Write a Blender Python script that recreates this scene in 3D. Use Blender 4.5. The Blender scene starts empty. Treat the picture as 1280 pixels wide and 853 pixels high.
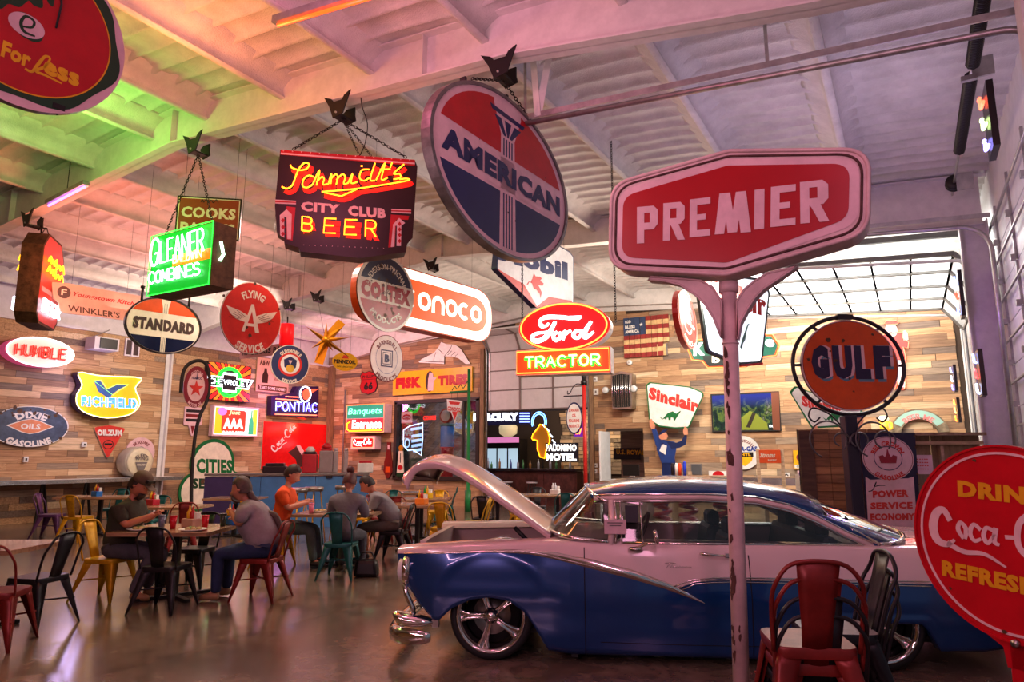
import bpy, bmesh, math, random
from mathutils import Vector, Matrix, noise
R = math.radians
random.seed(7)
S = bpy.context.scene
COL = S.collection
# ------------------------------------------------------------------ camera, world, exposure, area lights
CAM = Vector((0, 0, 1.57)); YAW = R(30); PITCH = R(9.55); FPX = 853.0
cd = bpy.data.cameras.new('camera'); cam = bpy.data.objects.new('camera', cd); COL.objects.link(cam)
cam.location = CAM; cam.rotation_euler = (R(90) + PITCH, 0, YAW)
cd.sensor_width = 36; cd.lens = 36 * FPX / 1280; cd.clip_start = .05; cd.clip_end = 200
S.camera = cam
S.view_settings.view_transform = 'Standard'; S.view_settings.look = 'None'
S.view_settings.gamma = 1; S.view_settings.use_curve_mapping = False
S.view_settings.exposure = 0.0
try:
 S.cycles.use_denoising = True
 S.cycles.max_bounces = 6; S.cycles.diffuse_bounces = 2; S.cycles.glossy_bounces = 4
 S.cycles.transmission_bounces = 4; S.cycles.transparent_max_bounces = 6
 S.cycles.caustics_reflective = False; S.cycles.caustics_refractive = False
 S.cycles.sample_clamp_indirect = 4.0
except Exception: pass
W = bpy.data.worlds.new('world'); S.world = W; W.use_nodes = True
W.node_tree.nodes['Background'].inputs[0].default_value = (.55, .6, .75, 1)
W.node_tree.nodes['Background'].inputs[1].default_value = .25
def area(name, loc, tgt, size, power, col, sy=None, spread=None):
 l = bpy.data.lights.new(name, 'AREA'); l.energy = power; l.color = col
 l.size = size
 if sy: l.shape = 'RECTANGLE'; l.size_y = sy
 if spread: l.spread = R(spread)
 o = bpy.data.objects.new(name, l); COL.objects.link(o); o.location = loc
 d = Vector(tgt) - Vector(loc); o.rotation_euler = d.to_track_quat('-Z', 'Y').to_euler()
 return o
def point(name, loc, power, col, r=.1):
 l = bpy.data.lights.new(name, 'POINT'); l.energy = power; l.color = col; l.shadow_soft_size = r
 o = bpy.data.objects.new(name, l); COL.objects.link(o); o.location = loc
 return o
WARM = (1, .80, .60)
area('hall_lamp', (-4.5, 13.5, 5.2), (-4.5, 16.5, 2.0), 2.5, 300, (1, .86, .70), .6)  # unseen area lights added under the roof to light walls and signs
area('hall_lamp', (-1.2, 15.4, 4.6), (-1.0, 18.2, 2.0), 2.5, 105, (1, .88, .72), .6)
area('door_daylight', (-1.3, 15.2, 5.42), (-1.3, 15.2, 4), 4.4, 950, (1, .98, .94), 4.6)  # unseen area light added between roof and raised panes to make them glow
area('hall_lamp', (-13.5, 10.5, 5.0), (-18, 11, 2.5), 2.0, 190, (1, .78, .62), .6)
area('hall_lamp', (-14, 14.8, 4.9), (-15.5, 18, 2.5), 2.0, 170, (1, .50, .50), .6)
area('hall_lamp', (-8.5, 7.5, 5.3), (-8.2, 7.8, 0), 1.2, 190, (1, .72, .62), .5)  # unseen soft fill added above the tables to lift the floor
area('up_lamp', (-4.2, 12.9, 4.5), (-4.0, 9.5, 6.3), 3.0, 95, (1, .80, .62), 1.0)  # unseen upward area lights added to brighten the ceiling
area('up_lamp', (-3.0, 3.0, 3.6), (-3.0, 5.6, 6.4), 2.0, 26, (1, .55, .62), 1.0)
area('up_lamp', (-9.5, 14.5, 4.4), (-9.5, 14.5, 7), 6.0, 70, (1, .80, .64), 3.0)
area('up_lamp', (-12.5, 8.5, 4.3), (-12.5, 8.5, 7), 3.0, 80, (1, .38, .32), 3.0)
area('up_lamp', (-.5, 8.0, 3.9), (-.6, 8.0, 7), 1.6, 22, (.85, .66, 1), 3.0)
area('neon_wash', (-3.2, -2.2, 3.9), (-2, 5, 1.5), 3.0, 70, (1, .50, .62), .12)  # unseen pink strips added out of view for the pink cast and streaks
area('neon_wash', (-1.2, -2.6, 2.7), (-1.6, 5, 1.2), 3.0, 66, (1, .50, .66), .12)
area('neon_wash', (.7, .8, 4.4), (-1.0, 6.0, 4.5), .3, 34, (1, .40, .62), 2.5)
point('neon_green', (-8.9, 4.2, 5.3), 85, (.35, 1, .12), .3)
point('neon_red', (-6.2, 3.9, 5.3), 75, (1, .28, .08), .3)
point('neon_pink', (-3.6, 3.4, 5.1), 60, (1, .22, .40), .3)
point('neon_red', (-11.5, 5.9, 4.7), 75, (1, .22, .12), .3)
point('neon_violet', (.2, 10.2, 3.3), 18, (.5, .25, 1), .15)  # unseen violet point light added to tint the right column
area('bar_lamp', (-9.5, 21.8, 4.1), (-9.5, 24.2, 2), 3.0, 200, (1, .78, .55), 1.0)  # unseen area lights added to brighten the bar room
area('bar_lamp', (-13.6, 20.0, 4.2), (-13.6, 21.5, 1), 1.5, 70, (.8, .75, 1), 1.0)
area('up_lamp', (-1.5, 15.0, 3.6), (-1.5, 15.2, 7), 3.5, 45, (1, .92, .82), 3.0)  # unseen uplight added below the raised glass door
point('neon_violet', (-17.2, 9.3, 3.3), 42, (.55, .45, 1), .22)  # unseen violet point light added for the sheen on the floor
point('neon_magenta', (-17.2, 15.4, 3.5), 45, (1, .25, .85), .2)  # unseen magenta point light added for the purple floor streak
point('neon_red', (-17.3, 17.2, 2.6), 30, (1, .2, .1), .15)  # unseen red point light added for the orange floor streak
area('hall_lamp', (-1.6, 10.6, 4.3), (-5.0, 9.2, 3.9), 1.0, 34, (1, .9, .78), .4, 90)  # unseen fill added to brighten the hanging signs that face right
# ------------------------------------------------------------------ where a pixel of the photograph lies in the building
CP, SP = math.cos(PITCH), math.sin(PITCH); CY_, SY_ = math.cos(YAW), math.sin(YAW)
def lev(x, y):
 r = x - 640.0; u = 426.5 - y
 return r, FPX * CP - u * SP, FPX * SP + u * CP          # right, forward, up
def ray(x, y):
 r, f, u = lev(x, y)
 return Vector((r * CY_ - f * SY_, r * SY_ + f * CY_, u))
def at_X(x, y, X): d = ray(x, y); return CAM + d * ((X - CAM.x) / d.x)
def at_Y(x, y, Y): d = ray(x, y); return CAM + d * ((Y - CAM.y) / d.y)
def at_Z(x, y, Z): d = ray(x, y); return CAM + d * ((Z - CAM.z) / d.z)
def at_D(x, y, D): r, f, u = lev(x, y); return CAM + ray(x, y) * (D / f)
def dist(p): v = Vector(p) - CAM; return -v.x * SY_ + v.y * CY_
XL, XR, YB = -18.2, 1.1, 18.27
RIDGE, DECK = -8.6, 6.42
def deck(X): return DECK - .07 * abs(X - RIDGE)
def on_plane(x, y, P, n):
 d = ray(x, y); return CAM + d * ((P - CAM).dot(n) / d.dot(n))
class Fit:
 """a vertical plate: centre, turn, width and height from its outline in the photograph"""
 def __init__(s, xl, xr, yt, yb, D=None, slope=None, psi=None, wall=None, off=.05, P=None):
  cx, cy = (xl + xr) / 2, (yt + yb) / 2
  if wall == 'L': s.rz = R(90); P = Vector((XL + off, 0, 0))
  elif wall == 'B': s.rz = 0; P = Vector((0, YB - off, 0))
  elif wall == 'R': s.rz = R(-90); P = Vector((XR - off, 0, 0))
  else:
   if psi is None:
    vx = cx + (570.3 - yt) / slope if abs(slope) > 1e-6 else 1e9
    a = math.degrees(math.atan2(865, vx - 640))
    psi = a if a < 90 else a - 180
   s.rz = YAW + R(psi); P = P or at_D(cx, cy, D)
  s.n = Vector((math.sin(s.rz), -math.cos(s.rz), 0))
  s.u = Vector((math.cos(s.rz), math.sin(s.rz), 0))
  a = on_plane(xl, cy, P, s.n); b = on_plane(xr, cy, P, s.n)
  m = (a + b) / 2; q = lev_px(m)
  t = on_plane(q[0], yt, P, s.n); o = on_plane(q[0], yb, P, s.n)
  s.w = (b - a).length; s.h = t.z - o.z
  s.loc = Vector((m.x, m.y, (t.z + o.z) / 2)); s.D = dist(s.loc)
  s.mpp = s.D / FPX
 def at(s, x, y):
  p = on_plane(x, y, s.loc, s.n); v = p - s.loc
  return (v.dot(s.u), v.z)
 def crop(s, ox, oy, k):
  def f(*pts):
   out = []
   for p in pts:
    q = s.at(ox + p[0] / k, oy + p[1] / k); out.append(tuple(q) + tuple(p[2:]))
   return out
  return f
 def sign(s, name, label, cat='sign', group=None): s.root = root(name, label, cat, s.loc, s.rz, group); return s.root
 def local(s, p):
  v = Vector(p) - s.loc; return Vector((v.dot(s.u), -v.dot(s.n), v.z))
 def __repr__(s): return 'loc %.2f %.2f %.2f rz %.0f w %.2f h %.2f D %.2f' % (*s.loc, math.degrees(s.rz), s.w, s.h, s.D)
def lev_px(p):
 v = Vector(p) - CAM
 r = v.x * CY_ + v.y * SY_; f = -v.x * SY_ + v.y * CY_; u = v.z
 dep = f * CP + u * SP; up = -f * SP + u * CP
 return 640 + FPX * r / dep, 426.5 - FPX * up / dep
# ------------------------------------------------------------------ materials
MATS = {}
def mat(name, col, rough=.5, metal=0, emit=None, es=1.0, var=.12, vs=6.0, bump=0.0, bs=40.0, coat=0, alpha=1, trans=0, ior=1.45, rvar=0, stretch=None, col2=None):
 if name in MATS: return MATS[name]
 m = bpy.data.materials.new(name); m.use_nodes = True; MATS[name] = m
 nt = m.node_tree; b = nt.nodes['Principled BSDF']; L = nt.links
 c = tuple(col) + (1,) if len(col) == 3 else col
 b.inputs['Base Color'].default_value = c
 b.inputs['Roughness'].default_value = rough; b.inputs['Metallic'].default_value = metal
 b.inputs['Coat Weight'].default_value = coat; b.inputs['Coat Roughness'].default_value = .05
 b.inputs['IOR'].default_value = ior
 if trans: b.inputs['Transmission Weight'].default_value = trans
 if alpha < 1: b.inputs['Alpha'].default_value = alpha
 if emit:
  b.inputs['Emission Color'].default_value = tuple(emit) + (1,); b.inputs['Emission Strength'].default_value = es
 if var or bump or rvar:
  tc = nt.nodes.new('ShaderNodeTexCoord'); mp = nt.nodes.new('ShaderNodeMapping')
  L.new(tc.outputs['Object'], mp.inputs[0])
  if stretch: mp.inputs['Scale'].default_value = stretch
  oi = nt.nodes.new('ShaderNodeObjectInfo'); ad = nt.nodes.new('ShaderNodeVectorMath'); ad.operation = 'ADD'
  L.new(mp.outputs[0], ad.inputs[0]); L.new(oi.outputs['Location'], ad.inputs[1])
  n = nt.nodes.new('ShaderNodeTexNoise'); n.inputs['Scale'].default_value = vs; n.inputs['Detail'].default_value = 6
  n.inputs['Roughness'].default_value = .65
  L.new(ad.outputs[0], n.inputs['Vector'])
  if var:
   mx = nt.nodes.new('ShaderNodeMix'); mx.data_type = 'RGBA'
   k = 1 - var * 1.6
   c2 = tuple(col2) + (1,) if col2 else (c[0] * k, c[1] * k, c[2] * k, 1)
   mx.inputs[6].default_value = tuple(min(1, v * (1 + var * .5)) for v in c[:3]) + (1,); mx.inputs[7].default_value = c2
   cr = nt.nodes.new('ShaderNodeMapRange'); cr.inputs[1].default_value = .35; cr.inputs[2].default_value = .68
   L.new(n.outputs['Fac'], cr.inputs[0]); L.new(cr.outputs[0], mx.inputs[0]); L.new(mx.outputs[2], b.inputs['Base Color'])
  if rvar:
   rr = nt.nodes.new('ShaderNodeMapRange'); rr.inputs[3].default_value = max(0, rough - rvar); rr.inputs[4].default_value = rough + rvar
   L.new(n.outputs['Fac'], rr.inputs[0]); L.new(rr.outputs[0], b.inputs['Roughness'])
  if bump:
   n2 = nt.nodes.new('ShaderNodeTexNoise'); n2.inputs['Scale'].default_value = bs; n2.inputs['Detail'].default_value = 4
   L.new(ad.outputs[0], n2.inputs['Vector'])
   bp = nt.nodes.new('ShaderNodeBump'); bp.inputs['Strength'].default_value = bump; bp.inputs['Distance'].default_value = .02
   L.new(n2.outputs['Fac'], bp.inputs['Height']); L.new(bp.outputs[0], b.inputs['Normal'])
 return m
def srgb(*v):
 f = lambda c: (c / 255 / 12.92) if c / 255 <= .04045 else ((c / 255 + .055) / 1.055) ** 2.4
 return tuple(f(c) for c in v)
def paint(name, r, g, b, rough=.35, **k):
 k.setdefault('var', .1); return mat('paint_' + name, srgb(r, g, b), rough, **k)
def neon(name, r, g, b, s=6.0):
 c = srgb(r, g, b); return mat('neon_' + name, tuple(v * .5 for v in c), .3, emit=c, es=s, var=0)
# ------------------------------------------------------------------ mesh building
class MB:
 def __init__(s): s.v = []; s.f = []; s.m = []; s.mats = []; s.sm = []; s.M = Matrix.Identity(4)
 def mi(s, m):
  if m not in s.mats: s.mats.append(m)
  return s.mats.index(m)
 def add(s, vs, fs, m, smooth=False):
  o = len(s.v); s.v += [s.M @ Vector(p) for p in vs]; i = s.mi(m)
  for f in fs: s.f.append([o + k for k in f]); s.m.append(i); s.sm.append(smooth)
  return s
 def box(s, c, d, m, rz=0, taper=None, M=None):
  x, y, z = (k / 2 for k in d); t = taper or 1
  vs = [(-x, -y, -z), (x, -y, -z), (x, y, -z), (-x, y, -z), (-x * t, -y * t, z), (x * t, -y * t, z), (x * t, y * t, z), (-x * t, y * t, z)]
  T = Matrix.Translation(c) @ (M or Matrix.Rotation(rz, 4, 'Z'))
  return s.add([T @ Vector(p) for p in vs], [(0, 3, 2, 1), (4, 5, 6, 7), (0, 1, 5, 4), (1, 2, 6, 5), (2, 3, 7, 6), (3, 0, 4, 7)], m)
 def bar(s, a, b, w, h, m, up=(0, 0, 1)):
  a = Vector(a); b = Vector(b); d = b - a; L = d.length; d = d / L
  u = Vector(up); r = d.cross(u)
  if r.length < 1e-4: r = d.cross(Vector((0, 1, 0)))
  r.normalize(); u = r.cross(d)
  vs = [p + r * (i * w / 2) + u * (j * h / 2) for p in (a, b) for i, j in ((-1, -1), (1, -1), (1, 1), (-1, 1))]
  return s.add(vs, [(0, 3, 2, 1), (4, 5, 6, 7), (0, 1, 5, 4), (1, 2, 6, 5), (2, 3, 7, 6), (3, 0, 4, 7)], m)
 def tube(s, pts, r, m, n=6, close=False, caps=True, flat=None):
  pts = [Vector(p) for p in pts]; N = len(pts)
  if N < 2: return s
  rr = r if isinstance(r, (list, tuple)) else [r] * N
  vs = []; pr = None
  for i, p in enumerate(pts):
   if close: t = pts[(i + 1) % N] - pts[i - 1]
   else: t = pts[min(i + 1, N - 1)] - pts[max(i - 1, 0)]
   if t.length < 1e-9: t = Vector((0, 0, 1))
   t.normalize()
   if pr is None:
    a = Vector((0, 1, 0)) if abs(t.y) < .9 else Vector((0, 0, 1))
    x = t.cross(a).normalized()
   else:
    x = pr - t * pr.dot(t)
    x = x.normalized() if x.length > 1e-6 else t.orthogonal().normalized()
   pr = x; y = t.cross(x)
   for k in range(n):
    a = 2 * math.pi * k / n; vs.append(p + x * (math.cos(a) * rr[i]) + y * (math.sin(a) * rr[i]))
  fs = []
  for i in range(N if close else N - 1):
   j = (i + 1) % N
   for k in range(n): l = (k + 1) % n; fs.append((i * n + k, i * n + l, j * n + l, j * n + k))
  if caps and not close: fs += [tuple(range(n))[::-1], tuple((N - 1) * n + k for k in range(n))]
  return s.add(vs, fs, m, True)
 def lathe(s, prof, m, n=20, c=(0, 0, 0), M=None, smooth=True):
  """prof = [(radius, z)...] about Z"""
  T = Matrix.Translation(c) @ (M or Matrix.Identity(4)); vs = []
  for r, z in prof:
   for k in range(n): a = 2 * math.pi * k / n; vs.append(T @ Vector((r * math.cos(a), r * math.sin(a), z)))
  fs = []
  for i in range(len(prof) - 1):
   for k in range(n): l = (k + 1) % n; fs.append((i * n + k, i * n + l, (i + 1) * n + l, (i + 1) * n + k))
  fs += [tuple(range(n))[::-1], tuple((len(prof) - 1) * n + k for k in range(n))]
  return s.add(vs, fs, m, smooth)
 def cyl(s, a, b, r, m, n=12, r2=None):
  return s.tube([a, b], [r, r if r2 is None else r2], m, n)
 def plate(s, pts, y0, y1, m, m2=None):
  """outline pts (x,z) (counter-clockwise seen from the front) from y0 (front) to y1 (back)"""
  n = len(pts)
  if sum(pts[i][0] * pts[(i + 1) % n][1] - pts[(i + 1) % n][0] * pts[i][1] for i in range(n)) < 0: pts = pts[::-1]
  s.add([(x, y0, z) for x, z in pts], [tuple(range(n))], m)
  s.add([(x, y1, z) for x, z in pts], [tuple(range(n))[::-1]], m2 or m)
  s.add([(x, y, z) for y in (y0, y1) for x, z in pts], [(i, i + n, (i + 1) % n + n, (i + 1) % n) for i in range(n)], m2 or m)
  return s
 def flat(s, pts, y, m):
  n = len(pts)
  if sum(pts[i][0] * pts[(i + 1) % n][1] - pts[(i + 1) % n][0] * pts[i][1] for i in range(n)) < 0: pts = pts[::-1]
  return s.add([(x, y, z) for x, z in pts], [tuple(range(n))], m)
 def ring(s, outer, inner, y0, y1, m, back=None):
  n = len(outer)
  vs = [(x, y0, z) for x, z in outer] + [(x, y0, z) for x, z in inner] + [(x, y1, z) for x, z in outer] + [(x, y1, z) for x, z in inner]
  fs = []
  for i in range(n):
   j = (i + 1) % n
   fs += [(i, j, n + j, n + i), (2 * n + i, 2 * n + j, j, i), (n + i, n + j, 3 * n + j, 3 * n + i), (3 * n + i, 3 * n + j, 2 * n + j, 2 * n + i)]
  return s.add(vs, fs, m)
 def grid(s, P, m, smooth=True, close=False):
  """P = rows of points"""
  nr, nc = len(P), len(P[0]); vs = [p for r in P for p in r]; fs = []
  for i in range(nr - 1):
   for j in range(nc if close else nc - 1):
    k = (j + 1) % nc; fs.append((i * nc + j, i * nc + k, (i + 1) * nc + k, (i + 1) * nc + j))
  return s.add(vs, fs, m, smooth)
 def pieces(s):
  n = len(s.v); par = list(range(n))
  def fd(a):
   while par[a] != a: par[a] = par[par[a]]; a = par[a]
   return a
  for f in s.f:
   a = fd(f[0])
   for b in f[1:]:
    b = fd(b)
    if a != b: par[b] = a
  isl = {}
  for i in range(n): isl.setdefault(fd(i), []).append(i)
  ks = list(isl)
  if len(ks) < 2 or len(ks) > 400: return None
  bx = []
  for k in ks:
   P = [s.v[i] for i in isl[k]]
   lo = [min(p[j] for p in P) for j in range(3)]; hi = [max(p[j] for p in P) for j in range(3)]
   bx.append((lo, hi, max(hi[j] - lo[j] for j in range(3))))
  g = list(range(len(ks)))
  def gf(a):
   while g[a] != a: a = g[a]
   return a
  for i in range(len(ks)):
   for j in range(i + 1, len(ks)):
    d = math.sqrt(sum(max(0, bx[i][0][q] - bx[j][1][q], bx[j][0][q] - bx[i][1][q]) ** 2 for q in range(3)))
    if d <= max(.02, .5 * max(bx[i][2], bx[j][2])):
     a, b = gf(i), gf(j)
     if a != b: g[b] = a
  cl = {}
  for i, k in enumerate(ks): cl.setdefault(gf(i), []).append(k)
  if len(cl) < 2 or len(cl) > 24: return None
  own = {}
  for c, (kk, v) in enumerate(cl.items()):
   for k in v: own[k] = c
  out = [MB() for _ in cl]; mp = [{} for _ in cl]
  for f, m, sm in zip(s.f, s.m, s.sm):
   c = own[fd(f[0])]; q = out[c]
   for i in f:
    if i not in mp[c]: mp[c][i] = len(q.v); q.v.append(s.v[i])
   q.f.append([mp[c][i] for i in f]); q.m.append(q.mi(s.mats[m])); q.sm.append(sm)
  return out
 def build(s, name, parent=None, loc=(0, 0, 0), rz=0, bevel=0, mat_world=None, solid=0, subs=0, split=True):
  if parent is not None and split:
   if name in ('enamel_chip', 'rivet'):
    o = s.build(name, parent, loc, rz, bevel, None, solid, subs, False); o['kind'] = 'stuff'; return o
   P = s.pieces()
   if P: return [q.build(name, parent, loc, rz, bevel, None, solid, subs, False) for q in P][0]
  me = bpy.data.meshes.new(name); me.from_pydata([tuple(p) for p in s.v], [], s.f)
  for m in s.mats: me.materials.append(m)
  me.polygons.foreach_set('material_index', s.m); me.polygons.foreach_set('use_smooth', s.sm); me.update()
  o = bpy.data.objects.new(name, me); COL.objects.link(o)
  o.location = loc; o.rotation_euler = (0, 0, rz)
  if parent: o.parent = parent
  if solid:
   q = o.modifiers.new('solid', 'SOLIDIFY'); q.thickness = solid; q.offset = 0
  if subs:
   q = o.modifiers.new('sub', 'SUBSURF'); q.levels = q.render_levels = subs
  if bevel:
   q = o.modifiers.new('bevel', 'BEVEL'); q.width = bevel; q.segments = 2; q.limit_method = 'ANGLE'
  return o
def tag(o, label, cat, group=None, kind=None):
 if label: o['label'] = label
 if cat: o['category'] = cat
 if group: o['group'] = group
 if kind: o['kind'] = kind
 return o
def root(name, label, cat, loc=(0, 0, 0), rz=0, group=None):
 o = bpy.data.objects.new(name, None); COL.objects.link(o); o.location = loc; o.rotation_euler = (0, 0, rz)
 o.empty_display_size = .1
 return tag(o, label, cat, group)
def struct(mb, name, **k):
 o = mb.build(name, **k); o['kind'] = 'structure'; return o
def kids(o): return [c for c in bpy.data.objects if c.parent == o]
def copy_tree(o, loc=None, rz=None, label=None, _p=None, kidmap=None):
 if kidmap is None:
  kidmap = {}
  for c in bpy.data.objects:
   if c.parent: kidmap.setdefault(c.parent.name, []).append(c)
 c = o.copy(); COL.objects.link(c)
 if _p: c.parent = _p
 if loc is not None: c.location = loc
 if rz is not None: c.rotation_euler = (0, 0, rz)
 if label: c['label'] = label
 for ch in kidmap.get(o.name, []): copy_tree(ch, _p=c, kidmap=kidmap)
 return c
# ------------------------------------------------------------------ outlines (x, z)
def ell(rx, rz, n=48, cx=0, cz=0, a0=0, a1=360):
 full = abs(a1 - a0) >= 360
 m = n if full else n + 1
 return [(cx + rx * math.cos(R(a0 + (a1 - a0) * i / n)), cz + rz * math.sin(R(a0 + (a1 - a0) * i / n))) for i in range(m)]
def rect(w, h, cx=0, cz=0): return [(cx - w / 2, cz - h / 2), (cx + w / 2, cz - h / 2), (cx + w / 2, cz + h / 2), (cx - w / 2, cz + h / 2)]
def rrect(w, h, r, cx=0, cz=0, n=6): return rpoly(rect(w, h, cx, cz), r, n)
def rpoly(P, r, n=6):
 out = []
 for i, p in enumerate(P):
  p = Vector(p); a = Vector(P[i - 1]); b = Vector(P[(i + 1) % len(P)])
  d1 = (a - p).normalized(); d2 = (b - p).normalized(); ang = d1.angle(d2)
  t = min(r / math.tan(ang / 2), (a - p).length * .49, (b - p).length * .49)
  s, e = p + d1 * t, p + d2 * t
  for k in range(n + 1):
   u = k / n; q = s * (1 - u) ** 2 + p * 2 * u * (1 - u) + e * u * u; out.append((q.x, q.y))
 return out
def scale(P, k, kz=None): kz = k if kz is None else kz; return [(x * k, z * kz) for x, z in P]
def shift(P, dx, dz): return [(x + dx, z + dz) for x, z in P]
def star(n, r1, r2, a0=90, cx=0, cz=0): return [(cx + (r1 if i % 2 == 0 else r2) * math.cos(R(a0 + 180 * i / n)), cz + (r1 if i % 2 == 0 else r2) * math.sin(R(a0 + 180 * i / n))) for i in range(2 * n)]
def crom(P, n=6, close=False):
 P = [Vector(p) for p in P]; N = len(P); out = []
 for i in range(N if close else N - 1):
  if close: p0, p1, p2, p3 = P[i - 1], P[i], P[(i + 1) % N], P[(i + 2) % N]
  else: p0, p1, p2, p3 = P[max(i - 1, 0)], P[i], P[i + 1], P[min(i + 2, N - 1)]
  for k in range(n):
   t = k / n; out.append(.5 * ((2 * p1) + (p2 - p0) * t + (2 * p0 - 5 * p1 + 4 * p2 - p3) * t * t + (3 * p1 - p0 - 3 * p2 + p3) * t ** 3))
 if not close: out.append(P[-1])
 return out
# ------------------------------------------------------------------ lettering
_tc = {}
def glyphs(txt, bold=0.0):
 """mesh data of a line of text, height 1 caps, x from 0"""
 k = (txt, bold)
 if k in _tc: return _tc[k]
 cu = bpy.data.curves.new('t', 'FONT'); cu.body = txt; cu.size = 1.0; cu.offset = bold; cu.resolution_u = 2
 cu.space_character = 1 + bold * 1.6
 ob = bpy.data.objects.new('t', cu); COL.objects.link(ob)
 dg = bpy.context.evaluated_depsgraph_get(); me = bpy.data.meshes.new_from_object(ob.evaluated_get(dg))
 vs = [v.co.copy() for v in me.vertices]; fs = [tuple(p.vertices) for p in me.polygons]
 bpy.data.objects.remove(ob); bpy.data.curves.remove(cu); bpy.data.meshes.remove(me)
 if vs:
  x0 = min(v.x for v in vs); x1 = max(v.x for v in vs); z0 = min(v.y for v in vs); z1 = max(v.y for v in vs)
 else: x0 = x1 = z0 = z1 = 0
 _tc[k] = (vs, fs, x0, x1, z0, z1); return _tc[k]
def text(mb, txt, cx, cz, w, h, m, y, bold=.02, shear=0, rot=0, th=0, warp=None):
 """text fitted to a box w x h centred at (cx, cz); h None keeps proportion"""
 vs, fs, x0, x1, z0, z1 = glyphs(txt, bold)
 if not vs: return
 sx = w / (x1 - x0) if w else h / (z1 - z0); sz = h / (z1 - z0) if h else sx
 out = []; c, s_ = math.cos(R(rot)), math.sin(R(rot))
 for v in vs:
  X = (v.x - (x0 + x1) / 2) * sx; Z = (v.y - (z0 + z1) / 2) * sz; X += Z * shear
  if warp: X, Z = warp(X, Z)
  out.append((cx + X * c - Z * s_, y, cz + X * s_ + Z * c))
 mb.add(out, fs, m)
 if th:
  n = len(out); edges = {}
  for f in fs:
   for i in range(len(f)):
    a, b = f[i], f[(i + 1) % len(f)]
    if (b, a) in edges: edges.pop((b, a))
    else: edges[(a, b)] = 1
  mb.add(out + [(p[0], p[1] + th, p[2]) for p in out], [(b, a, a + n, b + n) for a, b in edges], m)
def arc(mb, txt, cx, cz, r, a_mid, h, m, y, bold=.02, low=False, kx=1.0, ke=1.0, span=None):
 """text on an arc of radius r about (cx, cz); a_mid in degrees; low = reads along the bottom; ke squashes x"""
 vs, fs, x0, x1, z0, z1 = glyphs(txt, bold)
 s_ = h / (z1 - z0); W_ = (x1 - x0) * s_ * kx
 if span: kx = R(span) * r / ((x1 - x0) * s_)
 out = []
 for v in vs:
  X = (v.x - (x0 + x1) / 2) * s_ * kx; Z = (v.y - (z0 + z1) / 2) * s_
  if low: a = R(a_mid) + X / r; rr = r - Z
  else: a = R(a_mid) - X / r; rr = r + Z
  out.append((cx + rr * math.cos(a) * ke, y, cz + rr * math.sin(a)))
 mb.add(out, fs, m)
def brush(mb, pts, m, y, slant=0, n=5, th=0):
 """a ribbon along (x, z, width) points: hand lettering"""
 P = crom([(p[0], p[1], p[2]) for p in pts], n); L_ = []; R_ = []
 for i, p in enumerate(P):
  t = P[min(i + 1, len(P) - 1)] - P[max(i - 1, 0)]; t = Vector((t.x, t.y))
  if t.length < 1e-9: t = Vector((1, 0))
  t.normalize(); q = Vector((-t.y, t.x)) * max(p.z, .001) / 2; c = Vector((p.x, p.y))
  L_.append(c + q); R_.append(c - q)
 vs = [(a.x + a.y * slant, y, a.y) for a in L_] + [(a.x + a.y * slant, y, a.y) for a in R_]; k = len(P)
 mb.add(vs, [(i, i + k, i + k + 1, i + 1) for i in range(k - 1)], m)
A_ = lambda *p: list(p)
def _a(cx, cz, rx, rz, a0, a1, n=8): return [(cx + rx * math.cos(R(a0 + (a1 - a0) * i / n)), cz + rz * math.sin(R(a0 + (a1 - a0) * i / n))) for i in range(n + 1)]
SF = {
 'A': [[(0, 0), (.5, 1), (1, 0)], [(.2, .38), (.8, .38)]],
 'B': [[(0, 0), (0, 1), (.6, 1)] + _a(.6, .76, .35, .24, 90, -90)[1:] + [(0, .52)], [(.6, .52)] + _a(.62, .26, .38, .26, 90, -90)[1:] + [(0, 0)]],
 'C': [_a(.55, .5, .55, .5, 45, 315, 12)],
 'D': [[(0, 0), (0, 1), (.45, 1)] + _a(.45, .5, .55, .5, 90, -90)[1:] + [(0, 0)]],
 'E': [[(.95, 1), (0, 1), (0, 0), (1, 0)], [(0, .52), (.8, .52)]],
 'F': [[(.95, 1), (0, 1), (0, 0)], [(0, .52), (.8, .52)]],
 'G': [_a(.55, .5, .55, .5, 45, 320, 12) + [(1, .45), (.6, .45)]],
 'H': [[(0, 0), (0, 1)], [(1, 0), (1, 1)], [(0, .5), (1, .5)]],
 'I': [[(.5, 0), (.5, 1)]],
 'K': [[(0, 0), (0, 1)], [(.95, 1), (0, .42)], [(.3, .62), (1, 0)]],
 'L': [[(0, 1), (0, 0), (.9, 0)]],
 'M': [[(0, 0), (.08, 1), (.5, .25), (.92, 1), (1, 0)]],
 'N': [[(0, 0), (0, 1), (1, 0), (1, 1)]],
 'O': [_a(.5, .5, .5, .5, 0, 360, 14)],
 'P': [[(0, 0), (0, 1), (.6, 1)] + _a(.6, .74, .38, .26, 90, -90)[1:] + [(0, .48)]],
 'R': [[(0, 0), (0, 1), (.6, 1)] + _a(.6, .74, .36, .26, 90, -90)[1:] + [(0, .48)], [(.5, .48), (1, 0)]],
 'S': [_a(.5, .75, .45, .25, 20, 250, 8) + _a(.5, .25, .48, .26, 80, -160, 8)],
 'T': [[(0, 1), (1, 1)], [(.5, 1), (.5, 0)]],
 'U': [[(0, 1), (0, .35)] + _a(.5, .35, .5, .35, 180, 360, 8)[1:] + [(1, 1)]],
 'V': [[(0, 1), (.5, 0), (1, 1)]],
 'W': [[(0, 1), (.25, 0), (.5, .8), (.75, 0), (1, 1)]],
 'Y': [[(0, 1), (.5, .5), (1, 1)], [(.5, .5), (.5, 0)]],
}
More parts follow.
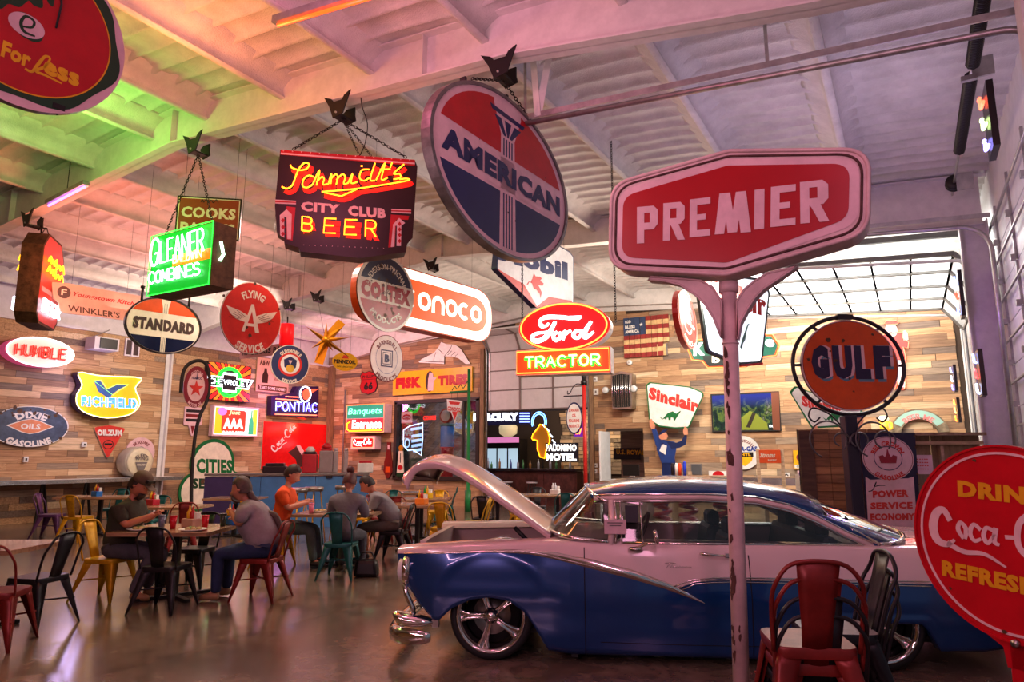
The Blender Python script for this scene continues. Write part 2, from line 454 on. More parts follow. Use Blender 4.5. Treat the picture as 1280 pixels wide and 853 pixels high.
def tubes(mb, txt, cx, cz, w, h, r, m, y, gap=.35, shear=0, double=0, narrow=('I',), rise=0, n=5):
 ws = [(.35 if c in narrow else (.6 if c == ' ' else 1.0)) for c in txt]
 tot = sum(ws) + gap * (len(txt) - 1); u = w / tot; x = cx - w / 2
 for c, k in zip(txt, ws):
  for st in SF.get(c, []):
   for d in ((0,) if not double else (-double, double)):
    P = []
    for (a, b) in st:
     X = x + (a if c not in narrow else .5) * k * u; Z = cz - h / 2 + b * h + rise * (X - cx)
     P.append((X + shear * (Z - cz) + d, y, Z + d * .5))
    mb.tube(P, r, m, n)
  x += (k + gap) * u
def stroke(mb, pts, r, m, y, n=5, k=5, ox=0, oz=0, sc=1):
 P = crom([(p[0] * sc + ox, y, p[1] * sc + oz) for p in pts], k); mb.tube(P, r, m, n)
def outline(mb, P, r, m, y, n=5): mb.tube([(x, y, z) for x, z in P], r, m, n, close=True)
def chain(name, a, b, parent=None, link=.05, r=.005, m=None):
 """a chain of real links between two points, one mesh"""
 a = Vector(a); b = Vector(b); d = b - a; N = max(1, int(d.length / (link * .72))); mb = MB()
 t = d.normalized(); x = t.orthogonal().normalized(); z = t.cross(x)
 for i in range(N):
  c = a + d * ((i + .5) / N); q = x if i % 2 else z; P = []
  for k in range(8):
   g = 2 * math.pi * k / 8; P.append(c + t * (math.cos(g) * link * .5) + q * (math.sin(g) * link * .28))
  mb.tube(P, r, m or M_CHAIN, 4, close=True)
 return mb.build(name, parent)
M_CHAIN = mat('chain_steel', (.03, .025, .025), .5, .7)
# ================================================================== the building
random.seed(11)
M_WHITE = mat('white_foam', (.74, .70, .68), .85, bump=.5, bs=60, var=.12, vs=3)
M_BEAM = mat('beam_white', (.76, .72, .70), .6, bump=.12, bs=30, var=.08)
M_STEELW = mat('panel_white', (.78, .76, .76), .45, var=.06)
M_GALV = mat('galvanised', (.45, .44, .44), .4, .8, var=.2)
M_BLACK = mat('black_metal', (.02, .018, .018), .45, .5, var=0)
M_BLK = mat('black_matt', (.015, .013, .013), .7, var=0)
def floor_mat():
 m = mat('floor_concrete', (.21, .15, .108), .2, var=.32, vs=.9, rvar=.09, bump=.05, bs=9)
 nt = m.node_tree; b = nt.nodes['Principled BSDF']; L = nt.links
 src = b.inputs['Base Color'].links[0].from_socket
 tc = nt.nodes.new('ShaderNodeTexCoord'); n = nt.nodes.new('ShaderNodeTexNoise'); n.inputs['Scale'].default_value = 5; n.inputs['Detail'].default_value = 8
 n.inputs['Distortion'].default_value = 1.2
 L.new(tc.outputs['Object'], n.inputs['Vector'])
 mr = nt.nodes.new('ShaderNodeMapRange'); mr.inputs[1].default_value = .3; mr.inputs[2].default_value = .75; mr.inputs[3].default_value = .62; mr.inputs[4].default_value = 1.3
 L.new(n.outputs['Fac'], mr.inputs[0])
 mx = nt.nodes.new('ShaderNodeVectorMath'); mx.operation = 'SCALE'; L.new(src, mx.inputs[0]); L.new(mr.outputs[0], mx.inputs['Scale'])
 L.new(mx.outputs[0], b.inputs['Base Color'])
 b.inputs['Coat Weight'].default_value = .35; b.inputs['Coat Roughness'].default_value = .16
 return m
M_FLOOR = floor_mat()
M_JOINT = mat('floor_joint', (.035, .025, .02), .6, var=0)
mb = MB(); xs = [-19, -14, -9.6, -5.2, -.9, 3.5]; ys = [-7, -2.4, 2.6, 5.9, 9.4, 13.0, 16.6, 18.6]
for i in range(len(xs) - 1):
 for j in range(len(ys) - 1):
  g = .006; mb.box(((xs[i] + xs[i + 1]) / 2, (ys[j] + ys[j + 1]) / 2, -.05), (xs[i + 1] - xs[i] - g, ys[j + 1] - ys[j] - g, .1), M_FLOOR)
mb.box((-7.7, 5.8, -.12), (24, 27, .08), M_JOINT)
mb.box((-10, 22, -.05), (18, 6.9, .1), M_FLOOR)
struct(mb, 'floor')
mb = MB(); PUR = [-18 + 1.5 * k + .05 for k in range(13)]
PUR = [-17.7, -16.2, -14.7, -13.7, -12.2, -10.7, -9.2, -8.0, -6.5, -5.04, -3.5, -2.0, -.5]
def rib(Y):
 u = (Y / .3048) % 1.0; a = min(u, 1 - u)
 return -.045 * max(0, 1 - (a / .15) ** 2)
ny = 330; y0_, y1_ = -6.6, 18.6
ys_ = []
k0 = int(y0_ / .3048) - 1
yy = k0 * .3048
while yy < y1_:
 for f in (0, .09, .18, .5, .82, .91): ys_.append(yy + f * .3048)
 yy += .3048
xs_ = sorted(set([XL - .3, RIDGE, XR + .5] + [round(XL - .3 + k * .24, 3) for k in range(84) if XL - .3 + k * .24 < XR + .4]))
rows = []
for X in xs_:
 d = min(X - p for p in PUR if X - p > -.001) if X > PUR[0] else 1
 dl = min([abs(X - p) for p in PUR])
 foam = -.10 * math.exp(-((dl / .16) ** 2))
 rows.append([(X, Y, deck(X) + rib(Y) * (1 - .8 * math.exp(-((dl / .2) ** 2))) + foam + .018 * noise.noise(Vector((X * 1.7, Y * 2.3, 0))) + .008 * noise.noise(Vector((X * 6, Y * 7, 3)))) for Y in ys_])
mb.grid(rows, M_WHITE)
mb.add([(XL - .4, -7, 6.9), (XR + .5, -7, 6.9), (XR + .5, 19, 6.9), (XL - .4, 19, 6.9)], [(0, 1, 2, 3)], M_WHITE)
struct(mb, 'ceiling')
for X in PUR:
 mb = MB(); z = deck(X); P = []
 sgn = 1 if X > RIDGE else -1
 for i in range(100):
  Y = -6.6 + i * .254; n_ = noise.noise(Vector((X, Y * 1.5, 7))) * .02; n2 = noise.noise(Vector((X * 3, Y * 6, 2))) * .008
  P.append([(X + .02, Y, z - .30), (X + .09, Y, z - .295), (X + .095, Y, z - .275), (X + .035, Y, z - .262), (X + .05 + n2, Y, z - .16), (X + .14 + n_, Y, z - .09 + n2), (X + .30 + n_ * 2, Y, z - .02 + n2),
                  (X + .31, Y, z + .03), (X - .28, Y, z + .03), (X - .2 + n_, Y, z - .03 + n2), (X - .06 + n2, Y, z - .12 + n_), (X - .005, Y, z - .20), (X, Y, z - .29)])
 mb.grid(P, M_WHITE, close=True)
 struct(mb, 'trim_purlin')
def bot(X):
 k = [(-18.2, 4.7), (-17, 4.95), (-15, 5.30), (RIDGE, 5.87), (-3.2, 5.50), (-.4, 5.06), (.9, 4.93), (1.3, 4.93)]
 for a, b in zip(k, k[1:]):
  if a[0] <= X <= b[0]: return a[1] + (b[1] - a[1]) * (X - a[0]) / (b[0] - a[0])
 return 5
def frame(Y, name, up=0.0):
 mb = MB(); xs = [-18.2, -17, -15, RIDGE, -3.2, -.4, .9, 1.2]
 for a, b in zip(xs, xs[1:]):
  za, zb = bot(a) + up, bot(b) + up; ta, tb = deck(a) - .02, deck(b) - .02
  for w, (l1, l2, h1, h2) in ((.012, (za, zb, ta, tb)), (.2, (za, zb, za + .02, zb + .02)), (.2, (ta - .02, tb - .02, ta, tb))):
   vs = [(a, Y - w / 2, l1), (b, Y - w / 2, l2), (b, Y - w / 2, h2), (a, Y - w / 2, h1), (a, Y + w / 2, l1), (b, Y + w / 2, l2), (b, Y + w / 2, h2), (a, Y + w / 2, h1)]
   mb.add(vs, [(0, 1, 2, 3), (7, 6, 5, 4), (0, 4, 5, 1), (3, 2, 6, 7), (0, 3, 7, 4), (1, 5, 6, 2)], M_BEAM)
 for X in (-13, RIDGE, -4.2):
  mb.box((X, Y, (bot(X) + up + deck(X)) / 2), (.012, .18, deck(X) - bot(X) - up - .04), M_BEAM)
 return struct(mb, name)
frame(5.43, 'trim_rafter'); frame(11.85, 'trim_rafter'); frame(18.12, 'trim_rafter', .05); frame(-.97, 'trim_rafter')
def column(X, Y, s, name, top, m=None):
 m = m or M_BEAM; mb = MB(); d = .34
 mb.box((X, Y, top / 2), (.02, .22, top), m); mb.box((X + s * d, Y, top / 2), (.02, .22, top), m)
 mb.box((X + s * d / 2, Y, top / 2), (d, .012, top), m)
 mb.box((X + s * d / 2, Y, .01), (d + .1, .3, .02), m)
 return struct(mb, name)
for Y in (-.97, 5.43, 11.85): column(.9, Y, 1, 'trim_column', 5.0)
for Y in (-.97, 5.43, 11.85): column(XL + .03 if Y < 11 else XL + .05, Y, -.4 if Y > 11 else -.4, 'trim_column', 5.3)
# ------------------------------------------------------------------ plank walls
PLK = []
for k, (c, c2) in enumerate([((.50, .30, .16), (.34, .18, .09)), ((.60, .39, .22), (.42, .25, .13)), ((.40, .22, .115), (.26, .13, .065)), ((.66, .46, .28), (.50, .31, .17)),
                             ((.28, .16, .09), (.17, .09, .05)), ((.22, .15, .11), (.12, .08, .06)), ((.36, .25, .17), (.20, .14, .10)), ((.55, .33, .17), (.30, .15, .07)), ((.70, .52, .34), (.52, .35, .2)), ((.47, .27, .14), (.33, .17, .085))]):
 PLK.append(mat('pallet_wood_%d' % k, c, .7, var=.3, vs=3.5, col2=c2, bump=.15, bs=30, stretch=(.6, 6, 9)))
_plk = {}
PH = .155
def plank_mesh(Lq, m, d):
 k = (Lq, m, d)
 if k not in _plk:
  b = MB(); g = .005; b.box((0, -d / 2, 0), (Lq - g, d, PH - g), PLK[m]); o = b.build('plank'); _plk[k] = o.data; bpy.data.objects.remove(o)
 return _plk[k]
WT = [7, 5, 6, 3, 5, 4, 4, 5, 2, 6]
def plank_wall(parent, rz, org, length, top, openings, near_end, limit=300, seed=1, darker=0):
 """courses of boards, u runs 0..length; top(u) height; openings (u0,u1,z0,z1)"""
 rnd = random.Random(seed); lst = []
 row = 0; z = 0
 while z < 6:
  u = -rnd.random() * .7
  while u < length:
   L_ = rnd.choice([.5, .65, .8, .95, 1.1, 1.25]); a, b = max(u, 0), min(u + L_, length); u += L_
   segs = [(a, b)]
   for (o0, o1, p0, p1) in openings:
    if z + PH > p0 + .02 and z + .03 < p1:
     ns = []
     for s0, s1 in segs:
      if s1 <= o0 or s0 >= o1: ns.append((s0, s1)); continue
      if s0 < o0: ns.append((s0, o0))
      if s1 > o1: ns.append((o1, s1))
     segs = ns
   for s0, s1 in segs:
    if s1 - s0 < .06 or z + PH > top((s0 + s1) / 2) + .06: continue
    lst.append((s0, s1, z, rnd.choices(range(10), WT)[0], rnd.choice([.016, .02, .026])))
  z += PH; row += 1
 lst.sort(key=lambda q: near_end(q[0], q[2]))
 stuff = MB(); c, s_ = math.cos(rz), math.sin(rz); n = 0
 for s0, s1, z, m, d in lst:
  L_ = s1 - s0; um = (s0 + s1) / 2
  x, y = org[0] + c * um, org[1] + s_ * um
  if n < limit:
   Lq = round(L_ / .05) * .05; Lq = max(Lq, .05)
   o = bpy.data.objects.new('plank', plank_mesh(round(min(Lq, L_ + .02), 3), m, d)); COL.objects.link(o)
   o.location = (x, y, z + PH / 2); o.rotation_euler = (0, 0, rz); o.parent = parent; n += 1
  else:
   stuff.M = Matrix.Translation((x, y, z + PH / 2)) @ Matrix.Rotation(rz, 4, 'Z')
   g = .005; stuff.box((0, -d / 2, 0), (L_ - g, d, PH - g), PLK[m])
 if stuff.v:
  o = stuff.build('plank_cladding', parent); o['kind'] = 'stuff'
M_BACKING = mat('backing_board', (.05, .03, .02), .9, var=0)
mb = MB(); mb.box((XL - .03, 5.9, 2.38), (.05, 25, 4.76), M_BACKING)
wl = struct(mb, 'wall_left')
plank_wall(wl, R(90), (XL - .004, -6, 0), 24.27, lambda u: 4.75, [], lambda u, z: 0 if (u > 13 and z > .5) else 50 - u, 300, 3)
mb = MB(); M_PINKW = mat('liner_white', (.74, .68, .72), .6, var=.08, bump=.1)
mb.box((XL - .10, 5.9, 5.3), (.1, 25, 1.2), M_PINKW)
mb.box((XL + .0, 5.9, 4.79), (.16, 25, .06), M_PINKW)
struct(mb, 'wall_left_upper')
OPEN = [(-15.05, -11.75, .85, 3.36), (-11.47, -7.98, 0, 4.95), (-7.45, -6.36, 0, 2.25)]
mb = MB(); M_BRK = M_BACKING
def wall_pieces(mb, x0, x1, z1, ops, y, th, m):
 cuts = sorted(set([x0, x1] + [v for o in ops for v in o[:2]]))
 for a, b in zip(cuts, cuts[1:]):
  zs = [(0, z1)]
  for o in ops:
   if o[0] <= a + 1e-6 and b <= o[1] + 1e-6:
    zs = [q for s in zs for q in ((s[0], min(s[1], o[2])), (max(s[0], o[3]), s[1])) if q[1] - q[0] > .01]
  for s0, s1 in zs: mb.box(((a + b) / 2, y, (s0 + s1) / 2), (b - a, th, s1 - s0), m)
wall_pieces(mb, XL - .1, XR + .4, 5.75, OPEN, YB + .04, .06, M_BACKING)
wb = struct(mb, 'wall_back')
plank_wall(wb, 0, (XL, YB + .004, 0), XR - XL - .02, lambda u: deck(XL + u) - .60, [(o[0] - XL, o[1] - XL, o[2], o[3]) for o in OPEN],
           lambda u, z: 0 if (u > 11.5 and z > 1.2) else (1 if 0 < u < 7 and z > 3.3 else 50 - u), 300, 5)
mb = MB()
for a, b in zip([XL, RIDGE], [RIDGE, XR + .3]):
 mb.add([(a, YB - .03, deck(a) - .62), (b, YB - .03, deck(b) - .62), (b, YB - .03, deck(b)), (a, YB - .03, deck(a)), (a, YB + .1, deck(a) - .62), (b, YB + .1, deck(b) - .62), (b, YB + .1, deck(b)), (a, YB + .1, deck(a))],
           [(0, 1, 2, 3), (7, 6, 5, 4), (0, 4, 5, 1), (3, 2, 6, 7)], M_WHITE)
struct(mb, 'wall_back_upper')
M_POSTW = mat('post_wood', (.30, .17, .09), .7, var=.3, stretch=(6, 6, .6), vs=5)
for X, Y, w, h in ((XL + .14, YB - .12, .2, 5.1), (-7.86, YB - .06, .12, 4.95), (-11.6, YB - .04, .14, 4.95)):
 mb = MB(); mb.box((X, Y, h / 2), (w, w * .8, h), M_POSTW); struct(mb, 'trim_post')
mb = MB(); mb.box((-8.6, -6.7, 3.2), (20.4, .1, 6.4), PLK[0]); struct(mb, 'wall_front')
# ------------------------------------------------------------------ white frame strips round the back-wall window
M_DKFR = mat('dark_window_frame', (.03, .018, .015), .4, var=0)
def glassm(name, tint=(1, 1, 1), a=.12):
 m = bpy.data.materials.new(name); m.use_nodes = True; nt = m.node_tree; nt.nodes.clear(); L = nt.links
 o = nt.nodes.new('ShaderNodeOutputMaterial'); t = nt.nodes.new('ShaderNodeBsdfTransparent'); g = nt.nodes.new('ShaderNodeBsdfGlossy')
 t.inputs[0].default_value = tuple(tint) + (1,); g.inputs['Roughness'].default_value = .03
 mx = nt.nodes.new('ShaderNodeMixShader'); f = nt.nodes.new('ShaderNodeFresnel'); f.inputs[0].default_value = 1.45
 ml = nt.nodes.new('ShaderNodeMath'); ml.operation = 'ADD'; ml.inputs[1].default_value = a * .3; ml.use_clamp = True
 L.new(f.outputs[0], ml.inputs[0]); L.new(ml.outputs[0], mx.inputs[0]); L.new(t.outputs[0], mx.inputs[1]); L.new(g.outputs[0], mx.inputs[2]); L.new(mx.outputs[0], o.inputs[0])
 return m
M_GLASS = glassm('window_glass', (.92, .95, .97))
x0, x1, z0, z1 = -15.05, -11.75, .85, 3.36
mb = MB(); t = .12
for c, d in ((((x0 + x1) / 2, z1), (x1 - x0 + t, t)), (((x0 + x1) / 2, z0), (x1 - x0 + t, t)), ((x0, (z0 + z1) / 2), (t, z1 - z0)), ((x1, (z0 + z1) / 2), (t, z1 - z0))):
 mb.box((c[0], YB - .03, c[1]), (d[0], .16, d[1]), M_DKFR)
mb.box((-12.35, YB - .0, (z0 + z1) / 2), (.06, .08, z1 - z0), M_DKFR)
w1 = struct(mb, 'window_1')
mb = MB(); mb.box(((x0 + x1) / 2, YB + .03, (z0 + z1) / 2), (x1 - x0, .006, z1 - z0), M_GLASS); mb.build('pane', w1)
# ------------------------------------------------------------------ overhead door in the back wall, half raised
M_DOORW = mat('door_panel_white', (.70, .64, .66), .45, var=.05)
M_SEAM = mat('door_seam', (.22, .16, .15), .6, var=0)
d1 = root('door_1', None, None); d1['kind'] = 'structure'
bx0, bx1 = -11.40, -8.0; secs = []
z = 2.95
while z < 4.6: secs.append(((YB + .02, z), (YB + .02, z + .62))); z += .62
secs.append(((YB + .02, z), (YB - .30, z + .50))); secs.append(((YB - .30, z + .50), (YB - .90, z + .56)))
for (ya, za), (yb, zb) in secs:
 mb = MB(); n = 3; w = (bx1 - bx0) / n
 dy, dz = yb - ya, zb - za; L_ = math.hypot(dy, dz); tilt = math.atan2(-dy, dz)
 M = Matrix.Translation(((bx0 + bx1) / 2, (ya + yb) / 2, (za + zb) / 2)) @ Matrix.Rotation(tilt, 4, 'X')
 mb.M = M; mb.box((0, 0, 0), (bx1 - bx0, .045, L_ - .012), M_DOORW)
 mb.box((0, -.026, -L_ / 2 + .018), (bx1 - bx0, .012, .03), M_SEAM)
 p = mb.build('panel', d1)
 mb = MB(); mb.M = M
 for X in (-1.7 + .03, -.55, .58, 1.7 - .03): mb.box((X, -.035, 0), (.055, .03, L_ - .02), M_SEAM if abs(X) < 1 else M_GALV)
 mb.build('stile', p)
mb = MB(); mb.box(((bx0 + bx1) / 2, YB, 2.92), (bx1 - bx0, .07, .06), M_BLK); mb.build('bottom_seal', d1)
for X in (bx0 - .04, bx1 + .04):
 mb = MB(); P = [(X, YB - .07, 0), (X, YB - .07, 4.7)] + [(X, YB - .07 - .45 * (1 - math.cos(a)), 4.7 + .5 * math.sin(a)) for a in (.3, .6, .9, 1.2, 1.5)] + [(X, YB - 2.2, 5.25)]
 mb.tube(P, .028, M_GALV, 5); mb.build('track', d1)
mb = MB(); mb.tube([(-8.15, YB - .12, 5.42), (-11.3, YB - .12, 5.42)], .03, M_GALV); mb.build('torsion_tube', d1)
# ------------------------------------------------------------------ rooms seen through the openings
M_BRICK = mat('stack_stone', (.30, .22, .14), .8, var=.4, vs=7, col2=(.12, .08, .05))
M_SLANT = mat('slanted_boards', (.25, .22, .20), .7, var=.4, vs=4, col2=(.08, .07, .06), stretch=(.5, 6, 6))
mb = MB()
mb.box((-10, 24.2, 2.2), (18, .1, 4.6), M_BACKING); mb.box((-10, 21.35, 4.35), (18, 5.7, .1), M_BLK)
mb.box((-18.6, 21.35, 2.2), (.1, 5.7, 4.5), M_BACKING); mb.box((-5.0, 21.35, 2.2), (.1, 5.7, 4.5), M_BACKING)
bw = struct(mb, 'wall_bar_room')
rnd = random.Random(4); z = .9; k = 0
mb = MB()
while z < 4.2:
 X = -11.5 - rnd.random() * .3
 while X < -5.1:
  w = rnd.choice([.3, .42, .55]); d = rnd.choice([.03, .05, .07])
  mb.box((X + w / 2, 24.13 - d / 2, z + .07), (w - .012, d, .13), rnd.choice([M_BRICK, PLK[6], PLK[1], M_BRICK, PLK[3]])); X += w
 z += .145
o = mb.build('stone', bw); o['kind'] = 'stuff'
mb = MB()
mb.M = Matrix.Translation((-15.9, 20.9, 1.8)) @ Matrix.Rotation(R(-42), 4, 'Y')
for i in range(-9, 10): mb.box((0, rnd.random() * .02, i * .2), (4.2, .03, .19), rnd.choice([M_SLANT, PLK[5], PLK[6], M_SLANT]))
o = mb.build('diagonal_board', bw); o['kind'] = 'stuff'
# ------------------------------------------------------------------ right wall: overhead doors, tracks, springs
mb = MB(); mb.box((XR + .24, 5.6, 5.75), (.06, 25, 1.7), M_STEELW)
for y0, y1 in ((-6.7, -.8), (5.2, 5.75), (11.25, 12.3), (17.9, 18.6)): mb.box((XR + .24, (y0 + y1) / 2, 2.5), (.06, y1 - y0, 5.0), M_STEELW)
struct(mb, 'wall_right')
d2 = root('door_2', None, None); d2['kind'] = 'structure'
z = 0; k = 0
while z < 4.8:
 mb = MB(); mb.box((XR + .22, 8.5, z + .28), (.045, 5.5, .545), M_STEELW); p = mb.build('panel', d2)
 for Y in (5.8, 7.15, 8.5, 9.85, 11.2):
  mb = MB(); mb.box((XR + .185, Y, z + .28), (.03, .05, .54), M_GALV); mb.build('stile', p)
 mb = MB(); mb.tube([(XR + .14, 5.75, z + .30), (XR + .14, 11.25, z + .30)], .018, M_GALV, 5)
 for Y in (5.8, 7.15, 8.5, 9.85, 11.2): mb.box((XR + .15, Y, z + .03), (.05, .09, .07), M_GALV)
 mb.build('strut', p); z += .555
def door_track(Y, parent, sx=1):
 mb = MB(); r = .38; X = XR + .07; P = [(X, Y, 0), (X, Y, 4.3)]
 P += [(X - r * (1 - math.cos(a)), Y, 4.3 + r * math.sin(a)) for a in [R(10 * k) for k in range(1, 10)]]
 P += [(X - 4.4, Y, 4.98)]
 mb.tube(P, .03, M_GALV, 6); return mb.build('track', parent)
def angle(Y, parent):
 mb = MB(); a = (XR + .1, Y + .02, 4.80); b = (-3.4, Y + .02, 5.07); mb.bar(a, b, .012, .06, M_GALV); mb.bar((a[0], a[1] + .03, a[2] + .03), (b[0], b[1] + .03, b[2] + .03), .06, .008, M_GALV)
 for X in (-3.2, -.8): mb.bar((X, Y + .02, deck(X) - .1), (X, Y + .02, 4.86 - .06 * X), .03, .008, M_GALV)
 return mb.build('track_angle', parent)
for Y in (5.8, 10.9): door_track(Y, d2); angle(Y, d2)
mb = MB(); mb.bar((-3.05, 5.82, 5.03), (-3.12, 5.82, 5.95), .02, .07, M_BEAM); mb.bar((-3.05, 5.82, 5.03), (-2.92, 5.9, 5.9), .02, .07, M_BEAM); mb.build('track_bracket', d2)
mb = MB(); mb.tube([(.83, 5.6, 5.32), (.83, 11.4, 5.32)], .017, M_GALV); mb.build('torsion_tube', d2)
for y0, y1 in ((5.9, 7.5), (7.75, 9.7)):
 mb = MB(); N = int((y1 - y0) / .03); P = []
 for i in range(N * 8 + 1): a = R(45 * i); P.append((.83 + .055 * math.cos(a), y0 + (y1 - y0) * i / (N * 8), 5.32 + .055 * math.sin(a)))
 mb.tube(P, .011, M_BLACK, 4); mb.tube([(.83, y0, 5.32), (.83, y1, 5.32)], .046, M_BLACK, 10); mb.build('torsion_spring', d2)
for Y in (5.72, 10.9):
 mb = MB(); M = Matrix.Rotation(R(90), 4, 'X')
 mb.lathe([(.03, -.05), (.11, -.045), (.11, -.03), (.085, -.02), (.085, .03), (.11, .035), (.11, .05), (.03, .05)], M_BLACK, 20, (.83, Y, 5.32), M)
 mb.box((.95, Y - .08, 5.30), (.2, .02, .24), M_GALV); mb.build('cable_drum', d2)
mb = MB(); mb.box((.92, 7.62, 5.33), (.18, .03, .2), M_GALV); mb.box((.80, 7.62, 5.24), (.14, .05, .05), M_GALV); mb.build('spring_bracket', d2)
M_DFR = mat('door_frame_grey', (.16, .15, .14), .6, var=.1)
d3 = root('door_3', None, None); d3['kind'] = 'structure'
M_FROST = bpy.data.materials.new('frosted_pane'); M_FROST.use_nodes = True
nt = M_FROST.node_tree; nt.nodes.clear(); o_ = nt.nodes.new('ShaderNodeOutputMaterial'); tr = nt.nodes.new('ShaderNodeBsdfTranslucent'); df = nt.nodes.new('ShaderNodeBsdfDiffuse'); mx = nt.nodes.new('ShaderNodeMixShader')
tr.inputs[0].default_value = (.95, .97, .95, 1); df.inputs[0].default_value = (.9, .92, .9, 1); mx.inputs[0].default_value = .6
nt.links.new(df.outputs[0], mx.inputs[1]); nt.links.new(tr.outputs[0], mx.inputs[2]); nt.links.new(mx.outputs[0], o_.inputs[0])
ya, yb = 12.75, 17.55; n = 4
secs = [((1.22, 4.30), (.86, 4.80))]; X = .86; z = 4.80
for k in range(7): secs.append(((X, z), (X - .60, z + .035))); X -= .60; z += .035
for (xa, za), (xb, zb) in secs:
 f = MB(); v = Vector((xb - xa, 0, zb - za)); L_ = v.length; v.normalize()
 f.bar((xa, ya, za), (xa, yb, za), .035, .045, M_DFR); f.bar((xb, ya, zb), (xb, yb, zb), .035, .045, M_DFR)
 for k in range(n + 1):
  Y = ya + (yb - ya) * k / n; f.bar((xa, Y, za - .015), (xb, Y, zb - .015), .085, .07, M_DFR)
 fo = f.build('door_section', d3)
 for k in range(n):
  g = MB(); Y0 = ya + (yb - ya) * k / n + .02; Y1 = ya + (yb - ya) * (k + 1) / n - .02
  a = Vector((xa, 0, za)) + v * .02; b = Vector((xb, 0, zb)) - v * .02
  g.add([(a.x, Y0, a.z), (a.x, Y1, a.z), (b.x, Y1, b.z), (b.x, Y0, b.z)], [(0, 1, 2, 3)], M_FROST); g.build('pane', fo)
for Y in (ya - .08, yb + .08):
 mb = MB(); r = .4; Xt = XR + .12; P = [(Xt, Y, 0), (Xt, Y, 4.25)] + [(Xt - r * (1 - math.cos(R(a))), Y, 4.25 + r * math.sin(R(a))) for a in range(10, 91, 10)] + [(-3.6, Y, 5.02)]
 mb.tube(P, .03, M_STEELW, 6); mb.build('track', d3)
 if Y > 15: mb = MB(); mb.tube([(Xt - .06, Y - .12, .1), (Xt - .06, Y - .12, 4.3)], .022, M_STEELW, 6); mb.build('guide_rail', d3)
for Y in (12.6,):
 mb = MB(); mb.bar((XR + .1, Y, 5.05), (-3.7, Y, 5.32), .08, .09, M_DFR); mb.build('track_angle', d3)
# ================================================================== signs hanging from the rafters
random.seed(21)
RED = paint('red', 190, 14, 26); DRED = paint('dark_red', 120, 10, 18); ORANGE = paint('orange', 226, 82, 22); CREAM = paint('cream', 238, 226, 205)
WHITE = paint('white', 240, 236, 232); NAVY = paint('navy', 22, 26, 84); BLUE = paint('blue', 24, 60, 150); GREEN = paint('green', 12, 104, 52); DGREEN = paint('dark_green', 20, 62, 34)
YEL = paint('yellow', 240, 178, 20); BLK = paint('black', 18, 14, 16); PINKW = paint('pink_white', 232, 190, 196); RUST = mat('rust_metal', (.12, .055, .03), .7, .3, var=.4, vs=9, bump=.2)
GREY = paint('grey', 120, 112, 110); BROWNP = paint('brown', 92, 44, 20); GOLD = paint('gold', 205, 140, 20, metal=.6); LRED = paint('light_red', 214, 52, 44)
CHIPS = [RUST, BLK, BROWNP]
def chips(mb, pts, y, r=.01):
 """chipped enamel: small irregular spots"""
 for (x, z, k) in pts:
  n = random.randint(5, 7); P = [(x + r * k * (.5 + random.random() * .7) * math.cos(2 * math.pi * i / n), z + r * k * (.5 + random.random() * .7) * math.sin(2 * math.pi * i / n)) for i in range(n)]
  mb.flat(P, y, CHIPS[0])
def rchips(mb, n, f, y, r=.01):
 chips(mb, [f(random.random(), random.random()) + (random.random() * 1.4 + .3,) for _ in range(n)], y, r)
def hook(px, py, Y, label, w=.36):
 p = at_Y(px, py, Y); p.z = bot(p.x) - .02
 r_ = root('beam_clamp', label, 'bracket', (p.x, Y, p.z), 0, None)
 mb = MB(); h = .22
 w *= 1.15; P = [(-w / 2, .08), (-w * .22, .03), (-w * .12, -.02), (w * .2, -.02), (w * .28, .03), (w / 2, .07), (w * .24, -h + .03), (-w * .12, -h), (-w * .28, -.06)]
 mb.plate(P, -.115, -.10, M_BLACK); mb.plate(P[2:4] + [(w * .2, -.12)] + P[6:], .10, .115, M_BLACK)
 mb.box((0, 0, -h + .03), (w * .3, .22, .02), M_BLACK); mb.build('clamp_plate', r_)
 mb = MB(); mb.cyl((0, -.13, -h + .06), (0, .13, -h + .06), .012, M_GALV); mb.build('bolt', r_)
 return Vector((p.x, Y, p.z - h + .02))
def hang(F, pts, top, link=.05, r=.005, name='chain'):
 """chains from local (x, z) points of the sign up to a world point"""
 for x, z in pts: chain(name, (x, 0, z), F.local(top), F.root, link, r)
def drop(F, pts, name='hanging_wire', r=.0025):
 """straight wires up to the roof purlins"""
 for x, z in pts:
  w_ = F.loc + F.u * x; mb = MB(); mb.tube([(x, 0, z), (x, 0, deck(w_.x) + .01 - F.loc.z)], r, M_CHAIN, 4); mb.build(name, F.root)
H1 = hook(45, 250, 5.43, 'black steel beam clamp above the eight-sided beer sign, leftmost on the near rafter')
H2 = hook(250, 167, 5.43, 'black steel beam clamp above the glowing green box sign')
H3 = hook(430, 121, 5.43, 'black steel beam clamp holding the chains of the red neon beer sign')
H4 = hook(630, 68, 5.43, 'black steel beam clamp above the large round red white and blue sign')
H5 = hook(362, 381, 11.85, 'small black beam clamp on the far rafter above the red lit cylinder, leftmost there', .34)
H6 = hook(398, 373, 11.85, 'small black beam clamp above the gold star, with a thin wire', .34)
H7 = hook(498, 350, 11.85, 'black beam clamp half hidden behind the chipped enamel oval', .34)
H8 = hook(541, 334, 11.85, 'small black beam clamp on the far rafter above the orange pill-shaped sign', .34)
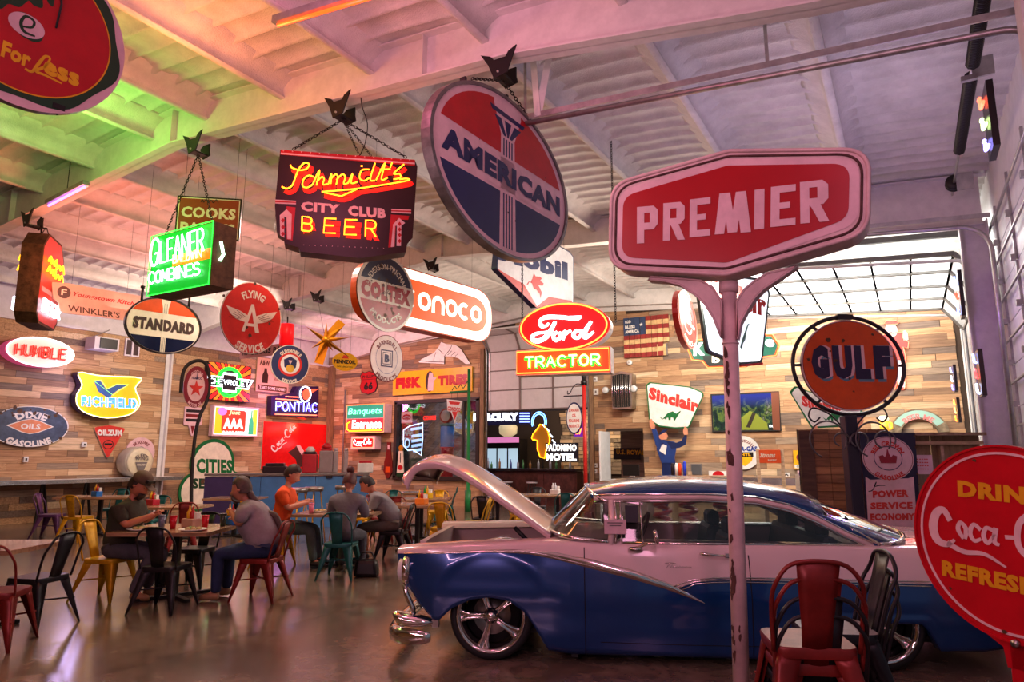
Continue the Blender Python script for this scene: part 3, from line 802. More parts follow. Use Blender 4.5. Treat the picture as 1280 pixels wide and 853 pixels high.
# ---- red and green oval at top left
F = Fit(-105, 144, -85, 138, D=3.3, psi=55)
r_ = F.sign('oval_sign', 'red oval sign with a wavy green edge, at the top left')
w, h = F.w / 2, F.h / 2
mb = MB(); E = [(w * math.cos(R(a)), h * math.sin(R(a))) for a in range(0, 360, 6)]
mb.plate(E, -.02, .02, PINKW, GREY)
wave = [(w * .94 * math.cos(R(a)) * (1 - .035 * math.sin(R(a * 7))), h * .93 * math.sin(R(a)) * (1 - .035 * math.sin(R(a * 7)))) for a in range(0, 360, 4)]
mb.flat(wave, -.0215, DGREEN); mb.flat(scale(E, .84), -.0225, YEL); mb.flat(scale(E, .825), -.0235, RED); mb.build('sign_face', r_)
q = F.crop(0, 0, 4); mb = MB()
def quad(a, b, c, d): return [a, b, c, d]
def ptext(mb, F, txt, tl, tr, bl, m, y, bold=.03, shear=0, bow=0):
 """text in the parallelogram given by image pixels: top-left, top-right, bottom-left"""
 A, B, C = (Vector(F.at(*k)) for k in (tl, tr, bl))
 vs, fs, x0, x1, z0, z1 = glyphs(txt, bold); out = []
 for v in vs:
  s_ = (v.x - x0) / (x1 - x0); t = (z1 - v.y) / (z1 - z0); s2 = s_ + shear * (1 - t)
  p = A + (B - A) * s2 + (C - A) * t; out.append((p.x, y, p.y + bow * math.sin(math.pi * s_)))
 mb.add(out, fs, m)
ptext(mb, F, 'For', (2, 52), (38, 68), (-2, 72), YEL, -.025, .05)
P = q((115, 350, .012), (150, 365, .014), (180, 330, .016), (215, 290, .014), (240, 300, .010), (215, 340, .014), (170, 362, .016), (220, 385, .013), (300, 425, .009)); brush(mb, P, YEL, -.025)
ptext(mb, F, 'ess', (52, 76), (97, 95), (51, 93), YEL, -.025, .05)
mb.build('small_lettering', r_)
mb = MB(); e1 = [F.at(*p) for p in [(12 + 0, 27), (14, 18), (24, 16), (38, 22), (48, 30), (54, 42), (50, 54), (40, 55), (22, 46)]]; mb.flat(rpoly(e1, .05), -.0245, DGREEN)
C = F.at(31, 34); mb.flat(ell(.085, .065, cx=C[0], cz=C[1]), -.0255, PINKW)
brush(mb, q((100, 140, .010), (150, 145, .012), (160, 115, .013), (120, 90, .014), (95, 120, .016), (110, 165, .016), (165, 190, .010)), DGREEN, -.0262)
mb.flat(rpoly([F.at(*p) for p in [(-40, -25), (50, -8), (52, 14), (38, 8), (34, 2), (22, 12), (8, 6), (0, 14), (-40, 0)]], .03), -.0245, DGREEN)
mb.flat(rpoly([F.at(*p) for p in [(54, -2), (66, 0), (64, 12), (58, 6)]], .01), -.0245, DGREEN)
mb.build('large_lettering', r_)
mb = MB(); P = F.at(72, -30); P2 = F.at(67, 37); mb.tube([(P[0], -.03, P[1]), (F.at(74, 8)[0], -.03, F.at(74, 8)[1]), (P2[0], -.03, P2[1])], .006, M_BLK, 5); mb.build('power_cord', r_)
mb = MB(); P = F.at(71, 137); mb.box((P[0], 0, P[1] + .01), (.06, .05, .03), M_BLACK); mb.tube([(P[0], 0, P[1] - .03), (P[0] + .012, 0, P[1] - .02), (P[0], 0, P[1])], .005, M_BLACK, 5); mb.build('hanger_lug', r_)
drop(F, [(-w * .5, h * .8), (w * .5, h * .8)], r=.006)
# ---- eight-sided beer sign seen almost edge on
P0 = H1.copy(); P0.z = 4
F = Fit(36, 64, 293, 412, psi=108, P=P0); F.rz += 0
r_ = F.sign('beer_sign', 'rusty eight-sided box sign hung edge-on, yellow script over red field, white neon letters, far left')
w, h = max(F.w, .9), F.h; O = [(-.5 * w, .34 * h), (-.5 * w, -.40 * h), (-.36 * w, -.5 * h), (.36 * w, -.5 * h), (.5 * w, -.40 * h), (.5 * w, .34 * h), (.3 * w, .5 * h), (-.3 * w, .5 * h)]
mb = MB(); T = .16
mb.plate(O, -T, T, RUST); mb.build('cabinet', r_)
for sgn, nm in ((-1, 'near_face'), (1, 'far_face')):
 mb = MB(); y = sgn * (T + .003)
 mb.flat(scale(O, .95) if sgn < 0 else scale(O, .95), y, LRED)
 mb.flat(rect(w * .8, h * .05, 0, -h * .12), y + sgn * .002, PINKW); mb.build(nm, r_)
 mb = MB(); Y = y + sgn * .05; f = -sgn
 for dz, a in ((.26, .34), (.10, .30)):
  stroke(mb, [(-.38 * f, dz), (-.3 * f, dz + .10), (-.24 * f, dz), (-.18 * f, dz + .08), (-.1 * f, dz), (-.02 * f, dz + .12), (.02 * f, dz - .02), (.12 * f, dz + .07), (.2 * f, dz), (.3 * f, dz + .1), (.4 * f, dz - .02)], .014, neon('yellow', 255, 165, 20, 5), Y, sc=w)
 mb.build('script_tube', r_)
 mb = MB(); tubes(mb, 'BEER', 0, -h * .30, w * .8, h * .13, .014, neon('white', 235, 240, 255, 5), Y, double=.018); mb.build('letter_tube', r_)
mb = MB(); mb.tube([(-.2 * w, 0, h * .5), (-.1 * w, 0, h * .58), (0, 0, h * .62), (.1 * w, 0, h * .58), (.2 * w, 0, h * .5)], .008, M_CHAIN); mb.tube([(-.2 * w, 0, .48 * h), (-.25 * w, 0, .64 * h), (-.3 * w, 0, .68 * h), (-.33 * w, 0, .62 * h)], .015, M_BLACK); mb.build('hanging_loop', r_)
hang(F, [(0, h * .62)], H1)
# ---- green combine sign
P0 = H2.copy()
F = Fit(190, 265, 288, 363, psi=-30, P=P0)
r_ = F.sign('green_neon_sign', 'glowing green box sign with white neon lettering, hung from the near rafter')
q = F.crop(0, 213, 4); w, h = F.w, F.h
D_ = .34
mb = MB(); mb.plate(rect(w, h), 0, D_, RUST); mb.build('cabinet', r_)
mb = MB(); mb.flat(rect(w * .98, h * .98), -.004, mat('lit_green', srgb(10, 150, 50), .4, emit=srgb(10, 170, 40), es=.9, var=.1))
mb.flat(rect(w * .6, h * .17, w * .17, -h * .0), -.006, mat('lit_orange', srgb(230, 110, 10), .4, emit=srgb(240, 110, 0), es=1.2, var=0)); mb.build('lit_face', r_)
NW = neon('mint_white', 190, 255, 210, 5)
mb = MB(); outline(mb, rect(w, h), .008, neon('green', 40, 255, 60, 4), -.03); mb.build('border_tube', r_)
mb = MB()
def qtubes(mb, F, txt, tl, tr, bl, r, m, y, gap=.3, double=0, n=5, shear=0):
 A, B, C = (Vector(F.at(*k)) for k in (tl, tr, bl)); ws = [.35 if c == 'I' else (.6 if c == ' ' else 1) for c in txt]; tot = sum(ws) + gap * (len(txt) - 1); x = 0
 for c, k in zip(txt, ws):
  for st in SF.get(c, []):
   for dd in ((0,) if not double else (-double, double)):
    P = []
    for (a, b) in st:
     s_ = (x + (a if c != 'I' else .5) * k) / tot + shear * b; p = A + (B - A) * s_ + (C - A) * (1 - b); P.append((p.x + dd, y, p.y + dd * .4))
    mb.tube(P, r, m, n)
  x += k + gap
qtubes(mb, F, 'G', (192, 301), (202, 298), (190, 335), .010, NW, -.035, double=.009)
qtubes(mb, F, 'LEANER', (203, 303), (257, 286), (203, 330), .009, NW, -.035, double=.007)
qtubes(mb, F, 'BALDWIN', (219, 320), (254, 312), (219, 330), .008, neon('amber', 255, 200, 120, 7), -.03)
qtubes(mb, F, 'COMBINES', (189, 342), (252, 329), (189, 356), .009, NW, -.035, double=.007, gap=.2)
mb.build('letter_tube', r_)
mb = MB(); mb.tube([(w / 2 + .01, .1, -h * .1), (w / 2 + .05, .12, 0), (w / 2 + .01, .1, h * .2)], .02, NW); mb.build('side_tube', r_)
hang(F, [(-w * .3, h * .5), (w * .45, h * .52)], H2)
# ---- paint sign behind it
F = Fit(220, 301, 247, 300, D=9.5, slope=.06)
r_ = F.sign('paint_sign', 'brown enamel sign with cream letters behind the glowing green box sign')
w, h = F.w, F.h
mb = MB(); mb.plate(rect(w, h), -.012, .012, BLK); mb.flat(rect(w * .95, h * .93), -.014, CREAM); mb.flat(rect(w * .92, h * .89), -.0155, paint('maroon', 150, 58, 30)); mb.build('sign_face', r_)
mb = MB(); text(mb, 'COOKS', 0, h * .12, w * .84, h * .26, CREAM, -.018, .04); text(mb, 'PAINTS', 0, -h * .25, w * .84, h * .26, CREAM, -.018, .04)
stroke(mb, [(-.12, 0), (-.1, .04), (-.08, 0), (-.05, .05), (-.02, 0), (.02, .04), (.05, 0), (.09, .05), (.12, 0)], .006, BLK, -.018, ox=0, oz=h * .37, n=4); mb.build('lettering', r_)
drop(F, [(-w * .4, h * .5), (w * .4, h * .5)])
# ---- red neon beer sign
P0 = H3.copy()
F = Fit(347, 519, 190, 318, psi=15, P=P0)
r_ = F.sign('neon_beer_sign', 'black beer sign with glowing orange-red neon script, hung on chains')
q = F.crop(330, 170, 5.33)
o1 = q((108, 92), (1005, 160), (1022, 205), (990, 680), (955, 720), (945, 775), (830, 790), (640, 815), (240, 770), (232, 745), (135, 715), (135, 670), (85, 640), (82, 580), (72, 465))
NRED = neon('red_orange', 255, 70, 10, 7); HOT = neon('hot_orange', 255, 120, 20, 8)
mb = MB(); mb.plate(o1, 0, .22, paint('sign_black', 34, 6, 10)); mb.build('cabinet', r_)
mb = MB(); y = -.004
mb.flat(q((112, 92), (1005, 160), (1005, 200), (110, 125)), y, RED); mb.flat(q((112, 112), (1005, 180), (1005, 190), (110, 122)), y - .002, PINKW)
for P in (q((75, 425), (213, 433), (213, 458), (75, 452)), q((848, 487), (980, 492), (980, 520), (848, 513))): mb.flat(P, y, PINKW)
for P in (q((75, 434), (213, 441), (213, 449), (75, 443)), q((848, 496), (980, 500), (980, 510), (848, 504))): mb.flat(P, y - .002, RED)
for P, P2, ds in ((q((150, 470), (210, 478), (190, 700), (150, 690)), q((105, 530), (150, 490), (185, 525), (180, 690), (155, 688), (150, 545), (135, 540), (135, 680), (108, 665)), ((127, 565), (127, 610), (127, 655))),
                  (q((845, 525), (967, 535), (960, 560), (880, 560), (870, 740), (828, 745)), q((860, 590), (900, 548), (940, 582), (915, 600), (912, 735), (883, 735), (885, 600), (872, 600), (868, 740), (845, 742)), ((903, 588), (903, 625), (903, 662), (903, 702)))):
 mb.flat(P, y, RED); mb.flat(P2, y - .002, PINKW)
 for d in ds:
  c = q(d)[0]; mb.flat([(c[0] - .022, c[1]), (c[0], c[1] - .028), (c[0] + .022, c[1]), (c[0], c[1] + .028)], y - .004, RED)
mb.build('painted_panel', r_)
mb = MB(); ptext(mb, F, 'CITY', (376.5, 252), (425, 256), (376, 264), PINKW, -.006, .06); ptext(mb, F, 'CLUB', (435, 257), (482, 261), (435, 270), PINKW, -.006, .06)
mb.build('painted_lettering', r_)
scr = [[(120, 350), (155, 362), (190, 340), (210, 290), (235, 230), (270, 192), (300, 200), (285, 230), (240, 240), (190, 225), (178, 205)],
       [(330, 285), (300, 275), (265, 300), (258, 345), (290, 355), (325, 335)], [(325, 335), (370, 240), (350, 340)], [(350, 320), (385, 285), (400, 300), (392, 335), (430, 330)],
       [(430, 330), (450, 262), (445, 330)], [(445, 300), (475, 268), (492, 285), (480, 335)], [(482, 305), (520, 268), (540, 285), (530, 330), (560, 325)],
       [(560, 325), (590, 262), (580, 325), (620, 318)], [(700, 235), (650, 240), (635, 290), (665, 310), (700, 290)], [(738, 192), (706, 300), (736, 308)], [(745, 305), (805, 190), (780, 300), (820, 290)], [(770, 235), (840, 232)],
       [(850, 190), (838, 222)], [(930, 200), (860, 262), (900, 265), (905, 290), (860, 300)],
       [(385, 383), (620, 362), (940, 312), (948, 296), (900, 300)], [(385, 385), (515, 412), (618, 366)]]
mb = MB(); mg = MB()
for st in scr:
 P = [p for p in q(*st)]; st3 = st is scr[-1]
 (mb.tube([(x, -.05, z) for x, z in P], .0085, HOT, 5) if st3 else stroke(mb, P, .0085, HOT, -.05))
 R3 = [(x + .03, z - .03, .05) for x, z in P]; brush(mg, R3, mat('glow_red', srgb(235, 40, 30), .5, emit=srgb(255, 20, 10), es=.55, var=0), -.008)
c = q((650, 212))[0]; mb.tube([(c[0] - .01, -.05, c[1]), (c[0] + .01, -.05, c[1])], .01, HOT)
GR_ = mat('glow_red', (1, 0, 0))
for txt, tl, tr, bl in (('B', (378, 272.5), (390.5, 274), (377.5, 290)), ('E', (406, 275), (421, 275.5), (404.5, 293)), ('E', (431.5, 276.5), (447, 277), (430, 295)), ('R', (457, 277), (470, 278), (456.5, 297))):
 qtubes(mb, F, txt, tl, tr, bl, .009, HOT, -.05)
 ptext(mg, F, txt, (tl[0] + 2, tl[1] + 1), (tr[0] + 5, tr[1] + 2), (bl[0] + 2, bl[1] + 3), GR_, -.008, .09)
mb.build('neon_tube', r_); mg.build('script_backing', r_)
mb = MB()
for k in range(15):
 c = q((130 + k * 60, 100 + k * 4.4))[0]; mb.box((c[0], -.01, c[1]), (.012, .012, .012), PINKW)
 c = q((265 + k * 38, 728 + k * 1.6))[0]; mb.box((c[0], -.004, c[1]), (.008, .008, .008), PINKW)
mb.build('rivet', r_)
tl = F.at(366, 187); tr = F.at(508, 197); hang(F, [(tl[0], tl[1]), (tr[0], tr[1])], H3)
m1, m2 = F.at(449, 194), F.at(464, 195); hang(F, [m1, m2], H3, .045, .004)
mb = MB(); a = F.local(H3 + Vector((.25, 0, .3))); mb.tube(crom([a, a + Vector((.03, 0, -.2)), (m1[0] + .08, 0, m1[1] + .4), (m1[0] + .06, 0, m1[1] + .15), (m1[0], .05, m1[1])], 5), .006, M_BLK, 5); mb.build('power_cord', r_)
# ---- large round sign on the near rafter
P0 = H4.copy(); P0.z = 4
F = Fit(537, 701, 124, 322, psi=57, P=P0)
r_ = F.sign('round_flag_sign', 'large round red, white and blue sign with a fluted torch')
w, h = F.w / 2, F.h / 2; rr = (w + h) / 2
print('american', F)
q = F.crop(0, 0, 1); E = ell(w, h, 64)
mb = MB(); mb.ring(E, scale(E, .965), -.05, .05, mat('old_chrome', (.22, .2, .2), .4, .8, var=.3)); mb.build('rim', r_)
mb = MB(); mb.plate(scale(E, .966), -.03, .03, PINKW); y = -.032
ang = lambda a, b, k=.9: [(w * k * math.cos(R(a + (b - a) * i / 24)), h * k * math.sin(R(a + (b - a) * i / 24))) for i in range(25)]
def cap(z0, up, k=.9):
 a = math.degrees(math.asin(z0 / (h * k))); return ang(a, 180 - a) if up else ang(180 - a, 360 + a)
mb.flat(cap(h * .24, True), y, RED); mb.flat(cap(-h * .24, False), y, NAVY)
mb.flat([(-w * .20, h * .9), (w * .20, h * .9), (w * .2, h * .82), (w * .10, h * .48), (w * .12, -h * .9), (-w * .12, -h * .9), (-w * .10, h * .48), (-w * .2, h * .82)], y - .001, PINKW)
mb.flat([(-w * .26, h * .78), (w * .26, h * .78), (w * .23, h * .72), (-w * .23, h * .72)], y - .002, NAVY)
for sx in (-1, 1):
 mb.flat([(sx * w * .2, h * .68), (sx * w * .1, h * .68), (sx * w * .02, h * .48), (sx * w * .06, h * .48)], y - .002, NAVY)
mb.flat([(-w * .05, h * .68), (w * .05, h * .68), (w * .01, h * .48), (-w * .01, h * .48)], y - .002, NAVY)
for k in (-.06, -.02, .02, .06):
 mb.flat(rect(w * .018, h * .22, w * k, h * .34), y - .002, NAVY); mb.flat(rect(w * .018, h * .66, w * k, -h * .57), y - .002, NAVY)
mb.flat(rect(w * 1.82, h * .40), y - .001, PINKW)
mb.build('sign_face', r_)
mb = MB(); text(mb, 'AMERICAN', 0, 0, w * 1.72, h * .27, NAVY, y - .006, .06); mb.build('lettering', r_)
mb = MB(); rchips(mb, 9, lambda a, b: ((a - .5) * 1.2 * w, (b - .5) * 1.2 * h), y - .008, .008); mb.build('enamel_chip', r_)
mb = MB()
for a in (90, 55, 125):
 x, z = w * math.cos(R(a)), h * math.sin(R(a)); mb.box((x, 0, z + .01), (.03, .06, .06), M_BLACK)
mb.build('hanger_lug', r_)
hang(F, [(w * math.cos(R(a)), h * math.sin(R(a)) + .04) for a in (55, 118)], H4, .05)
# ---- oval enamel signs further in
def oval(box, D, name, label, psi=None, slope=None, dz=0): 
 F = Fit(*box, D=D, psi=psi, slope=slope); F.sign(name, label); return F, F.w / 2, F.h / 2
F, w, h = oval((446, 516, 319, 415), 9.6, 'oval_enamel_sign', 'chipped enamel oval, dark blue above and red below, under the neon beer sign', psi=53)
E = ell(w, h, 48); mb = MB(); mb.plate(E, -.012, .012, CREAM, RUST)
ang = lambda a, b, k=.93: [(w * k * math.cos(R(a + (b - a) * i / 24)), h * k * math.sin(R(a + (b - a) * i / 24))) for i in range(25)]
mb.flat(ang(17, 163), -.014, paint('dull_navy', 40, 30, 60)); mb.flat(ang(197, 343), -.014, paint('dull_red', 170, 40, 40)); mb.build('sign_face', F.root)
mb = MB(); arc(mb, 'ANDERSON-PRICHARD', 0, 0, h * .68, 90, h * .15, CREAM, -.016, .02, ke=w / h, kx=.9); arc(mb, 'PRODUCTS', 0, 0, h * .72, 270, h * .17, CREAM, -.016, .04, low=True, ke=w / h)
text(mb, 'COLTEX', 0, 0, w * 1.75, h * .44, paint('dull_red', 1, 1, 1), -.016, .08); mb.build('lettering', F.root)
mb = MB(); rchips(mb, 40, lambda a, b: ((a * .9 - .45) * (1 + .4 * b) * w, (b - .5) * 1.5 * h), -.018, .022)
for k in range(10): brush(mb, [(0, 0, .008), (.05 * math.cos(k * .7) * (1 + k % 3), .07 * math.sin(k * .7) * (1 + k % 4), .006)], RUST, -.0175)
mb.build('enamel_chip', F.root); drop(F, [(-w * .5, h * .8), (w * .5, h * .8)])
F, w, h = oval((462, 503, 419, 478), 13.0, 'oval_enamel_sign', 'white oval sign with red border lettering around a boxed letter B', psi=48)
E = ell(w, h, 40); mb = MB(); mb.plate(E, -.012, .012, WHITE, RUST); mb.ring(scale(E, .66), scale(E, .645), -.014, -.013, BLUE); mb.ring(scale(E, 1.0), scale(E, .97), -.016, -.0, DRED)
mb.flat(rect(w * .72, h * .72), -.014, NAVY); mb.flat(rect(w * .6, h * .62), -.015, WHITE); mb.flat(rect(w * .5, h * .52), -.016, NAVY); mb.flat(rect(w * .44, h * .46), -.017, WHITE); mb.build('sign_face', F.root)
mb = MB(); text(mb, 'B', 0, 0, w * .3, h * .34, NAVY, -.019, .08); arc(mb, 'BARNSDALL', 0, 0, h * .70, 90, h * .19, DRED, -.018, .03, ke=w / h, kx=.95); arc(mb, 'PRODUCTS', 0, 0, h * .89, 270, h * .19, DRED, -.018, .03, low=True, ke=w / h)
mb.build('lettering', F.root); drop(F, [(-w * .5, h * .8), (w * .5, h * .8)])
F, w, h = oval((275, 351, 353, 443), 10.3, 'winged_letter_sign', 'round orange-red service sign with a winged letter A', psi=40)
E = ell(w, h, 48); mb = MB(); mb.plate(E, -.012, .012, CREAM, RUST); mb.flat(scale(E, .975), -.014, LRED); mb.build('sign_face', F.root)
mb = MB(); arc(mb, 'FLYING', 0, 0, h * .66, 88, h * .22, CREAM, -.016, .04, ke=w / h, kx=.8); arc(mb, 'SERVICE', 0, 0, h * .86, 270, h * .22, CREAM, -.016, .04, low=True, ke=w / h, kx=.85)
mb.flat([(-.30 * w, -.40 * h), (-.20 * w, -.40 * h), (0, .18 * h), (.14 * w, -.40 * h), (.28 * w, -.40 * h), (.05 * w, .38 * h), (-.03 * w, .38 * h)], -.016, CREAM); mb.flat(rect(w * .34, h * .08, 0, -h * .2), -.0165, CREAM)
for s_ in (-1, 1): mb.flat([(s_ * .12 * w, .05 * h), (s_ * .4 * w, .16 * h), (s_ * .84 * w, .26 * h), (s_ * .70 * w, .06 * h), (s_ * .5 * w, -.08 * h), (s_ * .2 * w, -.14 * h)], -.016, CREAM)
mb.build('emblem', F.root)
mb = MB()
for s_ in (-1, 1):
 for k in range(5): brush(mb, [(s_ * (.2 + .05 * k) * w, (.0 - .02 * k) * h, .007), (s_ * (.5 + .06 * k) * w, (.16 - .05 * k) * h, .006)], BROWNP, -.0175)
chips(mb, [(-.14 * w, -.28 * h, 2), (-.02 * w, -.5 * h, 3), (.6 * w, -.1 * h, 2), (.05 * w, .97 * h, 2), (.9 * w, .35 * h, 2), (-.93 * w, .5 * h, 2)], -.018, .012); mb.build('feather_line', F.root); drop(F, [(-w * .5, h * .8), (w * .6, h * .75)])
F, w, h = oval((155, 251, 372, 443), 10.8, 'torch_oval_sign', 'black-framed oval sign with orange top, cream band and dark blue foot', psi=48)
E = ell(w, h, 48); mb = MB(); mb.ring(E, scale(E, .955), -.03, .03, BLK); mb.build('frame', F.root)
mb = MB(); mb.plate(scale(E, .96), -.015, .015, CREAM); ang = lambda a, b, k=.94: [(w * k * math.cos(R(a + (b - a) * i / 24)), h * k * math.sin(R(a + (b - a) * i / 24))) for i in range(25)]
mb.flat(ang(27, 153), -.017, ORANGE); mb.flat(ang(207, 333), -.017, mat('gloss_navy', srgb(25, 32, 60), .12, var=.1))
mb.flat([(-w * .13, h * .94), (w * .13, h * .94), (w * .07, h * .6), (w * .06, -h * .93), (-w * .06, -h * .93), (-w * .07, h * .6)], -.018, CREAM)
for k in (-.035, 0, .035):
 mb.flat(rect(w * .012, h * .36, w * k, h * .6), -.019, GREY); mb.flat(rect(w * .012, h * .5, w * k, -h * .68), -.019, GREY)
mb.build('sign_face', F.root); mb = MB(); text(mb, 'STANDARD', 0, 0, w * 1.6, h * .42, paint('bronze', 70, 55, 50), -.02, .07); mb.build('lettering', F.root)
mb = MB(); 
for x in (-w * .62, w * .62): mb.cyl((x, 0, h * .7), (x, 0, h * 1.25), .02, M_BLACK, 8); mb.cyl((x, 0, h * 1.2), (x, 0, h * 1.28), .035, M_BLACK, 8)
mb.build('hanger_rod', F.root); drop(F, [(-w * .62, h * 1.25), (w * .62, h * 1.25)])
F = Fit(65, 172, 357, 393, D=12.2, slope=.2); F.sign('stepped_panel_sign', 'peach stepped panel with red script, behind the black-framed oval')
w, h = F.w, F.h; q = F.crop(0, 213, 4); mb = MB()
mb.plate(q((255, 560), (330, 565), (700, 630), (700, 760), (600, 748), (330, 715), (300, 705), (290, 660), (265, 640)), -.02, .02, paint('sign_peach', 240, 190, 170)); mb.build('panel', F.root)
mb = MB(); c = q((317, 611))[0]; mb.flat(ell(.11, .11, 20, *c), -.022, BROWNP); text(mb, 'F', c[0], c[1], .09, .11, CREAM, -.024); ptext(mb, F, "WINKLER'S", (84, 381), (149, 391), (84, 389), BROWNP, -.022, .02)
for a, b in (((88, 366), (112, 371)), ((114, 371), (128, 375)), ):
 pass
ptext(mb, F, 'Youngstown Kitchens', (87, 364), (178, 379), (87, 371.5), paint('script_red', 190, 40, 40), -.022, .03, shear=.04); mb.build('lettering', F.root); drop(F, [(-w * .3, h * .3), (w * .35, h * .2)])
# ---- red lit cylinder
F = Fit(350, 367, 406, 432, D=14.5, psi=0); F.sign('cylinder_lamp', 'small glowing red cylinder lamp hanging behind the winged letter sign', 'lamp')
mb = MB(); mb.lathe([(F.w / 2, -F.h / 2), (F.w / 2, F.h / 2), (F.w / 2 - .01, F.h / 2 + .01)], mat('lit_red', srgb(200, 16, 26), .4, emit=srgb(220, 8, 16), es=.9, var=0), 20); mb.build('shade', F.root)
mb = MB(); mb.cyl((0, 0, F.h / 2), (0, 0, F.h / 2 + .18), .015, M_BLACK); mb.build('stem', F.root); drop(F, [(0, F.h / 2 + .15)])
# ---- gold star
F = Fit(382, 438, 400, 459, D=12.3, psi=20); F.sign('star_ornament', 'gold many-pointed three-dimensional star hanging under the far rafter', 'ornament')
q = F.crop(380, 310, 5.01); c = q((135, 580))[0]
for k, (x, y) in enumerate(((12, 487), (140, 470), (240, 458), (283, 565), (300, 690), (90, 728), (45, 625), (180, 650))):
 t = q((x, y))[0]; a = Vector((c[0], 0, c[1])); b = Vector((t[0], -.05 if k % 2 else .08, t[1])); d = (b - a); wd = .16 if k in (2, 5) else .10; mb = MB()
 n_ = d.cross(Vector((0, 1, 0))).normalized() * wd / 2; e = .25 if k in (2, 5) else .05
 v = [a + n_ + Vector((0, -.02, 0)), a - n_ + Vector((0, -.02, 0)), a + Vector((0, -.12, 0)), b, a + Vector((0, .1, 0))]
 if k in (2, 5): v = [a + n_, a - n_, a + Vector((0, -.10, 0)), b - n_, b + n_, a + Vector((0, .1, 0))]; mb.add(v, [(0, 2, 3, 4), (2, 1, 3), (1, 5, 3), (5, 0, 4, 3)], GOLD)
 else: mb.add(v, [(0, 2, 3), (2, 1, 3), (1, 4, 3), (4, 0, 3)], GOLD)
 mb.build('star_point', F.root)
mb = MB(); mb.lathe([(.02, -.16), (.08, -.06), (.08, .06), (.02, .16)], GOLD, 8, (c[0], 0, c[1]), Matrix.Rotation(R(90), 4, 'X')); mb.build('hub', F.root)
mb = MB(); mb.tube([F.local(H6), (c[0], 0, c[1])], .004, M_CHAIN, 4); mb.build('hanging_wire', F.root)
F, w, h = oval((415, 447, 441, 464), 15.5, 'oil_oval_sign', 'small yellow oval oil sign behind the gold star', psi=25)
mb = MB(); mb.plate(ell(w, h, 32), -.012, .012, YEL); mb.build('sign_face', F.root); mb = MB(); text(mb, 'PENNZOIL', 0, 0, w * 1.7, h * .45, BLK, -.014, .06); text(mb, 'SAFE LUBRICATION', 0, -h * .55, w * 1.2, h * .16, BLK, -.014, .02)
mb.flat([(-w * .3, h * .35), (w * .3, h * .35), (w * .12, h * .7), (-w * .12, h * .7)], -.014, LRED); mb.build('lettering', F.root); drop(F, [(-w * .4, h * .8), (w * .4, h * .8)])
# ---- orange pill-shaped lit sign
LW = mat('lit_white', srgb(255, 250, 235), .4, emit=srgb(255, 240, 215), es=1.5, var=0); LO = mat('lit_orange_panel', srgb(235, 95, 12), .35, emit=srgb(240, 88, 8), es=.75, var=.05)
F = Fit(470, 615, 350, 412, D=11.0, psi=53); F.sign('pill_sign', 'orange and white lit pill-shaped sign behind the chipped oval')
q = F.crop(320, 213, 4); 
pill = lambda s: rpoly(q(*s), .9, 10)
A = [(560, 470), (760, 492), (1120, 590), (1178, 690), (1165, 800), (1120, 850), (740, 790), (560, 770)]
def pillz(x0, x1, t0, t1, b0, b1):  # image pixel corners
 return [F.at(x0, t0), F.at(x1, t1), F.at(x1, b1), F.at(x0, b0)]
P = rpoly(pillz(440, 615, 310, 377, 380, 424)[::-1], .62, 8)
def inset(P, k, kz=None):
 cx = sum(p[0] for p in P) / len(P); cz = sum(p[1] for p in P) / len(P); x0 = min(p[0] for p in P); x1 = max(p[0] for p in P); z0 = min(p[1] for p in P); z1 = max(p[1] for p in P)
 sx = 1 - 2 * k / (x1 - x0); sz = 1 - 2 * (kz or k) / (z1 - z0); mx_, mz = (x0 + x1) / 2, (z0 + z1) / 2
 return [(mx_ + (p[0] - mx_) * sx, mz + (p[1] - mz) * sz) for p in P]
x0, zc = F.at(430, 300)[0], 0
tr, br = F.at(604, 366), F.at(604, 426); z1, z0 = F.at(600, 362)[1], F.at(600, 428)[1]; x1 = F.at(615, 395)[0]; hh = (z1 - z0); x0 = x1 - hh * 3.2
P = rrect(x1 - x0, hh, hh / 2, (x0 + x1) / 2, (z0 + z1) / 2, 12)
mb = MB(); mb.plate(P, 0, .25, ORANGE); mb.build('cabinet', F.root)
mb = MB(); mb.flat(inset(P, .02), -.003, LW); mb.flat(inset(P, .17), -.005, LO); mb.build('lit_face', F.root)
mb = MB(); zc = (z0 + z1) / 2; lh = hh * .32; lx = x1 - hh * .38
def ringl(cx, a0=0, a1=360, k=1): mb.flat  # letters as thick rings
for i, ch in enumerate('OCONOC'):
 cx = lx - i * lh * 1.06 - lh * .3; ro, ri = lh * .5, lh * .26
 if ch == 'O': mb.ring(ell(ro, ro, 28, cx, zc), ell(ri, ri, 28, cx, zc), -.008, -.006, LW)
 elif ch == 'C':
  a = ell(ro, ro, 22, cx, zc, 50, 310); b = ell(ri, ri, 22, cx, zc, 50, 310); mb.flat(a + b[::-1], -.007, LW)
 else:
  a = ell(ro, ro, 14, cx, zc, 0, 180); b = ell(ri, ri, 14, cx, zc, 0, 180); mb.flat(a + [(cx - ro, zc - ro), (cx - ri, zc - ro)] + b[::-1] + [(cx + ri, zc - ro), (cx + ro, zc - ro)], -.007, LW)
mb.build('lettering', F.root); drop(F, [(x0 + hh, z1), (x1 - hh * .6, z1)])
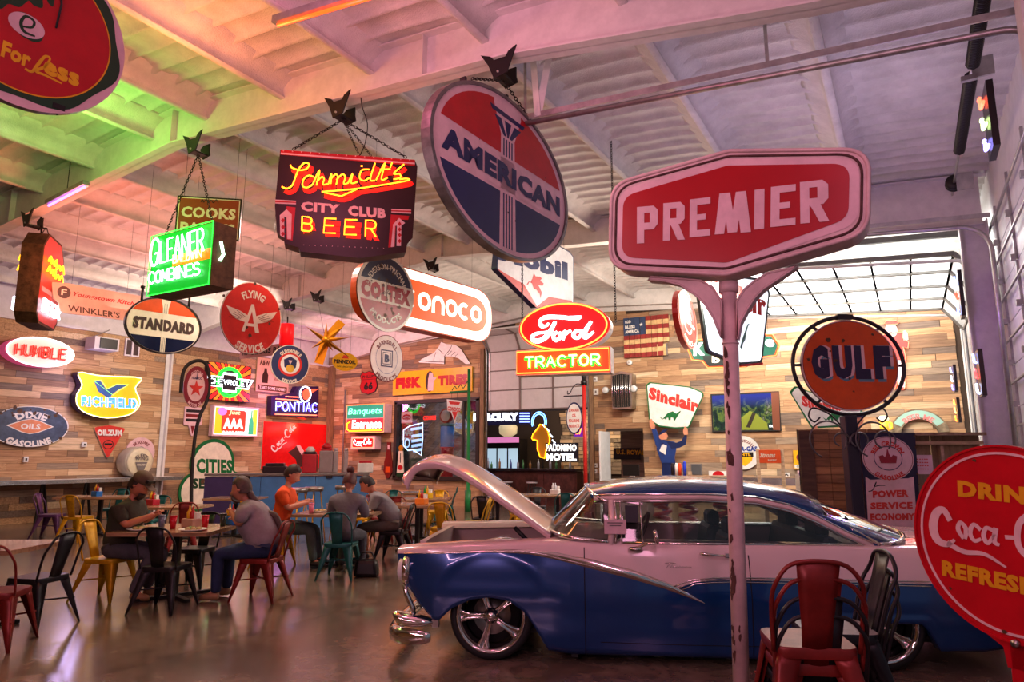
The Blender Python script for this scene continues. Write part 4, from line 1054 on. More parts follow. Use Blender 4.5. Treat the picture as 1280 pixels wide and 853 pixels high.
# ---- shield sign with winged horse
F = Fit(622, 718, 306, 385, D=10.2, psi=50); F.sign('shield_sign', 'white shield sign with blue letters and a red winged horse above the script neon oval')
q = F.crop(600, 290, 4.49); O = q((102, 90), (420, 62), (505, 112), (525, 140), (525, 400), (315, 425), (92, 205))
O = rpoly(O, .03, 3); mb = MB(); mb.plate(O, 0, .10, NAVY); mb.flat(inset(O, .02), -.004, WHITE)
mb.flat(q((92, 205), (245, 295), (318, 418), (385, 365), (515, 388), (515, 400), (315, 425)), -.006, LRED); mb.build('sign_face', F.root)
mb = MB(); ptext(mb, F, 'Mobil', (622, 300), (709, 329), (622, 325), NAVY, -.008, .07); mb.build('lettering', F.root)
mb = MB(); mb.flat(q((258, 298), (272, 278), (282, 282), (292, 262), (300, 232), (310, 250), (335, 252), (345, 262), (335, 275), (355, 290), (350, 303), (325, 300), (345, 340), (338, 375), (334, 350), (315, 325), (300, 320), (290, 290), (275, 282), (268, 296)), -.008, LRED); mb.build('emblem', F.root)
drop(F, [F.at(640, 308), F.at(705, 318)])
# ---- script neon oval over a boxed word
F = Fit(645, 764, 378, 470, D=9.2, psi=-17); F.sign('tractor_sign', 'red neon oval script sign above an orange word box, hung on chains')
q = F.crop(600, 380, 5.82)
C_, rx, rz = F.at(704.5, 409), (F.at(761, 409)[0] - F.at(646, 409)[0]) / 2, (F.at(704, 379)[1] - F.at(704, 440)[1]) / 2
tl = R(3)
def rot(P, a, c): return [(c[0] + (x - c[0]) * math.cos(a) - (z - c[1]) * math.sin(a), c[1] + (x - c[0]) * math.sin(a) + (z - c[1]) * math.cos(a)) for x, z in P]
E = ell(rx, rz, 48, *C_)
LR = mat('lit_red_face', srgb(225, 20, 20), .4, emit=srgb(240, 16, 14), es=.65, var=.06)
mb = MB(); mb.plate(E, 0, .24, WHITE); mb.flat([(C_[0] + (x - C_[0]) * .985, C_[1] + (z - C_[1]) * .985) for x, z in E], -.004, LR); mb.build('oval_cabinet', F.root)
mb = MB(); mb.tube([(C_[0] + (x - C_[0]) * .93, -.04, C_[1] + (z - C_[1]) * .93) for x, z in E], .011, neon('orange', 255, 110, 40, 7), 6, close=True); mb.build('oval_tube', F.root)
mb = MB(); NWW = mat('lit_script', (1, 1, 1), .4, emit=srgb(255, 235, 235), es=3.2, var=0)
for st in ([(740, 95, .03), (700, 112, .05), (600, 100, .055), (480, 100, .06), (440, 130, .05), (450, 165, .05), (490, 160, .035), (500, 140, .03)],
           [(550, 130, .05), (520, 190, .06), (490, 240, .06), (430, 272, .065), (385, 262, .06), (385, 235, .05), (420, 215, .04), (470, 210, .035), (540, 195, .03)],
           [(565, 205, .045), (535, 235, .05), (555, 268, .05), (590, 240, .045), (580, 205, .04)], [(590, 225, .03), (625, 200, .035), (605, 265, .04)], [(625, 225, .035), (655, 200, .04), (660, 210, .03)],
           [(745, 200, .035), (700, 200, .045), (680, 235, .05), (715, 250, .045), (745, 215, .04)], [(810, 130, .045), (760, 225, .05), (775, 248, .045), (830, 205, .03)]):
 brush(mb, q(*st), NWW, -.02)
mb.build('script_letters', F.root)
mb = MB()
for st in ([(740, 95), (600, 100), (480, 100), (440, 130), (470, 165)], [(550, 130), (520, 190), (430, 272), (385, 245), (470, 210)], [(565, 205), (535, 240), (570, 265), (590, 225)], [(745, 200), (685, 225), (715, 250), (745, 215), (810, 130), (765, 235), (830, 205)]):
 stroke(mb, q(*st), .009, neon('white', 1, 1, 1), -.05)
mb.build('script_tube', F.root)
bx = [F.at(645, 441), F.at(763, 433), F.at(763, 463.5), F.at(645, 470)]; bx = [(bx[0][0], bx[1][1]), bx[1], (bx[1][0], bx[3][1]), bx[3]]
cx, cz = (bx[0][0] + bx[1][0]) / 2, (bx[0][1] + bx[2][1]) / 2; bw_, bh = bx[1][0] - bx[0][0], bx[0][1] - bx[2][1]
LOR = mat('lit_orange_red', srgb(240, 70, 14), .4, emit=srgb(250, 70, 10), es=.7, var=0)
mb = MB(); mb.plate(rect(bw_, bh, cx, cz), 0, .26, WHITE); mb.flat(rect(bw_ * .985, bh * .94, cx, cz), -.004, LOR); mb.build('word_cabinet', F.root)
mb = MB(); outline(mb, rect(bw_ * .97, bh * .84, cx, cz), .009, neon('orange', 1, 1, 1), -.03); mb.build('box_tube', F.root)
mb = MB(); tubes(mb, 'TRACTOR', cx, cz, bw_ * .78, bh * .40, .013, neon('lime_white', 190, 255, 120, 7), -.04, gap=.35); mb.build('letter_tube', F.root)
mb = MB(); text(mb, 'TRACTOR', cx, cz - .01, bw_ * .82, bh * .46, mat('lit_green_letter', srgb(30, 200, 60), .4, emit=srgb(60, 230, 60), es=.8, var=0), -.008, .05); mb.build('letter_backing', F.root)
for x, dz in ((F.at(768, 400)[0], 0), (F.at(650, 400)[0], 0)):
 wp = F.loc + F.u * x; chain('chain', (x, .12, C_[1] + .05), (x, .12, deck(wp.x) - F.loc.z), F.root, .05, .005)
# ---- small oval neon and the lit shield at right of centre
F, w, h = oval((848, 869, 370, 433), 12.5, 'narrow_oval_sign', 'narrow red and white oval sign beside the large lit white sign', psi=68)
E = ell(w, h, 40); mb = MB(); mb.plate(E, 0, .1, LRED); mb.flat(scale(E, .96), -.004, mat('lit_red_soft', srgb(225, 50, 40), .4, emit=srgb(225, 40, 30), es=.3, var=0)); mb.ring(scale(E, .5), scale(E, .42), -.007, -.006, LW); mb.flat(rect(w * 1.9, h * .36), -.0075, LR)
mb.build('lit_face', F.root); mb = MB(); outline(mb, scale(E, 1.0), .012, neon('pinkwhite', 255, 150, 130, 1.3), -.02); mb.build('border_tube', F.root)
mb = MB(); text(mb, 'Rambler', 0, 0, w * 1.7, h * .24, LW, -.01, .05); arc(mb, 'PARTS', 0, 0, h * .62, 90, h * .2, LW, -.01, .03, ke=w / h); arc(mb, 'SERVICE', 0, 0, h * .82, 270, h * .2, LW, -.01, .03, low=True, ke=w / h); mb.build('lettering', F.root); drop(F, [(0, h)])
F = Fit(866, 962, 340, 460, D=10.6, psi=22); F.sign('dinosaur_sign', 'large lit white sign with faint green dinosaur hanging behind the pink pole')
q = F.crop(840, 340, 6.56); O = rpoly(q((190, -20), (770, 60), (805, 170), (740, 755), (560, 765), (290, 660)), .1, 4)
mb = MB(); mb.plate(O, 0, .07, paint('frame_green_grey', 60, 75, 70)); mb.build('cabinet', F.root)
LWD = mat('lit_white_cool', srgb(245, 250, 250), .4, emit=srgb(235, 245, 250), es=1.15, var=0)
mb = MB(); mb.flat(inset(O, .045), -.004, LWD); mb.build('lit_face', F.root)
mb = MB(); ptext(mb, F, 'Sinclair', (878, 342), (957, 368), (878, 372), LRED, -.008, .06); mb.build('lettering', F.root)
mb = MB(); mb.flat(q((555, 620), (570, 560), (590, 500), (612, 440), (622, 425), (635, 432), (622, 445), (608, 500), (598, 560), (580, 590), (572, 640)), -.008, paint('pale_green', 120, 170, 150)); mb.build('dinosaur', F.root)
mb = MB(); a, b = q((560, 770))[0], q((740, 752))[0]; mb.bar((a[0], .05, a[1]), (b[0], .05, b[1]), .14, .03, LRED); mb.build('bottom_trim', F.root)
drop(F, [F.at(885, 340), F.at(950, 350)])
F = Fit(860, 975, 416, 464, D=15.0, psi=-27); F.sign('angular_sign', 'dark green angular neon-edged sign behind the lit white sign, letter K showing')
q = F.crop(840, 340, 6.56); O = q((135, 640), (180, 562), (260, 558), (640, 520), (820, 515), (878, 600), (850, 685), (740, 700), (600, 775), (295, 785), (250, 730), (165, 720))
mb = MB(); mb.plate(O, 0, .18, ORANGE); mb.flat(inset(O, .03), -.004, paint('deep_green', 10, 78, 62)); mb.flat(q((250, 690), (420, 680), (600, 700), (590, 765), (300, 775), (262, 730)), -.006, paint('sign_dark', 22, 34, 34)); mb.build('cabinet', F.root)
mb = MB(); outline(mb, inset(O, -.01), .012, neon('soft_orange', 255, 120, 60, 3), -.01); mb.build('border_tube', F.root)
mb = MB(); ptext(mb, F, 'K', (867, 429), (881, 428), (867, 445), LWD, -.01, .06); ptext(mb, F, 'e', (956, 424), (968, 424), (956, 434), LWD, -.01, .06); ptext(mb, F, 'b', (890, 445), (900, 445), (890, 454), CREAM, -.01, .05)
mb.build('lettering', F.root); drop(F, [F.at(880, 424), F.at(960, 418)])
# ================================================================== signs on the left and back walls
random.seed(31)
LY = mat('lit_yellow', srgb(250, 190, 20), .4, emit=srgb(250, 160, 8), es=.5, var=.08)
def soft(name, r, g, b, es=.8): return mat('soft_' + name, srgb(r, g, b), .4, emit=srgb(r, g, b), es=es, var=0)
# ---- oval neon sign, red letters on lit white
F = Fit(6, 93, 422, 459, wall='L', off=.35); F.sign('oval_neon_sign', 'lit white oval sign with red neon letters, high on the plank wall')
w, h = F.w / 2, F.h / 2; E = ell(w, h, 40); mb = MB(); mb.plate(E, 0, .3, soft('pink', 220, 80, 130, .4)); mb.flat(scale(E, .97), -.004, soft('white_face', 255, 225, 210, .25)); mb.build('cabinet', F.root)
mb = MB(); outline(mb, scale(E, .97), .015, neon('white_low', 255, 245, 235, 2.5), -.03); mb.build('border_tube', F.root)
mb = MB(); tubes(mb, 'HUMBLE', 0, 0, w * 1.45, h * .72, .016, neon('red', 255, 40, 30, 2.2), -.03, double=.02); mb.build('letter_tube', F.root)
mb = MB(); rchips(mb, 8, lambda a, b: ((a - .2) * w, (b - .5) * h), -.005, .025); mb.build('enamel_chip', F.root)
# ---- shield with eagle
F = Fit(95, 176, 465, 524, wall='L', off=.3); F.sign('eagle_shield_sign', 'yellow neon shield sign with a blue eagle over blue letters')
q = F.crop(0, 426, 3.99); O = q((385, 157), (480, 172), (580, 178), (702, 187), (672, 235), (693, 290), (690, 330), (640, 372), (530, 388), (430, 365), (382, 325), (378, 270), (405, 220)); O = crom([(x, z, 0) for x, z in O], 3, True); O = [(p.x, p.y) for p in O]
mb = MB(); mb.plate(O, 0, .22, paint('dull_violet', 60, 40, 90)); mb.flat(inset(O, .02), -.004, LY); mb.build('cabinet', F.root)
mb = MB(); outline(mb, inset(O, .01), .014, neon('warm_white', 255, 235, 170, 3), -.03); mb.build('border_tube', F.root)
mb = MB(); mb.flat(q((468, 202), (500, 200), (530, 245), (580, 222), (635, 222), (590, 245), (560, 268), (545, 290), (520, 275), (490, 255)), -.007, paint('eagle_blue', 50, 90, 150)); mb.build('eagle', F.root)
mb = MB(); outline(mb, q((465, 200), (502, 197), (532, 242), (580, 218), (640, 220), (592, 248), (562, 272)), .008, neon('pale_green', 150, 230, 130, 2), -.02); mb.build('eagle_tube', F.root)
mb = MB(); A = ((101, 495), (170, 499), (101, 508)); ptext(mb, F, 'RICHFIELD', *A, soft('blue', 60, 140, 240, 1.2), -.01, .07); mb.build('lettering', F.root)
mb = MB(); qtubes(mb, F, 'RICHFIELD', *A, .008, neon('ice', 200, 225, 255, 3), -.04); mb.build('letter_tube', F.root)
# ---- oval enamel, left
F = Fit(-14, 85.5, 508, 559, wall='L', off=.08); F.sign('oval_gasoline_sign', 'worn blue-grey oval gasoline sign with an orange diamond, low on the plank wall')
w, h = F.w / 2, F.h / 2; E = ell(w, h, 44); mb = MB(); mb.plate(E, -.01, .03, paint('slate', 70, 84, 112, var=.3)); mb.ring(E, scale(E, .97), -.013, -.011, WHITE)
P = [(-w * .55, h * .02), (-w * .2, h * .28), (0, h * .36), (w * .2, h * .28), (w * .55, h * .02), (w * .2, -h * .26), (0, -h * .34), (-w * .2, -h * .26)]
mb.flat(scale(P, 1.1), -.0125, WHITE); mb.flat(P, -.014, paint('faded_orange', 226, 140, 100)); mb.build('sign_face', F.root)
mb = MB(); arc(mb, 'DIXIE', 0, -h * .55, h * 1.12, 90, h * .34, WHITE, -.015, .06, ke=1.35, kx=1.0); arc(mb, 'GASOLINE', 0, h * .75, h * 1.6, 270, h * .32, WHITE, -.015, .06, low=True, ke=1.25, kx=.85); text(mb, 'OILS', 0, 0, w * .5, h * .28, WHITE, -.016, .04); mb.build('lettering', F.root)
mb = MB(); rchips(mb, 14, lambda a, b: (w * (a * 1.6 - .8), h * (.5 + .4 * b)), -.017, .04); rchips(mb, 12, lambda a, b: (w * .97 * math.cos(6.28 * a), h * .97 * math.sin(6.28 * a)), -.017, .03); mb.build('enamel_chip', F.root)
# ---- wedge
F = Fit(117, 157, 532, 575, wall='L', off=.06); F.sign('wedge_sign', 'orange-red wedge-shaped sign with a goggled face')
q = F.crop(0, 426, 3.99); mb = MB(); mb.plate(rpoly(q((467, 432), (545, 422), (625, 438), (535, 592)), .05, 3), -.01, .03, LRED, CREAM); mb.build('sign_face', F.root)
mb = MB(); ptext(mb, F, 'OILZUM', (121, 537), (152, 537.5), (121.5, 545), WHITE, -.013, .07); c = F.at(135, 556); mb.ring(ell(.14, .12, 16, *c), ell(.12, .10, 16, *c), -.013, -.012, BLK); mb.flat(rect(.2, .05, c[0], c[1] + .01), -.0135, BLK); text(mb, "AMERICA'S FINEST OIL", c[0], c[1] + .22, .5, .05, BLK, -.013, .0); mb.build('lettering', F.root)
# ---- round sign behind the drum clock
F = Fit(157, 193, 547, 585, wall='L', off=.06); F.sign('round_red_sign', 'white disc with red lettering partly hidden by the cream round lamp')
r = F.h / 2; mb = MB(); mb.plate(ell(r, r, 32), -.01, .03, PINKW); mb.build('sign_face', F.root); mb = MB(); arc(mb, 'BE SQUARE', 0, 0, r * .68, 90, r * .24, DRED, -.013, .04, kx=.8); mb.flat(ell(r * .4, r * .4, 20), -.012, NAVY); mb.build('lettering', F.root)
F = Fit(155.5, 195, 558.5, 597, wall='L', off=.55); F.sign('globe_sign', 'round cream globe sign standing off the plank wall')
r = F.h / 2; mb = MB(); mb.lathe([(r * .9, .5), (r, .4), (r, .12), (r * .96, .06), (r * .93, .03)], paint('globe_rim', 180, 170, 150), 32, M=Matrix.Rotation(R(-90), 4, 'X')); mb.build('rim', F.root)
mb = MB(); mb.lathe([(r * .93, .035), (r * .8, 0), (r * .5, -.02), (.01, -.03)], paint('globe_cream', 226, 214, 180), 32, M=Matrix.Rotation(R(-90), 4, 'X')); mb.build('lens', F.root)
mb = MB(); arc(mb, 'FLEET', 0, -r * .1, r * .52, 90, r * .24, GREY, -.045, .03, kx=1); text(mb, 'WING', 0, r * .22, r * .9, r * .22, GREY, -.045, .03); mb.flat([(-r * .42, r * .0), (r * .42, r * 0), (r * .2, -r * .55), (-r * .2, -r * .55)], -.044, GREY); text(mb, 'GOLDEN', 0, -r * .18, r * .6, r * .12, CREAM, -.047, .02); mb.build('lettering', F.root)
# ---- motor-oil disc on a bent pole
P = at_Z(238, 672, 0); F = Fit(229, 260, 458, 510, psi=42, P=Vector((P.x, P.y, 3))); F.sign('crook_pole_sign', 'oval Gasoline Motor Oil sign with a red star hanging in a black crook-shaped pole')
w, h = F.w / 2, F.h / 2; E = ell(w, h, 40); mb = MB(); mb.plate(E, -.02, .02, paint('wine', 130, 24, 44), PINKW); mb.flat(scale(E, .7), -.022, PINKW); mb.build('sign_face', F.root)
mb = MB(); P5 = star(5, 1, .40); mb.flat([(x * w * .62, z * h * .42 - h * .08) for x, z in P5], -.025, LRED); mb.build('star', F.root)
mb = MB(); arc(mb, 'GASOLINE', 0, 0, h * .72, 90, h * .18, PINKW, -.024, .03, ke=w / h, kx=.85); arc(mb, 'MOTOR OIL', 0, 0, h * .90, 270, h * .18, PINKW, -.024, .03, low=True, ke=w / h, kx=.85); text(mb, 'TEXACO', 0, h * .42, w * .9, h * .12, NAVY, -.026, .04); mb.flat([(-w * .06, h * .36), (0, h * .72), (w * .06, h * .36)], -.0255, NAVY); mb.build('lettering', F.root)
pt = lambda x, y: (F.at(x, y)[0], 0, F.at(x, y)[1]); mb = MB()
mb.tube(crom([pt(226, 491), pt(228, 470), (pt(234, 457)), pt(247, 451), pt(258, 456), pt(262, 475), pt(259, 500), pt(250, 520), pt(244, 545), pt(240, 590), (pt(239, 640)), (pt(239, 660)[0], 0, -F.loc.z + .02)], 6), .035, M_BLK, 8)
mb.build('crook_pole', F.root); mb = MB(); mb.lathe([(.28, 0), (.28, .03), (.06, .05)], M_BLK, 24, (pt(239, 660)[0], 0, -F.loc.z)); mb.build('base_plate', F.root)
F = Fit(230, 252, 509, 545, wall='L', off=.07); F.sign('arrow_sign', 'small faded red and black arrow sign pointing down the plank wall behind the crook pole')
w, h = F.w, F.h; mb = MB(); mb.plate([(-w / 2, h / 2), (-w / 2, -h * .12), (-w * .22, -h * .16), (-w * .05, -h / 2), (w * .05, -h / 2), (w * .22, -h * .16), (w / 2, -h * .12), (w / 2, h / 2)], -.01, .03, PINKW)
for k, m in enumerate((BLK, DRED, BLK)): mb.flat(rect(w * .86, h * .10, 0, h * (.36 - .16 * k)), -.012, m)
mb.flat([(-w * .12, -h * .16), (0, -h * .46), (w * .12, -h * .16)], -.012, DRED); mb.build('sign_face', F.root)
# ---- bow-tie neon
F = Fit(258.5, 313, 455, 501.5, wall='L', off=.2); F.sign('bow_tie_sign', 'square sign with red and orange rays, green neon ring and a white bow-tie')
w, h = F.w, F.h; mb = MB(); mb.plate(rect(w, h), 0, .15, BLK); mb.build('cabinet', F.root)
mb = MB(); LRd = soft('ray_red', 235, 30, 30, .8); LOr = soft('ray_orange', 245, 130, 30, .8)
for k in range(32):
 a0, a1 = 2 * math.pi * (k + .12) / 32, 2 * math.pi * (k + .88) / 32
 def ed(a, s=.5):
  c, s_ = math.cos(a), math.sin(a); t = min((w * .49) / max(abs(c), 1e-6), (h * .49) / max(abs(s_), 1e-6)); return (c * t, s_ * t)
 mb.flat([(math.cos(a0) * h * .3, math.sin(a0) * h * .3), ed(a0), ed(a1), (math.cos(a1) * h * .3, math.sin(a1) * h * .3)], -.004, LRd if k % 2 else LOr)
mb.build('ray_panel', F.root)['kind'] = 'stuff'
mb = MB(); mb.flat(ell(h * .40, h * .40, 40), -.007, paint('sign_green', 20, 60, 30)); mb.ring(ell(h * .42, h * .42, 40), ell(h * .34, h * .34, 40), -.009, -.008, soft('green', 30, 210, 60, .9)); mb.flat(ell(h * .30, h * .30, 30), -.009, paint('tie_grey', 60, 64, 62)); mb.build('disc', F.root)
mb = MB()
for r in (.335, .40): mb.tube([(h * r * math.cos(R(a)), -.03, h * r * math.sin(R(a))) for a in range(0, 360, 12)], .012, neon('green', 1, 1, 1), 5, close=True)
mb.build('ring_tube', F.root)
TIE = [(-.5, .12), (-.16, .12), (-.16, .24), (.16, .24), (.16, .12), (.55, .12), (.44, -.14), (.16, -.14), (.16, -.26), (-.16, -.26), (-.16, -.14), (-.5, -.14)]
mb = MB(); P = [(x * w, z * h) for x, z in TIE]; mb.flat(P, -.012, soft('white_print', 255, 250, 245, .9)); mb.flat(inset(P, .06), -.014, paint('tie_black', 20, 22, 26)); mb.build('bow_tie', F.root)
mb = MB(); outline(mb, P, .010, neon('white', 1, 1, 1), -.03); tubes(mb, 'CHEVROLET', 0, -h * .01, w * .88, h * .13, .011, neon('white', 1, 1, 1), -.03); mb.build('bow_tie_tube', F.root)
# ---- root beer light box
F = Fit(266, 323, 508, 546, wall='L', off=.2); F.sign('root_beer_sign', 'bright light-box sign with three big letters A and a green bottle')
w, h = F.w, F.h; mb = MB(); mb.plate(rect(w, h), 0, .16, PINKW); mb.flat(rect(w * .95, h * .9), -.004, soft('white_box', 250, 235, 235, 1.0)); mb.build('cabinet', F.root)
mb = MB(); mb.flat(rect(w * .16, h * .84, -w * .38, 0), -.006, soft('yellow', 245, 190, 40)); mb.flat(rect(w * .10, h * .84, w * .41, 0), -.006, soft('lime', 210, 215, 60)); mb.flat(rrect(w * .52, h * .72, .1, -w * .06, h * .0), -.007, soft('box_red', 235, 60, 40)); mb.flat(ell(w * .1, h * .13, 20, -w * .32, h * .3), -.008, soft('violet', 200, 130, 220)); mb.build('lit_face', F.root)
mb = MB(); text(mb, 'AAA', -w * .06, -h * .08, w * .44, h * .34, soft('white_print', 255, 250, 245, .9), -.01, .09); text(mb, 'Just', -w * .05, h * .27, w * .24, h * .18, soft('cream', 255, 240, 180), -.01, .03, shear=.2); text(mb, 'ROOT BEER', -w * .05, -h * .36, w * .46, h * .08, soft('white_print', 255, 250, 245, .9), -.01, .04); mb.build('lettering', F.root)
x = w * .33; mb = MB(); mb.flat([(x - .02, h * .4), (x + .03, h * .4), (x + .03, h * .18), (x + .09, -h * .02), (x + .10, -h * .42), (x - .09, -h * .42), (x - .08, -h * .02), (x - .02, h * .18)], -.009, soft('teal', 60, 170, 130)); mb.build('bottle', F.root)
# ---- trefoil sign
F = Fit(229, 301, 553, 640, wall='L', off=.08); F.sign('trefoil_sign', 'large cream trefoil sign with a green border, low on the plank wall')
q = F.crop(200, 540, 5.82); c1, c2, c3 = F.at(266, 580), F.at(246, 610), F.at(286, 610)
rr = F.at(290, 580)[0] - F.at(266, 580)[0]
def trefoil(k):
 P = []
 r1 = rr * 1.12 * k; r2 = rr * .85 * k; zc = c2[1]
 P += [(c1[0] + r1 * math.cos(R(a)), c1[1] - .02 + r1 * math.sin(R(a))) for a in range(-12, 193, 8)]
 P += [(c2[0] + r2 * math.cos(R(a)), zc - .1 + r2 * math.sin(R(a))) for a in range(110, 271, 10)]
 P += [(c3[0] + r2 * math.cos(R(a)), zc - .1 + r2 * math.sin(R(a))) for a in range(-90, 71, 10)]
 return P
mb = MB(); mb.plate(trefoil(1.0), -.01, .03, GREEN); mb.flat(trefoil(.87), -.013, CREAM); mb.build('sign_face', F.root)
mb = MB(); ptext(mb, F, 'CITIES', (245, 573), (290, 575), (245, 591.5), GREEN, -.016, .05); ptext(mb, F, 'SERVICE', (240, 598), (296, 599), (240, 611), DGREEN, -.016, .05); mb.build('lettering', F.root)
mb = MB(); rchips(mb, 5, lambda a, b: ((a - .5) * .9, -.1 - .2 * b), -.017, .06); mb.build('enamel_chip', F.root)
# ---- car badge neon (face in profile)
F = Fit(340, 398, 482, 521, wall='L', off=.25); F.sign('feather_head_sign', 'violet neon sign with an orange profile head in a ring')
q = F.crop(300, 420, 6.09); mb = MB(); O = q((240, 455), (330, 455), (410, 430), (430, 385), (600, 385), (597, 625), (235, 605)); mb.plate(O, 0, .2, paint('sign_violet', 40, 14, 70)); mb.build('cabinet', F.root)
mb = MB(); A = ((344.5, 502), (396, 504), (344, 514)); ptext(mb, F, 'PONTIAC', *A, soft('indigo', 80, 70, 240, 1.3), -.006, .08); mb.build('lettering', F.root)
mb = MB(); qtubes(mb, F, 'PONTIAC', *A, .012, neon('ice', 1, 1, 1), -.03); mb.build('letter_tube', F.root)
mb = MB(); NO = neon('coral', 255, 110, 80, 4)
for a, b in (((265, 597), (580, 605)), ((270, 480), (440, 492)), ((345, 462), (445, 468))): P = q(a, b); mb.tube([(x, -.02, z) for x, z in P], .018, NO)
c = F.at(381, 493); mb.build('stripe_tube', F.root); mb = MB(); mb.tube([(c[0] + .24 * math.cos(R(a)), -.03, c[1] + .26 * math.sin(R(a))) for a in range(0, 360, 15)], .022, neon('white', 1, 1, 1), 5, close=True); mb.build('ring_tube', F.root)
mb = MB(); mb.flat(q((470, 430), (500, 400), (545, 405), (595, 405), (560, 425), (540, 440), (525, 470), (505, 490), (480, 480)), -.02, soft('coral', 255, 90, 60, 1.1)); mb.build('profile_head', F.root)
mb = MB(); mb.bar((.1, .05, -F.h / 2 - .02), (.5, .05, -F.h / 2 - .06), .06, .04, RED); mb.build('bottom_bracket', F.root)
# ---- red bottle panel
F = Fit(327.5, 407, 529, 586, wall='L', off=.06); F.sign('red_bottle_sign', 'large red enamel panel with white script and a tilted dark bottle')
w, h = F.w, F.h; mb = MB(); mb.plate(rect(w, h), -.01, .03, paint('gloss_red', 222, 20, 24, rough=.18), CREAM); mb.build('sign_face', F.root)
COKE = [[(22, 30, 4), (8, 50, 5), (-2, 32, 6), (6, 6, 6), (24, 2, 5), (34, 14, 3)], [(50, 12, 4), (42, 24, 5), (46, 34, 4), (54, 26, 5), (52, 12, 4)], [(76, 28, 4), (66, 34, 4), (60, 22, 5), (66, 12, 4), (76, 16, 3)], [(94, 30, 4), (84, 32, 4), (80, 20, 5), (86, 12, 4), (96, 26, 3)], [(98, 34, 5), (95, 16, 5), (102, 12, 3)],
  [(110, 24, 4), (122, 25, 4)], [(156, 46, 4), (148, 60, 5), (130, 44, 6), (128, 16, 6), (144, 2, 6), (160, 10, 4)], [(176, 12, 4), (166, 24, 5), (170, 34, 4), (178, 26, 5), (176, 12, 4)], [(190, 58, 4), (186, 40, 5), (188, 14, 5), (196, 14, 3)], [(212, 30, 4), (202, 32, 4), (198, 20, 5), (204, 12, 4), (214, 26, 3)], [(217, 34, 5), (214, 16, 5), (222, 12, 3)],
  [(24, 2, 6), (50, -6, 5), (80, -4, 4), (110, -16, 2)]]
def coke(mb, f, m, y, k=1):
 for st in COKE: brush(mb, [f(x, z) + (wd * k,) for x, z, wd in st], m, y)
q = F.crop(300, 420, 6.09); O_ = F.at(343, 566); ux = Vector(F.at(371, 536)) - Vector(O_); 
def f(x, z, O=Vector(O_), u=ux / 222, v=Vector((-ux.y, ux.x)) / 222 * .9): p = O + u * x + v * z; return (p.x, p.y)
mb = MB(); coke(mb, f, WHITE, -.014, ux.length / 222 * 1.4); mb.build('script_lettering', F.root)
q = F.crop(200, 540, 5.82); mb = MB(); mb.flat(q((930, 150), (975, 120), (1000, 90), (1040, 130), (1060, 170), (1125, 185), (1125, 255), (1000, 255), (985, 200)), -.012, paint('bottle_dark', 70, 40, 40)); mb.flat(q((990, 100), (1015, 95), (1045, 140), (1030, 170), (1010, 140)), -.014, PINKW); mb.flat(q((1060, 175), (1122, 190), (1118, 215), (1040, 215)), -.014, BLK); mb.build('bottle', F.root)
# ---- root-beer-float board, bar sign, service disc
F = Fit(320.5, 361, 449.5, 491, wall='L', off=.06); F.sign('bottle_board', 'faded pink root-beer board with a brown bottle')
w, h = F.w, F.h; mb = MB(); mb.plate(rect(w, h), -.01, .03, paint('faded_pink', 214, 168, 140)); mb.flat(rect(w * .9, h * .16, 0, -h * .38), -.012, BROWNP); mb.build('board', F.root)
mb = MB(); text(mb, 'A&W', -w * .28, h * .36, w * .3, h * .16, BROWNP, -.013, .05); text(mb, 'TAKE SOME HOME!', 0, -h * .38, w * .8, h * .09, CREAM, -.014, .03); text(mb, 'Root Beer', w * .22, -h * .1, w * .35, h * .09, BROWNP, -.013, .0, shear=.2); mb.build('lettering', F.root)
mb = MB(); x = -w * .24; mb.flat([(x - .05, h * .2), (x + .05, h * .2), (x + .06, h * .1), (x + .12, 0), (x + .11, -h * .24), (x - .12, -h * .24), (x - .12, 0), (x - .06, h * .1)], -.013, paint('root_brown', 50, 20, 14)); mb.build('bottle', F.root)
F = Fit(301, 362, 432, 446, D=15.2, slope=-.12); F.sign('bar_sign', 'narrow pinkish-grey bar board below the winged letter sign')
w, h = F.w, F.h; mb = MB(); mb.plate(rect(w, h * .95), -.015, .015, paint('mauve', 170, 120, 124)); mb.build('board', F.root); mb = MB(); text(mb, 'BEGGS BAR.', w * .1, 0, w * .7, h * .5, BLK, -.018, .04); text(mb, 'The', -w * .4, 0, w * .12, h * .4, BLK, -.018, .04); mb.build('lettering', F.root); drop(F, [(-w * .4, h * .4), (w * .4, h * .4)])
F = Fit(338, 386, 431.5, 480, D=13.6, psi=38); F.sign('service_disc_sign', 'round blue white and red service sign with a crest, in front of the faded board')
w, h = F.w / 2, F.h / 2; E = ell(w, h, 40); mb = MB(); mb.plate(E, -.012, .012, paint('service_blue', 50, 60, 100), CREAM); mb.ring(E, scale(E, .965), -.015, -.013, CREAM); mb.flat(scale(E, .62), -.014, LRED); mb.flat(scale(E, .50), -.0155, WHITE); mb.build('sign_face', F.root)
mb = MB(); mb.flat([(-w * .34, h * .22), (0, h * .40), (w * .34, h * .22), (w * .30, -h * .15), (0, -h * .42), (-w * .30, -h * .15)], -.018, paint('crest_blue', 40, 50, 90)); mb.flat(ell(w * .22, h * .2, 16, 0, -h * .22), -.0195, paint('crest_gold', 220, 170, 60)); mb.flat([(-w * .1, h * .2), (w * .1, h * .2), (0, -h * .02)], -.0195, PINKW); mb.build('crest', F.root)
mb = MB(); arc(mb, 'OLDSMOBILE', 0, 0, h * .69, 90, h * .21, CREAM, -.016, .05, ke=w / h, kx=.72); arc(mb, 'SERVICE', 0, 0, h * .90, 270, h * .21, CREAM, -.016, .05, low=True, ke=w / h, kx=.8); mb.build('lettering', F.root); drop(F, [(-w * .5, h * .8), (w * .5, h * .8)])
